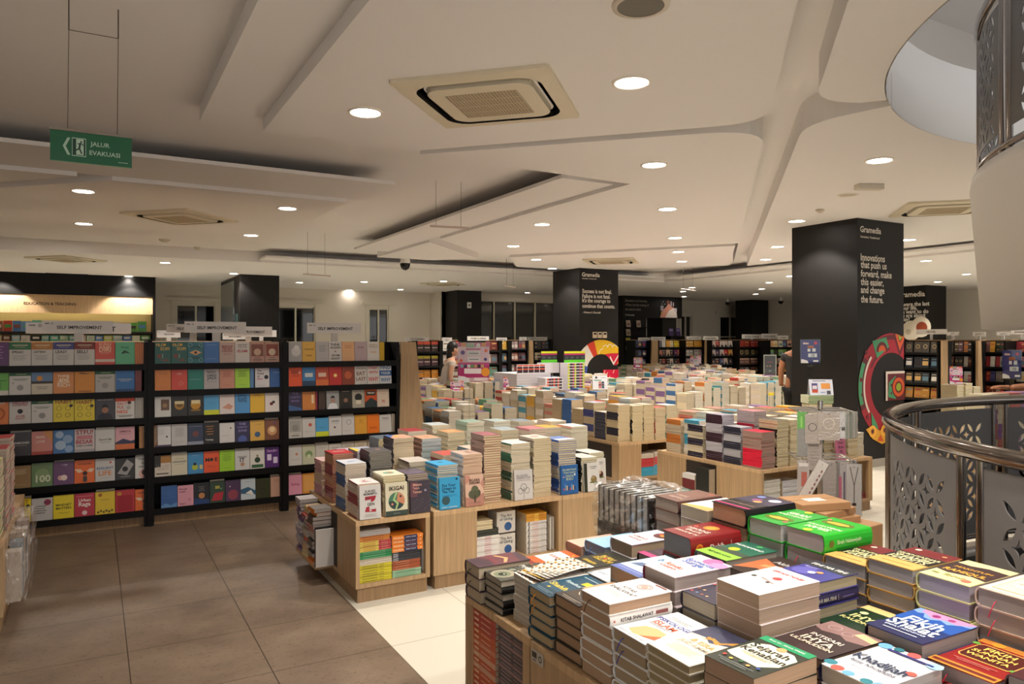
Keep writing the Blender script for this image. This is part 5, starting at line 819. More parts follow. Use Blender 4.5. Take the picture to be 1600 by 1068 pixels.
# dark sheet on the end unit's solid side, coloured like an open shelf's shade
b = MB(); b.box(1.373, 4.72, .12, 1.376, 5.38, .465, mat('2a1f17', .6)); tag(b.build('opening_shade_sheet'), 'dark sheet painted as shaded open side of the end unit, behind the magazines', 'shade sheet')
cabinet('display_table', 'wooden display table with white books stacked inside, middle of the first island', 1.885, 4.33, 2.865, 5.42, T2, '-y', [(.31, .95)])
cabinet('display_table', 'wooden display table with a plain front at the right of the first island', 2.87, 4.33, 3.42, 5.42, T2, '-y', [])
def pst(desc, x, y, ztop, t, cover, spine, page='d6c9ae', bl=5, ph=0, w=.14, h=.2, art=None, z0=T2, top=None, ff='first island', seed=0, sart=None, side=0, indiv=True):
    rr = random.Random(seed + int(x * 977) + int(y * 131)); n = max(2, round((ztop - z0) / t)); t = (ztop - z0) / n; cx, cy = x + w / 2, y + h / 2
    for i in range(n):
        if ff != 'first island' or not indiv:
            sd = 0 if (((n - 1 - i) // bl % 2 == 0) != bool(ph) if bl < 50 else bool(ph)) else 2
            fbox(stock, cx + rr.uniform(-.003, .003), cy + rr.uniform(-.003, .003), z0 + i * t, w, h, t * .94, rr.uniform(-.03, .03), (top or cover) if i == n - 1 else cover, page, spine, sd)
            if art and i == n - 1: stock.T = Matrix.Translation((cx, cy, 0)); stock.art(art, w, h, z0 + n * t - t * .06, -w / 2, -h / 2, .0006); stock.T = None
            continue
        k = n - 1 - i; fl = ((k // bl) % 2 == 0) != bool(ph) if bl < 50 else bool(ph)
        me = book_mesh(w, h, t * .95, (top or cover) if i == n - 1 else cover, page, art if i == n - 1 else None, spine, sart)
        o = link('stacked_paperback', me, None, (cx + rr.uniform(-.003, .003), cy + rr.uniform(-.003, .003), z0 + i * t), (0, 0, (0 if fl else pi) * (i < n - 1) + rr.uniform(-.03, .03) + (pi / 2 if side else 0)))
        tag(o, short('%s, %s in its stack' % (desc, ordn(k))), 'paperback', 'stacked paperbacks on the ' + ff)
def front_copy(desc, x, y, art, bg, w=.135, h=.205, z0=T2, page='d6c9ae', ff='first island'):
    me = book_mesh(w, h, .014, bg, page, art, bg)
    o = link('book', me, None, (x + w / 2, y - .012, z0 + h / 2 + .001), (pi / 2 - R(3.5), 0, 0)); tag(o, short(desc + ', leaning against its stack'), 'book', 'display copies on the ' + ff)
Y0 = 4.375
pst('red-spined paperback behind the Gen Z cover', 1.40, Y0, .715, .0115, 'e6e2de', '96323c', 'd3b8a4', 6, 1, art=[tt('Z', .5, .5, .3, 'a02c3c'), tt('GEN', .5, .3, .4, 'a02c3c')])
front_copy('white book titled Sukses Memimpin Gen Z with red shapes', 1.405, Y0, [tt('SUKSES', .5, .82, .5, '2c2a2c'), tt('MEMIMPIN', .5, .74, .62, '2c2a2c'), ('p', [(.25, .56), (.25, .67), (.78, .68), (.72, .56), (.6, .5), (.5, .52), (.55, .58)], 'a8283c'), tt('GEN', .52, .44, .34, '2c2a2c'), ('p', [(.24, .22), (.3, .36), (.45, .38), (.45, .28), (.76, .29), (.76, .2)], 'a8283c'), ('r', .32, .6, .42, .64, '5c5050'), ('r', .45, .23, .55, .27, 'd8c8c8')] + bars(.5, .14, .6, 3, '9a9a9a', .03), 'd9d8d6')
pst('cream paperback of the Ikigai title', 1.565, Y0, .75, .0135, 'e3dfc6', 'e3dfc6', 'd4c49c', 99, 0, w=.145, art=[blob(.5, .5, .25, '7cac94', .7), blob(.6, .55, .12, 'c8784c', .6)])
front_copy('cream book titled Ikigai with a round landscape', 1.57, Y0, [('r', 0, 0, 1, .16, '3c4a44'), ('c', .5, .45, .37, '4c7c64'), ('p', ringseg(.5, .45, 0.001, .37, -60, 80, .14 / .205, 14), 'cf8c6c'), ('p', ringseg(.5, .45, 0.001, .37, 180, 330, .14 / .205, 14), '2f4444'), ('p', [(.45, .7), (.55, .7), (.42, .5), (.6, .38), (.5, .2), (.42, .2), (.5, .36), (.32, .48)], 'a8c88c'), ('c', .68, .58, .05, '3c2c3c'), ('c', .3, .36, .05, 'd88c78'), tt('IKIGAI', .5, .83, .66, '3c2c24'), ('r', .35, .07, .65, .085, '8c948c')], 'dfd9be', w=.145)
pst('dark purple-edged paperback beside the Ikigai stack', 1.725, Y0, .745, .0125, '5c5464', '2c2830', 'b8a894', 99, 1, w=.14, art=[('r', .1, .1, .9, .5, '6c6074')], sart=[('r', .1, .3, .8, .6, '77707c')])
front_copy('dark purple book with pink handwriting and white dots', 1.735, Y0, [('p', [(0, .5), (.35, .5), (.35, .95), (0, .95)], '6c4650'), tt('Malam', .35, .87, .44, 'd8a494'), tt('Tanpa', .28, .76, .34, 'd8a494'), tt('Teman', .34, .65, .44, 'd8a494'), blob(.75, .68, .06, '9c98a8')] + [blob(.2 + .1 * (k * 3 % 8), .12 + .05 * (k * 5 % 7), .02, '6c6c80') for k in range(14)], '453f4b')
pst('bright blue paperback of the dream title', 1.93, Y0, .785, .0135, '3ca6d8', '3c9ccc', 'd2c6ac', 2, 1, w=.145, art=[blob(.5, .6, .15, '2c7ca4', .6)])
front_copy('bright blue book titled Put Your Dream to The Test', 1.935, Y0, [tt('Put Your', .46, .75, .66, '14304c'), tt('Dream to', .46, .65, .68, '14304c'), tt('The Test', .42, .55, .6, '14304c'), ('o', .3, .28, .2, '3c5c64', .2), blob(.3, .28, .18, '35545c'), tt('JOHN C. MAXWELL', .48, .06, .8, 'c8e0ec'), blob(.84, .93, .05, '14304c'), ('r', .12, .43, .85, .44, '2c7ca4'), ('r', .12, .39, .6, .4, '2c7ca4')], '3aa2d4', w=.145)
pst('peach-edged paperback with a tree on its cover', 2.115, Y0, .84, .0125, 'd8b8a8', 'dcd0c8', 'e0c2a4', 99, 1, w=.142, art=[('p', [(.3, .4), (.6, .5), (.8, .35), (.5, .2)], 'b89888'), blob(.6, .6, .1, '6c6450', .6)])
front_copy('peach book titled Bicara Dreams with a green tree', 2.12, Y0, [('p', [(0, .3), (.4, .25), (1, .4), (1, 0), (0, 0)], 'b88474'), ('p', [(0, 1), (0, .7), (.3, .85), (.2, 1)], 'c89080'), ('p', [(1, .9), (.8, .7), (1, .5)], 'c89080'), blob(.35, .38, .2, '5a5c48'), blob(.62, .4, .2, '4e5240'), blob(.5, .52, .2, '5f624c'), blob(.48, .36, .22, '565a45'), ('r', .46, .12, .54, .35, '4a4236'), ('r', .2, .1, .8, .12, '9c7468'), tt('BICARA', .5, .83, .58, '4c3428'), tt('DREAMS', .5, .74, .58, '4c3428')], 'dcb8a4')
pst('cream tall stack paperback with teal and red spines on top', 2.275, Y0 + .01, .955, .0155, 'b8686c', '8c7c74', 'd8c8a2', 99, 1, w=.13, top='a86870')
pst('green-spined paperback of the flower line drawing title', 2.48, Y0, .885, .013, 'dfe0dd', '2a6650', 'd9c9a6', 5, 1, w=.15, art=[('o', .5, .5, .2, 'a8a8a4', .02)])
front_copy('white book with a thin line drawing of a three-petalled flower', 2.49, Y0, [('o', .5, .42, .17, '55534f', .022), ('o', .32, .3, .14, '55534f', .02), ('o', .68, .3, .14, '55534f', .02), ('r', .49, .04, .51, .42, '55534f'), tt('FILOSOFI', .42, .8, .6, '9a969a'), tt('KESEHATAN', .5, .73, .75, '9a969a'), ('r', .12, .64, .9, .65, '888488')], 'cfcbc8', w=.145)
pst('cream paperback with short dark marks down its page edges', 2.66, Y0 + .005, .91, .0155, 'e2d4c8', 'a89a8c', 'd9c9a0', 4, 0, w=.145, art=[blob(.5, .5, .22, 'd88c80', .6)])
pst('blue-spined paperback of the bookshop title', 2.865, Y0, .885, .0155, '6c8cc8', '2c54a0', 'd9caa8', 6, 1, w=.148, art=[('r', 0, 0, 1, .4, 'd8dce8')])
front_copy('blue book with yellow lettering and small figures', 2.87, Y0, [tt('SELAMATKAN', .5, .84, .8, 'b8c89c'), tt('TOKO BUKU', .5, .74, .74, 'b8c89c'), tt('CINTA', .5, .62, .5, 'b8c89c'), tt('BUKU', .5, .52, .4, 'b8c89c'), blob(.15, .6, .04, 'e0a8a0'), blob(.8, .66, .05, 'dfe4ea', .5)] + [('r', .12 + .09 * k, .14, .18 + .09 * k, .22 + .04 * (k * 3 % 4), ('c8504c', '6c9cc8', 'd8b880', '2c3c5c')[k % 4]) for k in range(8)], '2f64a6', w=.145)
for k, (x, yy, zt_, nm, c) in enumerate(((3.06, 4.37, .745, 'an animal picture', '8c7440'), (3.215, 4.50, .75, 'a round portrait', '4c2c1c'))):
    pst('black-spined white paperback of the cover with ' + nm, x, yy, zt_, .017, 'd8d6d0', '161814', 'd8cfae', 99, 1, w=.14)
    front_copy('white book with a dark green edge and ' + nm, x + .005, yy, [('r', 0, 0, .2, 1, '2a2e1e'), blob(.62, .42, .2, c), blob(.58, .5, .1, 'a89470' if k == 0 else 'c8a890'), ('r', .35, .3, .85, .34, '5c6c34')] + bars(.6, .86, .5, 2, '55554c', .06, .015) + [('r', .65, .07, .85, .08, '777770')], 'dedcd8')
pst('blue-banded cream paperback at the left edge', 1.40, 4.63, .80, .0125, 'd8dce4', '2c5c94', 'd9c4a4', 6, 1, art=[('p', [(.2, .4), (.5, .6), (.8, .5), (.5, .4)], '8ca8cc')])
pst('red-topped paperback third from the front', 1.395, 4.89, .83, .0125, 'c03038', '8c2c34', 'c8a888', 6, 1, h=.2, art=[tt('Mindset', .5, .5, .6, 'e8d8d4'), ('r', .15, .62, .85, .66, 'e8d8d4')])
pst('pale pink paperback at the far left corner', 1.39, 5.15, .745, .012, 'd8b8b4', 'b8868c', 'c8b098', 7, 0, art=[blob(.5, .5, .2, 'c87c84', .6)], indiv=False)
pst('dark grey film-wrapped paperback in the middle of the left table', 1.575, 4.66, .86, .014, '5c5a5c', '3a3238', '8f8a80', 99, 1, w=.15, h=.21, art=[blob(.6, .5, .12, 'c89c80', .5)], indiv=False)
pst('yellow and white paperback behind the grey stack', 1.575, 4.93, .83, .013, 'b8c0d8', 'd8c84c', 'd0ccd0', 9, 1, w=.14, art=[('p', [(0, 0), (.3, .4), (.1, 1), (0, 1)], 'e8d040')], indiv=False)
pst('pale mixed paperback at the back left', 1.56, 5.2, .79, .013, 'c8b8c8', 'b85c50', 'c8c4cc', 4, 1, indiv=False)
pst('cream paperback with a blue and yellow cover', 1.80, 4.83, .915, .0155, 'd8a890', '24242c', 'd6c6a6', 99, 1, w=.15, art=[('p', [(0, .3), (.5, 1), (0, 1)], '4c6cb0'), ('p', [(.1, .3), (.5, .7), (.6, .5)], 'e8cc40')], indiv=False)
pst('tan paperback with pale blue page edges', 2.05, 4.92, .885, .0135, 'd8a888', '8c6c64', 'b4c8cc', 99, 1, w=.15, art=[blob(.5, .5, .15, 'c89070', .5)], indiv=False)
pst('red-spined paperback near the middle of the island', 2.31, 5.04, .90, .016, 'd8a070', 'b0442c', 'dacfae', 99, 0, w=.14, art=[blob(.5, .5, .2, 'e8c890', .5)], indiv=False)
rs = random.Random(5)
for (x, y, z, c, s_, p) in [(1.80, 5.12, .88, '5c6c78', '8c9498', 'd6c69c'), (2.05, 5.18, .91, 'a83840', 'd8c8b4', 'd8ccb8'), (2.55, 4.9, .86, 'd8a060', '6c3c2c', 'd8ccb0'), (2.3, 5.3, .93, 'c8d0d0', 'c8b8a8', 'd8ccb0'), (2.74, 4.98, .90, 'a8b8c0', 'b8a030', 'dacfb0'), (2.92, 4.86, .91, 'c87c84', 'c8808c', 'd2c4b0'), (3.12, 4.95, .90, 'e0b050', '4c443c', 'd8d0bc'), (3.27, 4.80, .915, 'e8e4dc', 'd89c8c', 'd8d0b8'), (2.55, 5.2, .95, '9cb8a8', 'a8bca8', 'd8d4c0'), (2.8, 5.22, .94, 'b8c8c4', 'c8bca8', 'd8d0bc'), (3.02, 5.2, .93, '8c98a0', 'd8d0c0', 'd8ccb4'), (3.25, 5.08, .93, 'e0d8d4', 'c8b8a8', 'd8ccb4'), (2.1, 4.66, .80, 'c85c54', '8c3c3c', 'd8ccb4'), (2.33, 4.7, .82, 'd8c8b8', '5c7c8c', 'd8ccb4'), (2.7, 4.68, .84, 'e0d4c4', '88a', 'd8ccb4'), (1.84, 4.62, .78, 'c8c0b8', '6c5c54', 'd8ccb4'), (3.0, 4.62, .8, 'e0d4c4', '8c7c6c', 'd8ccb4'), (3.24, 5.28, .9, 'e0d4c4', '8c7c6c', 'd8ccb4')]:
    stock_stack(x + .07, y + .1, T2, z, .15, .21, c, p, s_ if len(s_) == 6 else '8888a0', .016, rs, rs.choice((4, 6, 50)))
# piles inside the end unit (spines toward the viewer)
def pile(x, yf, z0, n, t, col, w, desc, where, sart=None, page='d0c0a4', grp=None, dz=0, art=None):
    "books lying flat with their spines toward -Y"
    for i in range(n):
        if 'unit' not in where:
            fbox(stock, x + w / 2, yf + .07 + dz + .003 * ((i * 7) % 3), z0 + i * t, w, .14, t * .94, .012 * ((i * 5) % 3 - 1), col, page, col, 1)
            continue
        me = book_mesh(.14, w, t * .95, col, page, None, col, sart)
        o = link('piled_book', me, None, (x + w / 2, yf + .07 + dz + .003 * ((i * 7) % 3), z0 + i * t), (0, 0, pi / 2 + .012 * ((i * 5) % 3 - 1)))
        tag(o, '%s, %s of its pile %s' % (desc, ORD[n - 1 - i], where), 'book', grp or 'books piled inside the display tables')
    return z0 + n * t
wh = 'inside the end unit'; yf = 4.345; bl = [('r', .08, .35, .55, .6, '6c6420'), ('r', .6, .35, .75, .6, '8c8430')]
z = pile(1.405, yf, .116, 7, .0152, 'cdc22c', .205, 'yellow-spined book', wh, bl); z = pile(1.405, yf, z, 3, .012, 'cbbfae', .205, 'cream-spined book', wh); z = pile(1.405, yf, z, 4, .0115, '2c8a54', .205, 'green-spined book', wh, [('r', .1, .4, .8, .6, '8cc09c')])
z = pile(1.405, yf, z, 5, .0123, 'b8444c', .2, 'book with a yellow and red spine', wh, [('r', 0, 0, .6, 1, 'd8c45c'), ('r', .1, .35, .5, .65, 'b06c2c'), ('r', .68, .4, .9, .6, 'e0a08c')]); z = pile(1.405, yf, z, 3, .011, 'c8803c', .19, 'orange-spined book', wh, [('r', .1, .3, .8, .6, '9c4c28')]); z = pile(1.405, yf, z, 3, .0105, 'a8a29e', .195, 'grey-spined book', wh)
z = pile(1.615, yf, .116, 4, .0112, '9cc4a4', .19, 'pale green-spined book', wh, [('r', .1, .3, .8, .6, '6c9c7c')]); z = pile(1.615, yf, z, 4, .0145, 'a0502f', .185, 'rust-spined book', wh, [('r', .1, .35, .6, .55, 'c88c6c')]); z = pile(1.615, yf, z, 6, .0095, '33363f', .185, 'charcoal-spined book', wh, [('r', .02, .2, .2, .7, 'b8bcc4')])
z = pile(1.61, yf - .008, z, 4, .025, 'e5822c', .205, 'thick orange and navy book', wh, [('p', [(.4, 0), (.37, 1), (.8, 1), (.83, 0)], '2a2c54'), ('t', 'INFLUENCE', .2, .5, .3, 'f0d8b8'), ('t', 'ROBERT B. CIALDINI', .6, .5, .32, 'd8d8e0'), ('c', .92, .5, .02, 'f0d8b8')])
for k in range(4):
    me = book_mesh(.13, .2 - .01 * k, .009, ('4c4a4c', '8c8884', '3c3a3c', 'a8a49c')[k], 'c8bca8'); o = link('book', me, None, (1.811 + k * .0095, 4.43, .12 + .1), (pi / 2, 0, pi / 2)); tag(o, 'thin magazine standing at the right inside the end unit, %s from the left' % FST[k], 'book', 'books piled inside the display tables')
# second unit
wh = 'inside the middle unit'
z = pile(2.2, yf + .0, .116, 13, .0135, 'e0dcd8', .17, 'white book with red lettering on its spine', wh, [('r', .35, .3, .65, .6, 'c8808c'), ('r', .05, .4, .25, .5, 'c8c4c8')]); z = pile(2.2, yf, z, 5, .009, '33342f', .165, 'dark-spined thin book', wh, [('r', .05, .4, .9, .55, '5c6458')]); z = pile(2.2, yf, z, 5, .0115, 'cfc09c', .12, 'cream-edged book', wh)
for k, (zz, h) in enumerate(((.116, .15), (.272, .15))):
    me = book_mesh(.145, .145, .13, 'd8d4ce', 'c8c0b4', [('r', .04, .04, .96, .96, 'dcd8d2'), tt('The Art', .5, .8, .6, '33465c'), tt('of Giving', .5, .62, .7, '33465c'), blob(.6, .28, .2, '2c5c98')]); o = link('book', me, None, (2.47, 4.56, zz + .0725), (pi / 2, 0, R(-0)))
    tag(o, 'white block-thick book with blue dot and black lettering, %s of two inside the middle unit' % ('lower', 'upper')[k], 'book', 'books piled inside the display tables')
z = pile(2.60, yf + .03, .116, 16, .0138, 'd8d4cf', .165, 'white-spined book with small black and pink marks', wh, [('r', .1, .1, .16, .9, '4c4848'), ('r', .3, .3, .6, .6, 'd8a8a8'), ('r', .7, .4, .95, .6, 'b8b8c0')]); z = pile(2.60, yf + .03, z, 4, .0135, 'd8992c', .165, 'yellow-orange-spined book', wh, [('r', .4, 0, .6, 1, 'e8b84c'), ('r', .65, .3, .9, .6, 'c87c2c')])
for k in range(3):
    me = book_mesh(.13, .23, .01, ('c8c0b4', '8c8884', 'b0a89c')[k], 'c8bca8'); o = link('book', me, None, (2.785 + k * .012, 4.43, .12 + .117), (pi / 2, 0, pi / 2)); tag(o, 'thin magazine standing at the right inside the middle unit, %s from the left' % FST[k], 'book', 'books piled inside the display tables')
# magazines in the side shelf
rm = random.Random(11); k = 0
for (y, h0, cols_) in ((5.26, .40, ['6c5078', 'a8a0a8', '8c88a0', 'c8c0c0', '5c3c6c']), (5.09, .37, ['d0c08c', 'c8a87c', 'c05c3c', 'b8b0ac', 'a8a0a0', '9c4440']), (4.92, .40, ['d87c2c', '8c8884', '4c4c50', 'b0acaa', 'a86c64', '3c3c3c'])):
    n = 14
    for i in range(n):
        tk = (h0 - .03) / n; me = book_mesh(.15, .14, tk * .9, cols_[i % len(cols_)], 'b8b0a8', None, cols_[(i // 2) % len(cols_)]); k += 1
        o = link('magazine', me, None, (1.335 + rm.uniform(-.012, .012), y, .115 + i * tk), (0, 0, rm.uniform(-.08, .08))); tag(o, 'magazine in the %s pile from the front on the aisle-side shelf, %s from the top' % ({5.26: 'third', 5.09: 'second', 4.92: 'first'}[y], ordn(n - 1 - i)), 'magazine', 'magazines on the side shelf of the end unit')
b = MB(); b.box(1.26, 4.83, .09, 1.375, 5.36, .115, WOOD); tag(b.build('shelf_board'), 'narrow wooden ledge under the magazines on the aisle side', 'shelf')
b = MB(); b.box(1.255, 4.79, .115, 1.372, 4.802, .36, mat('cfcac4', .5)); tag(b.build('folder'), 'white folder standing at the front of the aisle-side magazines', 'folder')
b = MB(); b.box(1.255, 4.812, .115, 1.372, 4.824, .37, mat('1c1a1a', .4)); tag(b.build('folder'), 'black folder standing behind the white folder', 'folder')

# ------------------------------------------------------------------ further islands
cabinet('display_table', 'long wooden display table with red and blue book piles inside its front', 4.84, 6.22, 5.72, 9.2, T2, '-y', [(.30, .86)])
for k, (y0, y1) in enumerate(((6.35, 6.8), (6.9, 7.35))):
    b = MB(); b.box(4.832, y0, .12, 4.841, y1, .465, mat('2a1f17', .6)); tag(b.build('opening_shade_sheet'), 'dark sheet painted as shaded opening of the long table, %s from its front corner' % FST[k], 'shade sheet')  # thin dark sheets give the closed side the shade of openings
wh = 'inside the long table'; y3 = 6.24
z = pile(5.145, y3, .116, 6, .0165, '3ca0c4', .19, 'light blue-spined book', wh); z = pile(5.145, y3, z, 6, .0155, 'c03c44', .185, 'red-spined book', wh); z = pile(5.145, y3, z, 3, .016, 'c8bfb0', .185, 'cream-spined book', wh)
z = pile(5.34, y3, .116, 7, .016, '4ca8cc', .19, 'sky blue-spined book', wh); z = pile(5.34, y3, z, 5, .0175, 'c8505c', .19, 'pinkish red-spined book', wh); z = pile(5.34, y3, z, 3, .017, 'c9c0b4', .185, 'pale-spined book', wh)
z = pile(5.54, y3, .116, 8, .0145, '5c5c80', .155, 'purple-grey-spined book', wh); z = pile(5.54, y3, z, 8, .0135, 'd0643c', .155, 'orange-spined book', wh)
cabinet('display_table', 'wooden display table with green and white piles inside, left of the large column', 4.88, 4.34, 6.36, 5.66, T2, '-y', [(.03, 1.42)])
b = MB(); b.box(4.872, 4.86, .12, 4.881, 5.24, .465, mat('2a1f17', .6)); tag(b.build('opening_shade_sheet'), 'dark sheet painted as shaded opening behind red, green and black piles', 'shade sheet')  # dark sheet on the closed side, its colour replaces an opening's shade
F4 = 'table left of the large column'
def ypile(y, x, z0, n, t, col, w, desc, sart=None):
    for i in range(n):
        fbox(stock, x + .07, y + w / 2, z0 + i * t, .14, w, t * .94, 0, col, 'c8b8a0', col, 0)
    return z0 + n * t
z = ypile(5.05, 4.80, .116, 6, .0165, '5c8878', .17, 'grey-green book'); z = ypile(5.05, 4.80, z, 6, .0155, '6c2428', .165, 'dark red book'); z = ypile(5.05, 4.80, z, 3, .015, 'd8d4d0', .165, 'white book')
z = ypile(4.87, 4.80, .116, 18, .0175, '22231f', .165, 'black book with pale lettering', [('r', .1, .35, .9, .55, '8c8470')])
b = MB(); b.box(4.79, 4.84, .09, 4.88, 5.26, .115, WOOD); tag(b.build('shelf_board'), 'wooden ledge under the piles at the side of the table left of the large column', 'shelf')
wh = 'inside the table left of the large column'; y4 = 4.36
z = pile(4.93, y4, .116, 14, .0205, 'cfccc4', .2, 'white-spined book with green lettering', wh, [('r', .55, .1, .8, .9, '2c8c3c')])
z = pile(5.16, y4, .116, 8, .016, 'd0c4a4', .2, 'cream-edged book', wh); z = pile(5.16, y4, z, 9, .015, 'c8c6ca', .2, 'light grey-spined book', wh, [('r', .2, .3, .6, .6, 'b88c98')])
z = pile(6.12, y4, .116, 4, .012, '7c3438', .17, 'dark red-spined book in the right cell', wh)
# stacks on the left face of the table left of the column (X = 4.9) and its front row
def q4(desc, u, y, z, t, c, s_, p, bl=6, ph=1, w=.15, h=.2, **k): pst(desc, 4.91, y, z, t, c, s_, p, bl, ph, w=w, h=h, z0=T2, ff=F4, **k)
q4('navy-banded cream paperback at the far left', 0, 5.06, .80, .016, 'c8c4c0', '2b2638', 'd2c4a6', 4, 0)
q4('maroon-banded grey paperback', 0, 4.82, .92, .0165, 'a8a4b0', '3c2430', 'b8b4bc', 5, 0)
q4('dark-banded grey paperback under film', 0, 4.60, .83, .0165, 'a8a6ac', '2c2c3c', 'b0aeb4', 4, 0)
pst('bright red glossy-spined paperback', 4.90, 4.36, .815, .017, 'c81c3c', 'd81c3c', 'a08478', 9, 1, w=.16, h=.21, ff=F4)
pst('crimson-spined paperback behind the red stack', 5.14, 4.66, .955, .0165, 'c87c84', 'b8203c', 'b4a8a8', 7, 1, w=.16, ff=F4)
pst('black-spined cream paperback in the front row', 5.10, 4.37, .905, .0155, '4c4840', '1c1a1a', 'd0c09c', 5, 1, w=.14, ff=F4)
pst('cream paperback with a purple patch, front row', 5.27, 4.37, .90, .0155, 'd8ccb8', '7c5c8c', 'd8c8a4', 99, 0, w=.14, ff=F4)
pst('tan-edged paperback in the front row', 5.44, 4.37, .87, .0155, 'd8ccb8', '8c6c5c', 'd2c2a0', 99, 0, w=.14, ff=F4)
pst('dark green book standing low in the front row', 5.72, 4.38, .74, .02, '1c3c2c', '143020', 'b8a888', 99, 1, w=.13, ff=F4)
pst('maroon and cream paperback beside the pink book', 5.88, 4.40, .83, .018, '8c2438', '8c2438', 'd0c0a0', 6, 1, w=.12, ff=F4)
pst('cream paperback near the right end', 6.06, 4.38, .88, .0165, 'd8ccb8', 'b8a48c', 'd8caa8', 99, 0, w=.14, ff=F4)
pst('white-edged paperback at the right end', 6.21, 4.42, .72, .0165, 'e4e0d8', 'c8c0b4', 'dcd4c0', 99, 0, w=.135, ff=F4)
front_copy('pink book with black lettering standing in front', 5.84, 4.36, [tt('Reach', .5, .8, .6, '4c1c3c'), tt('Buku', .5, .6, .6, '4c1c3c'), tt('Ini', .5, .42, .3, '4c1c3c'), ('r', .3, .9, .7, .93, '4c1c3c')], 'c06c90', w=.12, ff=F4)
r4 = random.Random(21)
for ix in range(9):
    for iy in range(4):
        x = 4.99 + ix * .158; y = 4.72 + iy * .25
        if ix < 1 and iy < 2 or (ix < 3 and iy == 0): continue
        if y > 5.6: continue
        stock_stack(x, y, T2, r4.uniform(.82, .93), .14, .2, None, None, None, r4.uniform(.012, .018), r4)
# long table: left face row and front row as single books, rest as stock
F3 = 'long table'
for k, (y, z, c, s_, p, ph) in enumerate(((6.28, .90, 'c8c0b8', '1c2038', 'd8c49c', 1), (6.50, .80, 'd8d0c4', '2c3450', 'd2bd96', 1), (6.72, .89, 'b8bcd0', '2c3c8c', 'd2c09c', 1), (6.94, .80, 'd8ccb8', '8c7c64', 'cdb890', 0), (7.16, .89, '3c7cc0', '2c6cb8', 'd0bc98', 1), (7.38, .88, 'c8d0cc', 'b89c78', 'd0bc98', 0))):
    pst('%s paperback, %s stack back along the left edge' % (('cream', 'cream', 'pale blue', 'tan', 'blue-topped', 'pale')[k], FST[k]), 4.87, y, z, .0165, c, s_, p, 5 if k in (0, 2) else 99, ph, w=.16, h=.2, ff=F3)
for k, (x, z, c, s_, p, bl) in enumerate(((5.05, .885, 'd0c8b8', '16161c', 'd9c8a0', 9), (5.205, .89, 'd0c4b0', '1c1a1c', 'd8c69e', 9), (5.37, .85, 'c84c44', 'c04c44', 'd8c8a4', 9), (5.53, .87, 'd8e0dc', '3c9c90', 'd9cbaa', 6))):
    pst('cream-edged paperback of the front row, %s stack from the left corner' % FST[k + 1], x, 6.26, z, .0165, c, s_, p, bl, 1, w=.145, ff=F3)
r3 = random.Random(31)
for ix in range(5):
    for iy in range(13):
        x = 4.95 + ix * .17; y = 6.6 + iy * .215
        if (ix == 0 and y < 7.65): continue
        if y > 9.1: continue
        stock_stack(x, y, T2, r3.uniform(.8, .96), .145, .19, None, None, None, r3.uniform(.013, .02), r3)
def island(label, x0, y0, x1, y1, seed, lo=.78, hi=.95, px=.175, py=.23, cells=True):
    cabinet('display_table', label, x0, y0, x1, y1, T2, '-y', [(.03, x1 - x0 - .03)] if cells else []); r = random.Random(seed)
    y = y0 + .12
    while y < y1 - .08:
        x = x0 + .09
        while x < x1 - .06: stock_stack(x, y, T2, r.uniform(lo, hi), .145, .2, None, None, None, r.uniform(.013, .021), r); x += px
        y += py
    if cells:
        x = x0 + .13
        while x < x1 - .12: stock_stack(x, y0 + .13, .116, r.uniform(.36, .44), .17, .2, None, None, None, .018, r, 4, 1); x += .19
island('wooden display table behind the long table, near the pink poster', 4.55, 10.1, 6.3, 12.4, 41)
island('wooden display table in front of the toucan mural column', 6.75, 9.2, 8.5, 11.6, 42, .8, .97)
island('wooden display table right of the middle, behind the long table', 7.35, 7.9, 8.62, 9.05, 43, .82, 1.0)
island('wooden display table between the two dark columns', 9.3, 8.3, 11.0, 11.0, 44, .82, 1.0)
island('wooden display table far right of the mural column', 10.6, 11.6, 13.0, 13.4, 45, .8, .95)
island('wooden display table at the far centre', 12.0, 14.0, 14.6, 15.6, 46, .8, .95)
island('wooden display table beyond the first island', 3.35, 7.3, 4.3, 9.3, 47, .78, .88)
# far left table
cabinet('display_table', 'wooden display table at the left edge with a plain end panel', -1.9, 4.84, -.43, 6.28, T2, '-y', [])
F0 = 'left edge table'
pst('cream-edged paperback with green and yellow covers', -.62, 4.87, .93, .0165, '7c9c50', '6c5c50', 'cbb8a0', 99, 0, w=.17, h=.22, ff=F0, art=[('r', 0, .5, 1, 1, 'd8c88c')])
pst('film-wrapped paperback with a red spine patch', -.60, 5.13, .97, .018, 'a82c34', '8c8078', 'b8a898', 3, 0, w=.16, h=.22, ff=F0, sart=[('r', .2, .1, .5, .9, 'a03038')])
pst('red-topped paperback under film', -.60, 5.42, 1.0, .018, 'b02834', '7c2c30', 'b8a898', 4, 1, w=.16, h=.22, ff=F0)
r0 = random.Random(51)
for ix in range(5):
    for iy in range(5):
        if ix == 0 and iy < 3: continue
        stock_stack(-.71 - ix * .22, 4.98 + iy * .27, T2, r0.uniform(.85, .97), .18, .22, None, 'c8b8a4', None, .016, r0)
t = thing('wrapped_magazines', 'magazines in crumpled clear plastic on the side of the left edge table', 'magazines', (-.41, 5.35, .12))
for k in range(6): b = MB(); b.box(-.02 + .008 * (k % 2), -.35 + k * .11, .0, .05, -.25 + k * .11, .28 + .03 * (k % 3), mat(('c8bfb4', '8c98a4', 'b8a898', '4c5c6c', 'd0c8c0', 'a89890')[k], .4)); b.build('magazine', t)
crumple('plastic_wrap', -.03, -.38, .0, .08, .35, .4, t, 12, .012, 9)
# merge the stock of further books into one object

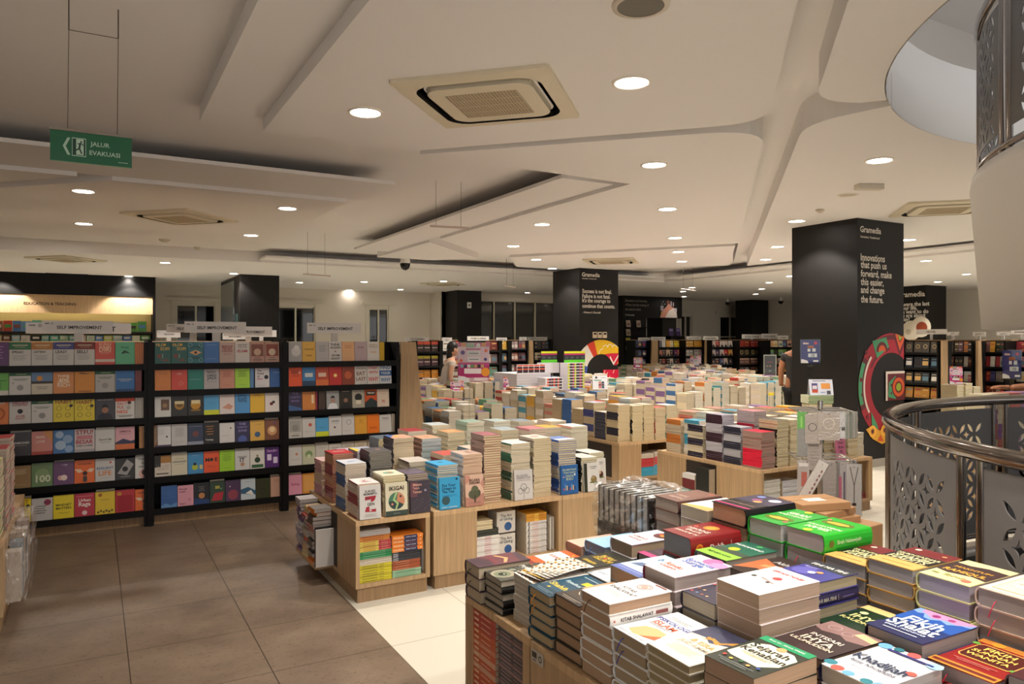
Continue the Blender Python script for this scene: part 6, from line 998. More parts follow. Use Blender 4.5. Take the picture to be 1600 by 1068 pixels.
# ------------------------------------------------------------------ things standing on the tables
def poster_stand(label, x, y, zb, zt_, w, art, bg, rz=0, pole=None, z0=.5, name='poster_stand'):
    t = thing(name, label, 'poster', (x, y, zb), rz); h = zt_ - zb
    b = MB(); b.box(-w / 2, -.003, 0, w / 2, .003, h, mat(bg, .4)); b.T = Matrix.Translation((-w / 2, -.0034, 0)) @ Matrix.Rotation(pi / 2, 4, 'X'); b.art(art, w, h, 0); b.build('poster', t)
    b = MB(); b.box(-w / 2 - .008, -.009, -.012, w / 2 + .008, -.0065, h + .008, acrylic()); b.box(-w / 2 - .008, .004, -.012, w / 2 + .008, .006, h + .008, acrylic()); b.build('acrylic_holder', t)
    if pole: b = MB(); b.box(-pole / 2, -.003, z0 - zb, pole / 2, .005, -.01, acrylic()); b.box(-.09, -.07, z0 - zb, .09, .07, z0 - zb + .005, acrylic()); b.build('pole', t)
    return t
MG, PK = 'c2287c', 'ecc4d8'
pinkart = [('r', 0, .9, 1, 1, 'c83c7c'), ('r', .1, .9, .25, 1, 'e08c3c'), ('r', .75, .9, .9, 1, 'e08c3c'), ('r', .26, .87, .54, .99, '9cab94'), blob(.65, .93, .07, 'e6d8dc'), ('r', .25, .82, .72, .85, MG), ('r', .3, .67, .72, .8, 'e8dce4'), ('r', .3, .52, .72, .65, 'e8dce4'), ('r', .36, .72, .66, .74, '4c7c80'), ('r', .36, .57, .66, .59, '4c7c80'), ('r', 0, .12, 1, .5, MG)] + [('r', .08 + .11 * k, .37, .17 + .11 * k, .45, ('88b0c0', '2c2c5c', 'd8d8d8', '4c9c5c', 'b89c70', '2c2c2c', 'c8a070')[k]) for k in range(7)] + [('r', .2, .22, .75, .35, 'e8e0e6'), blob(.88, .26, .14, 'e89c2c'), ('p', [(0, 0), (.4, 0), (.36, .1), (.2, .15), (0, .17)], 'e4e0e2'), ('r', .52, .04, .95, .12, 'e4e0e2'), blob(.9, .8, .05, 'd86c50'), blob(.15, .75, .07, '6c5c8c'), blob(.88, .58, .05, '3c3c7c'), blob(.1, .55, .05, 'd8603c')]
x = XatY(740, 10.6); poster_stand('large pink promotional poster standing among the tables', x, 10.6, Z(597, x, 10.6), Z(535, x, 10.6), .5, pinkart, PK, R(-28), .3, .8)
x = XatY(708, 11.2); poster_stand('small pink poster left of the large pink one', x, 11.2, Z(572, x, 11.2), Z(547, x, 11.2), .22, pinkart, PK, R(-28), .12, .8)
x = XatY(997, 14.5); poster_stand('small pink poster near the mural column', x, 14.5, Z(577, x, 14.5), Z(558, x, 14.5), .22, pinkart, PK, R(-28), .1, .5)
x = XatY(998, 13.6); poster_stand('wide low pink poster below the small one near the mural column', x, 13.6, Z(592, x, 13.6), Z(576, x, 13.6), .32, pinkart, PK, R(-28), .1, .5)
x = XatY(1087, 15.2); poster_stand('small pink poster in front of the business shelves', x, 15.2, Z(586, x, 15.2), Z(555, x, 15.2), .3, pinkart, PK, R(-28), .1, .5)
bluea = [('r', 0, 0, 1, 1, '34347c'), ('p', [(.1, .82), (.4, .82), (.42, .88), (.12, .9)], 'e0b8b8'), blob(.78, .87, .09, 'd0304c'), ('r', .35, .65, .68, .76, 'b0603c'), ('r', .35, .5, .5, .62, 'e0dce4'), ('r', .6, .5, .78, .64, 'e0dce4'), ('r', .38, .26, .85, .42, 'e0e0ea'), ('t', '15', .64, .34, .16, '1c1c3c'), ('p', [(0, 0), (.4, 0), (.35, .1), (.15, .16), (0, .17)], 'e4e0e2'), ('r', .65, .06, .92, .13, 'e4e0e2')]
x = XatY(1266, 5.15); poster_stand('dark blue poster on a clear pole in front of the large column', x, 5.15, Z(567, x, 5.15), Z(531, x, 5.15), .19, bluea, '34347c', R(-35), .055, .93)
x = 9.6; y = YatX(1581, x); poster_stand('dark blue poster at the right before the shelves', x, y, Z(591, x, y), Z(547, x, y), .19, bluea, '34347c', R(-58), .05, .9)
def tent(label, x, y, z0, w, h, art, bg, rz):
    t = thing('table_tent', label, 'table sign', (x, y, z0), rz); tl = R(14)
    b = MB(); b.T = Matrix.Rotation(-tl, 4, 'X'); b.box(-w / 2, -.001, 0, w / 2, .001, h, mat(bg, .4)); b.T = b.T @ Matrix.Translation((-w / 2, -.0015, 0)) @ Matrix.Rotation(pi / 2, 4, 'X'); b.art(art, w, h, 0); b.build('front_card', t)
    b = MB(); b.T = Matrix.Translation((0, h * .48, 0)) @ Matrix.Rotation(tl, 4, 'X'); b.box(-w / 2, -.001, 0, w / 2, .001, h, mat('b8b8c4', .4)); b.build('rear_card', t)
x = XatY(1288, 5.0)
for k in range(4): fbox(stock, x, 5.09, .94 + k * .021, .26, .19, .02, .04 * (k % 2) - .5, '9cac84', 'd0d4b8', '9cac84', 1)
fbox(stock, x, 5.09, .5, .24, .18, .438, -.5, 'd8ccb8', 'd3c7a5', 'b8a48c', 2)
tent('white card sign with orange panel standing on the books left of the large column', x, 5.03, 1.025, .24, .165, [('r', .15, .88, .7, .92, '55556c'), ('r', .1, .15, .35, .75, '5c4c84'), ('r', .1, .15, .35, .35, 'c8543c'), ('r', .13, .38, .32, .6, 'e0d8e0'), ('r', .5, .4, .88, .75, 'eba050'), ('r', .72, .05, .88, .28, '55555c'), ('r', .45, .15, .65, .2, '8c9cc8')], 'dfe2ee', R(-32))
x = XatY(938, 7.4); tent('white card sign with small photographs on the long table', XatY(938, 8.0), 8.0, .93, .2, .19, [('c', .25, .85, .08, '33333c'), ('r', .55, .83, .9, .86, '8c8c8c'), ('r', .1, .62, .6, .68, '3c8c5c')] + [('r', .4 + .2 * (k % 2), .08 + .17 * (k // 2), .57 + .2 * (k % 2), .22 + .17 * (k // 2), ('c86c5c', '3c4c6c', '8c3c4c', '4c2c2c', 'c87c6c', '2c3c4c')[k]) for k in range(6)], 'e0e0e4', R(-28))
tent('pink and white card sign on the stacks before the white box pile', XatY(797, 9.8), 9.8, .83, .2, .2, pinkart, PK, R(-28))
tent('pink card sign left of the clear pole', XatY(714, 10.2), 10.2, .80, .2, .17, pinkart, PK, R(-28))
# white box-set wall and green-yellow set
for c_ in range(2):
    w = .3; b = MB(); b.box(-w / 2, -.12, 0, w / 2, .12, .042, mat('d8d4da', .5)); b.T = Matrix.Translation((-w / 2, -.1205, 0)) @ Matrix.Rotation(pi / 2, 4, 'X')
    b.art(([('r', .1, .2, .95, .85, '2c2430'), ('r', .1, .2, .2, .85, 'd84c2c'), ('r', .45, .2, .55, .85, 'd84c2c'), ('r', .3, .2, .36, .85, '8c2c4c'), ('r', .7, .2, .78, .85, 'e0603c')] if c_ == 0 else [('r', .0, .2, 1, .85, '2a2a2c'), ('r', .0, .2, .12, .85, 'c8d02c'), ('r', .4, .2, .5, .85, 'c8d02c'), ('r', .3, .2, .36, .85, 'c02c6c'), ('r', .7, .2, .8, .85, 'b02c5c'), ('r', .88, .2, 1, .85, 'c8d02c')]), w, .042, 0); BM[('boxset', c_)] = b.mesh('box_set')
def boxset_pile(x, y, z0, n, key, label, rz, grp):
    for i in range(n): o = link('box_set', BM[key], None, (x, y, z0 + i * .0435), (0, 0, rz + .01 * ((i * 5) % 3 - 1))); tag(o, '%s, %s from the top' % (label, ordn(n - 1 - i)), 'box set', grp)
xa, xb = XatY(861, 9.38), XatY(891, 9.45)
cabinet('display_table', 'low wooden table under the box sets before the mural column', 5.45, 9.25, 6.7, 10.35, .5, '-y', [])
boxset_pile(xa, 9.40, .501, 12, ('boxset', 0), 'box set with orange print, left pile before the mural column', R(-4), 'white box sets before the mural column')
boxset_pile(xb + .03, 9.44, .501, 17, ('boxset', 1), 'box set with lime print, right pile before the mural column', R(-4), 'white box sets before the mural column')
x0_, x1_ = XatY(809, 9.55), XatY(862, 9.55)
b = MB(); b.box(x0_, 9.58, .5, x1_, 10.3, 1.08, mat('cfcbd0', .6))
for k in range(13): b.box(x0_ - .002, 9.578, .54 + k * .043, x1_ + .002, 10.302, .543 + k * .043, mat('a8a4a8', .6))
tag(b.build('white_book_block'), 'large block of white-edged books left of the box sets', 'book block')
for k in range(7):
    t = thing('comic_book', 'lime and magenta striped comic before the mural column, %s from the left' % FST[k], 'book', (xb - .33 + k * .098, 9.5 if k > 2 else 9.7, .501 + 17 * .0435 if k > 2 else 1.24), R(-4), 'striped comics before the mural column')
    b = MB(); b.box(-.047, -.01, 0, .047, .01, .175, mat('2c2c30', .4)); b.T = Matrix.Translation((-.047, -.0105, 0)) @ Matrix.Rotation(pi / 2, 4, 'X'); b.art([('r', 0, .82, 1, 1, 'd8dc30'), ('r', 0, .68, 1, .78, 'c82c6c'), ('r', 0, .0, 1, .25, '5cc82c'), ('r', .2, .35, .8, .55, '4c4c50')], .094, .175, 0); b.build('cover', t)
b = MB(); b.box(xb - .4, 9.64, 1.081, xb - .08, 9.78, 1.239, mat('d4d0d4', .6)); tag(b.build('white_book_block'), 'small white block carrying the leftmost striped comics', 'book block')
for k in range(5):
    t = thing('comic_book', 'orange and black comic on the white block before the mural column, %s from the left' % FST[k], 'book', (x0_ + .06 + k * .1, 9.6, 1.081), R(-4), 'orange comics before the mural column')
    b = MB(); b.box(-.048, -.01, 0, .048, .01, .14, mat('dcd8da', .4)); b.T = Matrix.Translation((-.048, -.0105, 0)) @ Matrix.Rotation(pi / 2, 4, 'X'); b.art([('r', .05, .8, .95, .95, 'd84c2c'), ('r', .05, .1, .95, .75, '33202c'), ('r', .05, .42, .95, .55, 'd8603c')], .096, .14, 0); b.build('cover', t)
# tall dark menu board before the far shelves
x = XatY(1203, 11.3); poster_stand('dark brown notice board in a pale frame before the far shelves', x, 11.3, Z(603, x, 11.3), Z(554, x, 11.3), .27, [('r', 0, 0, 1, 1, 'cfc6b8'), ('r', .06, .03, .94, .97, '2a1e1e'), ('r', .06, .03, .94, .4, '5c1c1e'), ('r', .06, .42, .94, .56, '3c3c3e'), ('r', .25, .76, .75, .78, 'a83c3c'), ('r', .2, .62, .35, .66, 'a87c50'), ('r', .45, .62, .6, .66, 'a87c50'), ('r', .2, .3, .8, .31, 'a06c6c'), ('r', .2, .24, .7, .25, 'a06c6c'), ('r', .4, .48, .6, .5, 'b8b8b8')], '2a1e1e', R(-35), None)
b = MB(); b.box(x - .03, 11.28, .5, x + .03, 11.3, Z(603, x, 11.3), mat('8a8078', .4)); tag(b.build('notice_board_post'), 'thin post under the dark notice board', 'post')
b = MB(); b.box(x - .6, 11.05, 0, x + .5, 11.6, .5, WOOD); tag(b.build('display_table'), 'low wooden table under the dark notice board', 'display table')
# clear poles with small tags on the tables
for (u, y, v0, v1, lb, c) in ((738, 5.75, 594, 665, 'clear acrylic pole rising behind the first island', None), (1205, 5.3, 613, 655, 'clear acrylic pole with a yellow tag on the table left of the large column', 'f0e040')):
    x = XatY(u, y); t = thing('sign_pole', lb, 'pole', (x, y, 0)); b = MB(); zb = Z(v1, x, y); zt_ = Z(v0, x, y)
    for s in (-.028, .028): b.box(s - .004, -.004, zb - .1, s + .004, .004, zt_, acrylic()); 
    b.build('pole', t)
    if c: b = MB(); b.box(-.035, -.006, zt_ - .03, .035, .006, zt_, mat(c, .3)); b.build('tag', t)
b = MB(); b.box(XatY(738, 5.75) - .1, 5.6, 0, XatY(738, 5.75) + .1, 5.85, Z(665, XatY(738, 5.75), 5.75) - .1, WOOD); tag(b.build('wooden_pedestal'), 'small wooden pedestal behind the first island, mostly hidden', 'pedestal')
# ------------------------------------------------------------------ brown boxes, spinner rack
cabinet('display_table', 'low wooden unit behind the nearest table carrying brown boxes', 2.5, 2.15, 3.3, 2.82, ZT, '-y', [])
for k, (x, y, z, w, d, h, rz, lb) in enumerate(((3.12, 2.32, .541, .3, .3, .18, .1, 'large brown carton at the bottom right of the box pile'), (2.80, 2.42, .541, .28, .36, .19, -.1, 'brown carton at the bottom left of the box pile'), (2.82, 2.46, .732, .26, .2, .045, .35, 'flat brown box with a white label, left on top'), (3.10, 2.36, .722, .25, .19, .03, -.1, 'flat brown box lying second in the right pile'), (3.09, 2.37, .754, .26, .19, .032, .12, 'flat brown box lying third in the right pile'), (3.05, 2.39, .788, .27, .19, .035, -.25, 'flat brown box with a white label on top of the right pile'))):
    t = thing('cardboard_box', lb, 'box', (x, y, z), rz, 'brown boxes behind the nearest table'); b = MB(); b.rbox(-w / 2, -d / 2, 0, w / 2, d / 2, h, mat('a98058', .6), .003); b.build('box_body', t)
    if 'label' in lb: b = MB(); b.box(-.06, -.04, h, .04, .02, h + .001, mat('dcd8d0', .5)); b.build('paper_label', t)
    b = MB(); b.box(-w / 2 - .001, -.003, h * .45, w / 2 + .001, .003, h + .0006, mat('8e6844', .6)); b.build('flap_seam', t)
t = thing('plastic_bag', 'crumpled clear plastic bag with red print beside the brown boxes', 'bag', (2.5, 2.72, ZT)); crumple('bag_film', -.12, -.1, .0, .16, .1, .26, t, 9, .03, 4); b = MB(); b.box(-.08, -.07, 0.01, .12, .07, .09, mat('8c2c3c', .4)); b.build('red_packet', t)
sx, sy = 3.6, 2.78
t = thing('spinner_rack', 'tall spinner rack hung with small packets, standing behind the brown boxes', 'display rack', (sx, sy, 0), R(-38))
b = MB(); b.cyl(0, 0, .02, 1.25, .015, CHR, 14); b.build('pole', t)
b = MB(); b.cyl(0, 0, 0, .03, .2, CHR, 24); b.build('base', t)
for z, nm in ((1.2, 'upper_hook_ring'), (.93, 'lower_hook_ring')):
    b = MB()
    for s in (-1, 1):
        b.tube([(-.145, s * .12, z), (.145, s * .12, z)], .006, CHR, 6); b.tube([(s * .145, -.12, z), (s * .145, .12, z)], .006, CHR, 6)
        b.tube([(0, 0, z), (0, s * .12, z)], .006, CHR, 6); b.tube([(0, 0, z), (s * .145, 0, z)], .006, CHR, 6)
    for k in range(4): b.tube([(-.11 + k * .075, -.12, z), (-.11 + k * .075, -.165, z - .005), (-.11 + k * .075, -.173, z + .01)], .003, CHR, 5)
    b.build(nm, t)
def packet(x, y, z, w, h, c, tilt, lb, els=(), rz=0):
    x, y, w = x * .8, y * .82, w * .85; p_ = Matrix.Rotation(R(-38), 4, 'Z') @ Vector((x, y, 0)); q = thing('hanging_packet', lb, 'packet', (sx + p_.x, sy + p_.y, z), R(-38) + rz, 'packets on the spinner rack')
    b = MB(); b.T = Matrix.Rotation(tilt, 4, 'Y'); b.box(-w / 2, -.002, -h, w / 2, .002, 0, mat(c, .3)); b.T = b.T @ Matrix.Translation((-w / 2, -.0024, -h)) @ Matrix.Rotation(pi / 2, 4, 'X'); b.art(list(els) + [('c', .5, .95, .03, '33302e')], w, h, 0); b.build('card', q)
    b = MB(); b.T = Matrix.Rotation(tilt, 4, 'Y'); b.box(-w / 2 - .004, -.004, -h - .004, w / 2 + .004, .004, .004, film()); b.build('clear_sleeve', q)
oring = [('o', .5, .55, .3, '2c2826', .05)]
packet(-.17, -.2, 1.2, .06, .24, '5cae3c', 0, 'bright green keyring packet at the top left of the spinner', [('r', 0, 0, 1, .62, '8c8c88'), ('r', .3, .65, .5, .9, '8cd060')])
packet(-.105, -.205, 1.19, .09, .16, 'a89c90', 0, 'packet with a black bead bracelet in the upper row', oring)
packet(.0, -.21, 1.2, .13, .15, 'a89c8e', 0, 'square packet with a pale bracelet in the middle of the upper row', [('o', .5, .6, .28, 'd8c8b4', .03)])
packet(.085, -.2, 1.2, .07, .14, 'c9c5c2', 0, 'white packet with fine chain right of the middle, upper row', [('p', [(.3, .3), (.32, .3), (.72, .8), (.7, .8)], '55504c'), ('r', .5, .3, .8, .45, '3c3c3c')])
for k in range(5): packet(.13 + k * .016, -.19 + k * .012, 1.2, .05, .14, ('9aa394', 'b8b2a6', '8c9488', 'a8a89c', 'c0bcb0')[k], 0, 'thin grey-green packet at the upper right of the spinner, %s from the left' % FST[k], rz=.9)
packet(-.085, -.18, 1.07, .09, .19, 'a59a90', 0, 'long grey packet hanging below the bracelets', bars(.5, .8, .7, 8, '8c8278', .09, .01))
packet(-.16, -.19, .93, .07, .2, 'b0a8a2', 0, 'packet with red contents at the lower left of the spinner', [('r', .3, .3, .8, .7, 'b04c3c'), ('r', .1, .85, .9, .95, 'e0dcd8')])
packet(-.03, -.21, .93, .065, .33, 'd9d4cc', R(28), 'long white card with a bead chain hanging askew on the lower ring', [('r', .65, .1 + .08 * k, .8, .14 + .08 * k, '8c5c58') for k in range(10)])
packet(.02, -.2, .93, .1, .28, '9c948e', 0, 'grey packet behind the long white card', bars(.5, .6, .6, 3, 'b8b0a8', .1, .01))
packet(.09, -.2, .93, .07, .26, 'a8a29e', 0, 'grey packet with pink strips in the lower row', [('r', .2, .1, .45, .7, 'b0486c'), ('r', .6, .2, .75, .8, '3c3454')])
packet(.165, -.205, .92, .09, .28, 'b8b4ae', 0, 'packet with a dark wooden cross necklace at the lower right', [('p', [(.2, .95), (.25, .95), (.52, .6), (.48, .58)], '3c241c'), ('p', [(.8, .95), (.75, .95), (.48, .6), (.52, .58)], '3c241c'), ('r', .47, .12, .53, .6, '3c241c'), ('r', .36, .2, .64, .25, '3c241c')])
packet(.19, -.12, .93, .08, .16, 'c4bfb8', 0, 'pale packet at the right side of the lower ring', rz=.9)

# ------------------------------------------------------------------ far bookcases with face-out books
shelfb = MB()
def fcover(b, M_, w, h, c, style, rr):
    b.T = M_; b.box(-w / 2, -.012, 0, w / 2, 0, h, [mat(c, .4, kind='cover')] * 6); b.T = M_ @ Matrix.Translation((-w / 2, -.0124, 0)) @ Matrix.Rotation(pi / 2, 4, 'X')
    c2 = rr.choice(['e0d8cc', '2c2424', 'c8a060', 'a83c3c', 'd8d0c8', '5c7c8c'])
    e = {'band': [('r', 0, .7, 1, 1, style[1] if style and len(style) > 1 else c2), ('r', .1, .35, .9, .42, 'cfc6ba')], 'oval': [('c', .5, .55, .28, 'c0a878'), ('c', .5, .55, .2, c)], 'pic': [('r', .12, .2, .88, .6, c2), ('r', .15, .75, .85, .82, c2)], 'txt': [('r', .15, .7, .85, .8, c2), ('r', .2, .2, .7, .26, c2)], 'face': [('p', [(.1, 0), (.9, 0), (.7, .35), (.3, .35)], '2c2c34'), ('c', .5, .48, .2, 'b88870', 1.2), ('r', .1, .82, .9, .9, c2)]}[style[0] if style else rr.choice(['pic', 'txt', 'txt'])]
    b.art(e, w, h, 0, 0, 0, .0012)
def fcase(label, x0, y0, x1, y1, rows, zt_=1.575, pitch=.262, seed=1, n=None):
    "single-sided bookcase whose face runs from (x0,y0) to (x1,y1), seen with that start on the left; rows = palettes"
    rr = random.Random(seed); L_ = sqrt((x1 - x0) ** 2 + (y1 - y0) ** 2); a = atan2(y1 - y0, x1 - x0); t = thing('bookcase', label, 'bookcase', (x0, y0, 0), a)
    def pt(nm, *q, m=BLKS): b = MB(); b.box(*q, m); b.build(nm, t)
    pt('side_panel', 0, 0, 0, .03, .4, zt_); pt('side_panel', L_ - .03, 0, 0, L_, .4, zt_); pt('back_panel', .03, .37, 0, L_ - .03, .4, zt_); pt('plinth', .03, .02, 0, L_ - .03, .05, .1, m=WOODD); pt('top_board', 0, .2, zt_, L_, .42, zt_ + .02, m=WOODD)
    base = Matrix.Translation((x0, y0, 0)) @ Matrix.Rotation(a, 4, 'Z'); z = zt_ - .2
    for r_ in range(6):
        if z < .1: break
        pt('shelf', .03, .0, z - .04, L_ - .03, .37, z)
        if r_ < len(rows) and rows[r_]:
            pal, st = rows[r_]; k = n or max(2, int((L_ - .06) / .145)); w = (L_ - .06) / k
            for i in range(k): fcover(shelfb, base @ Matrix.Translation((.03 + w * (i + .5), .05 + .02 * (i % 2), z)) @ Matrix.Rotation(R(-6), 4, 'X'), w * .9, .185, pal[i % len(pal)] if st else rr.choice(pal), st, rr)
        z -= pitch
    return t
def fc_y(label, u0, u1, Y, rows, **k): return fcase(label, XatY(u0, Y), Y, XatY(u1, Y), Y, rows, **k)
def fc_x(label, u0, u1, X, rows, **k): return fcase(label, X, YatX(u0, X), X, YatX(u1, X), rows, **k)
MIX = ['d8cfc4', '8c3c34', '3c5c7c', 'c8a060', '5c4c44', 'b0a8a0', '2c2c34', 'd0804c', '6c8c7c', 'c8bfb4']; DK = ['2c2826', '3c342e', '24221f', '4c3c34']
fc_y('bookcase with black, orange and green boxes just right of the wooden end panel', 650, 689, 12.6, [(['3c2c28'], ('band', 'c85034')), (['4c2c34'], ('band', 'b8b03c')), (['c8801c'], ('txt',)), (['a83428'], ('txt',))], n=3, seed=2)
fc_y('bookcase with white and red books behind the pink posters', 690, 722, 13.1, [(['d8d4c8', 'c84c3c', 'b0c0cc', 'd8cc98'], ('txt',)), (['b8a8a0', 'c8b8ac'], ('pic',)), (['c8bcb0', 'a86058'], ('pic',)), (MIX, None)], seed=3)
fc_y('bookcase with red patterned books right of the large pink poster', 756, 782, 13.4, [(['6c241c', '5c2018'], ('txt',)), (['b09890', '7c5c5c'], ('pic',)), (['5c8c78', '6c9484'], ('txt',)), (DK, None)], n=2, seed=4)
fc_y('narrow bookcase with yellow books', 783, 796, 14.2, [(['c89c3c'], ('txt',)), (['5c6c7c'], ('pic',)), (['6c4c5c'], ('pic',)), (DK, None)], n=2, seed=5)
fc_y('bookcase with pinkish books before the tall windows', 798, 825, 14.6, [(['7c6468', 'a08080', '5c5c64'], ('pic',)), (['8c5c60', 'c8806c', '6c5058'], ('pic',)), (['8c8078', '5c4c54'], ('pic',)), (DK + ['a8a0a0'], ('pic',))], n=4, seed=6)
fc_y('bookcase with dark covers left of the mural column', 834, 862, 14.8, [(['2c2c30', '34302c'], ('txt',)), (['8c7c64', '3c3028'], ('band', 'b8a888')), (DK, ('txt',)), (['3c2c2c'], ('txt',))], n=4, seed=7)
aframe('bookcase', XatY(825, 14.7), XatY(835, 14.7), XatY(827, 14.7), XatY(833, 14.7), 14.7, 1.0, 'narrow wooden end panel left of the mural column, further back')
kw = dict(pitch=.262)
fc_y('bookcase with dark blue books right of the mural column', 992, 1018, 16.6, [(['34487c', '2c3c6c', '4c4c8c'], ('pic',)), (['3c3454', '4c3c64'], ('pic',)), (['5c4c80', '2c5c4c', '4c4c7c'], ('pic',)), (['4c3c6c'], ('pic',))], n=4, seed=8, **kw)
aframe('bookcase', XatY(1016, 16.4), XatY(1029, 16.4), XatY(1019, 16.4), XatY(1028, 16.4), 16.4, 1.0, 'wooden end panel right of the dark blue books')
fc_y('bookcase with white, yellow and red books in the centre distance', 1029, 1068, 16.5, [(['5c6c7c', 'd8d4cc', 'e0a030', 'd8c8a8', 'e0c830', 'e0b040'], ('txt',)), (['d87c58', '4c3c4c', 'd8c0a0', '2c2428', '6c3c80'], ('face',)), (['3c3c3c', '8c2c2c', '2c1c1c', 'd8d0c8'], ('face',)), (['d8ccb8', '3c7c4c', 'c84c34', 'd8b8b0'], ('pic',))], n=6, seed=9, **kw)
fc_y('bookcase with a row of yellow books, behind a small pink poster', 1071, 1101, 16.3, [(['b8882c'], ('txt',)), (['a8a09c', '8c8884'], ('txt',)), (['a8a4a0', '8c8480'], ('pic',)), (MIX, None)], n=4, seed=10, **kw)
aframe('bookcase', XatY(1101, 16.2), XatY(1112, 16.2), XatY(1102, 16.2), XatY(1111, 16.2), 16.2, 1.0, 'wooden end panel left of the portrait books')
fc_y('bookcase with white portrait covers in the distance', 1112, 1154, 16.0, [(['d0ccc8', 'b83c38', 'd0ccc8', 'c8c4c0'], ('face',)), (['c8c4c4', '4c4468', 'd0ccc8', 'c83030', 'e0a040'], ('face',)), (['2c2c34', '4c3434', '3c5c8c', 'c8bcb0'], ('face',)), (['24242c', '3c2c2c', '8c8070', '2c4c7c'], ('face',))], n=6, seed=11, **kw)
fc_y('bookcase with red and dark oval-medallion books', 1155, 1193, 15.8, [(['8c2c20', '7c2418'], ('txt',)), (['2c281c', '34301f'], ('oval',)), (['6c4840', '7c5448'], ('band', 'b89888')), (DK, None)], n=4, seed=12, **kw)
aframe('bookcase', XatY(1193, 15.6), XatY(1204, 15.6), XatY(1194, 15.6), XatY(1203, 15.6), 15.6, 1.0, 'wooden end panel behind the dark notice board')
fc_y('bookcase with skyline and green covers behind the standing person', 1203, 1240, 15.2, [(['d8a890', 'e0d8b8', 'd8c8a8', '3c3c74'], ('pic',)), (['7ca854', '2c3820', '8cb060'], ('pic',)), (['d8d0c8', 'a85c34', 'd8ccc0'], ('pic',)), (['d0ccc8', '6c2428'], ('pic',))], n=5, seed=13, **kw)
# tall dark shelves on the kiosk
for zz, y_ in ((2.02, 0), (1.72, 0), (1.42, 0), (1.12, 0)):
    for k in range(2 if zz > 1.9 else 1):
        x = XatY((983, 999)[k], 19.8); me = book_mesh(.17, .23, .03, ('c8b0a0', 'b8a890', 'c8c02c', '9cac74')[[2.02, 1.72, 1.42, 1.12].index(zz)], 'd8d0c8', [('r', .15, .2, .85, .6, '8c6c60')]); o = link('book', me, None, (x, 19.86, zz + .115), (pi / 2 - R(8), 0, 0)); tag(o, 'display book on the black kiosk ledge, %s from the top%s' % (FST[[2.02, 1.72, 1.42, 1.12].index(zz)], ', right one of two' if k else ''), 'book', 'display books on the back kiosk')
    b = MB(); b.box(kx0 + .1, 19.75, zz - .03, kx0 + 1.0, 19.949, zz, BLKS); tag(b.build('kiosk_shelf'), 'black ledge on the back kiosk, %s from the top' % FST[[2.02, 1.72, 1.42, 1.12].index(zz)], 'shelf')
for k in range(2):
    x = XatY(1051 + 11 * k, 19.6); me = book_mesh(.2, .27, .03, '4c3c6c', 'd8d0c8', [('r', .1, .6, .9, .9, '8c7cb0')]); o = link('book', me, None, (x, 19.7, 1.72 + .135), (pi / 2 - R(8), 0, 0)); tag(o, 'purple display book at the right of the back kiosk, %s of two' % ('left', 'right')[k], 'book', 'display books on the back kiosk')
b = MB(); b.box(XatY(1045, 19.7), 19.6, 0, XatY(1067, 19.7), 19.9, 1.72, BLKS); tag(b.build('display_stand'), 'black stand carrying two purple books at the back', 'stand')
# right-hand cases, faces toward -X
fc_x('bookcase with dark novel covers right of the large column, signed NOVEL', 1409, 1466, 12.4, [(['4c4844', '544c44'], ('oval',)), (['1c2430', '242c38'], ('pic',)), (['2c2c2c', '343430'], ('pic',)), (['9c6c2c', 'a87430'], ('txt',))], n=4, seed=14)
def end_panel(x0, x1, y, label): aframe('bookcase', x0, x1, x0 + .02, x1 - .04, y, .05, label)
yy = YatX(1467, 12.4); aframe('bookcase', 12.42, XatY(1481, yy - .05), 12.42, XatY(1480, yy - .05), yy - .06, .05, 'wooden end panel right of the novel bookcase')
fc_x('bookcase with face-out books and white cards, second from the right', 1478, 1520, 13.4, [(['3c3430', '5c4c2c', '6c4c5c', 'c87c3c'], ('txt',)), (['5c2c24', '1c1a18', '242220', 'b8b4ac'], ('oval',)), (['b06c70', 'a86068', '1c1c1c', 'c8c0b0'], ('band', 'd8d8d4')), (['b8a060', 'c85c50', '5c7c80', '4c6c74', '5c7c84'], ('band', 'd8d4cc')), (['8c8c88', 'a0a09c', '788088'], ('band', 'd0ccc8'))], n=5, seed=15)
yy = YatX(1520, 13.4); aframe('bookcase', 13.38, 13.56, 13.38, 13.48, yy - .1, .08, 'narrow brown end panel between the right bookcases')
fc_x('bookcase with red and brown books behind the blue poster', 1527, 1571, 13.9, [(['5c5450', '7c6058', 'c89030', '2c3428', '2c3428'], ('txt',)), (['c0b8b0', 'a83434', 'd8d0c8', '9c3c44'], ('pic',)), (['3c3044', 'b83c34', '4c4c7c', '8c7c74', '9c8c80'], ('txt',)), (['b03c30', 'a83c2c', '6c3424', 'a8a4a0', 'b02c28'], ('face',))], n=5, seed=16)
fc_x('bookcase with pink and red comics at the right edge', 1574, 1612, 14.2, [(['a83c48', 'b04450'], ('txt',)), (['c87c8c', 'd08898'], ('pic',)), (['b8b0a8', 'a8a4a0'], ('pic',)), (['4c6ca0', 'c8c8d0'], ('pic',))], n=4, seed=17)
tag(shelfb.build('shelved_books'), 'the many small face-out books on the distant bookcases', 'books', None, 'stuff')
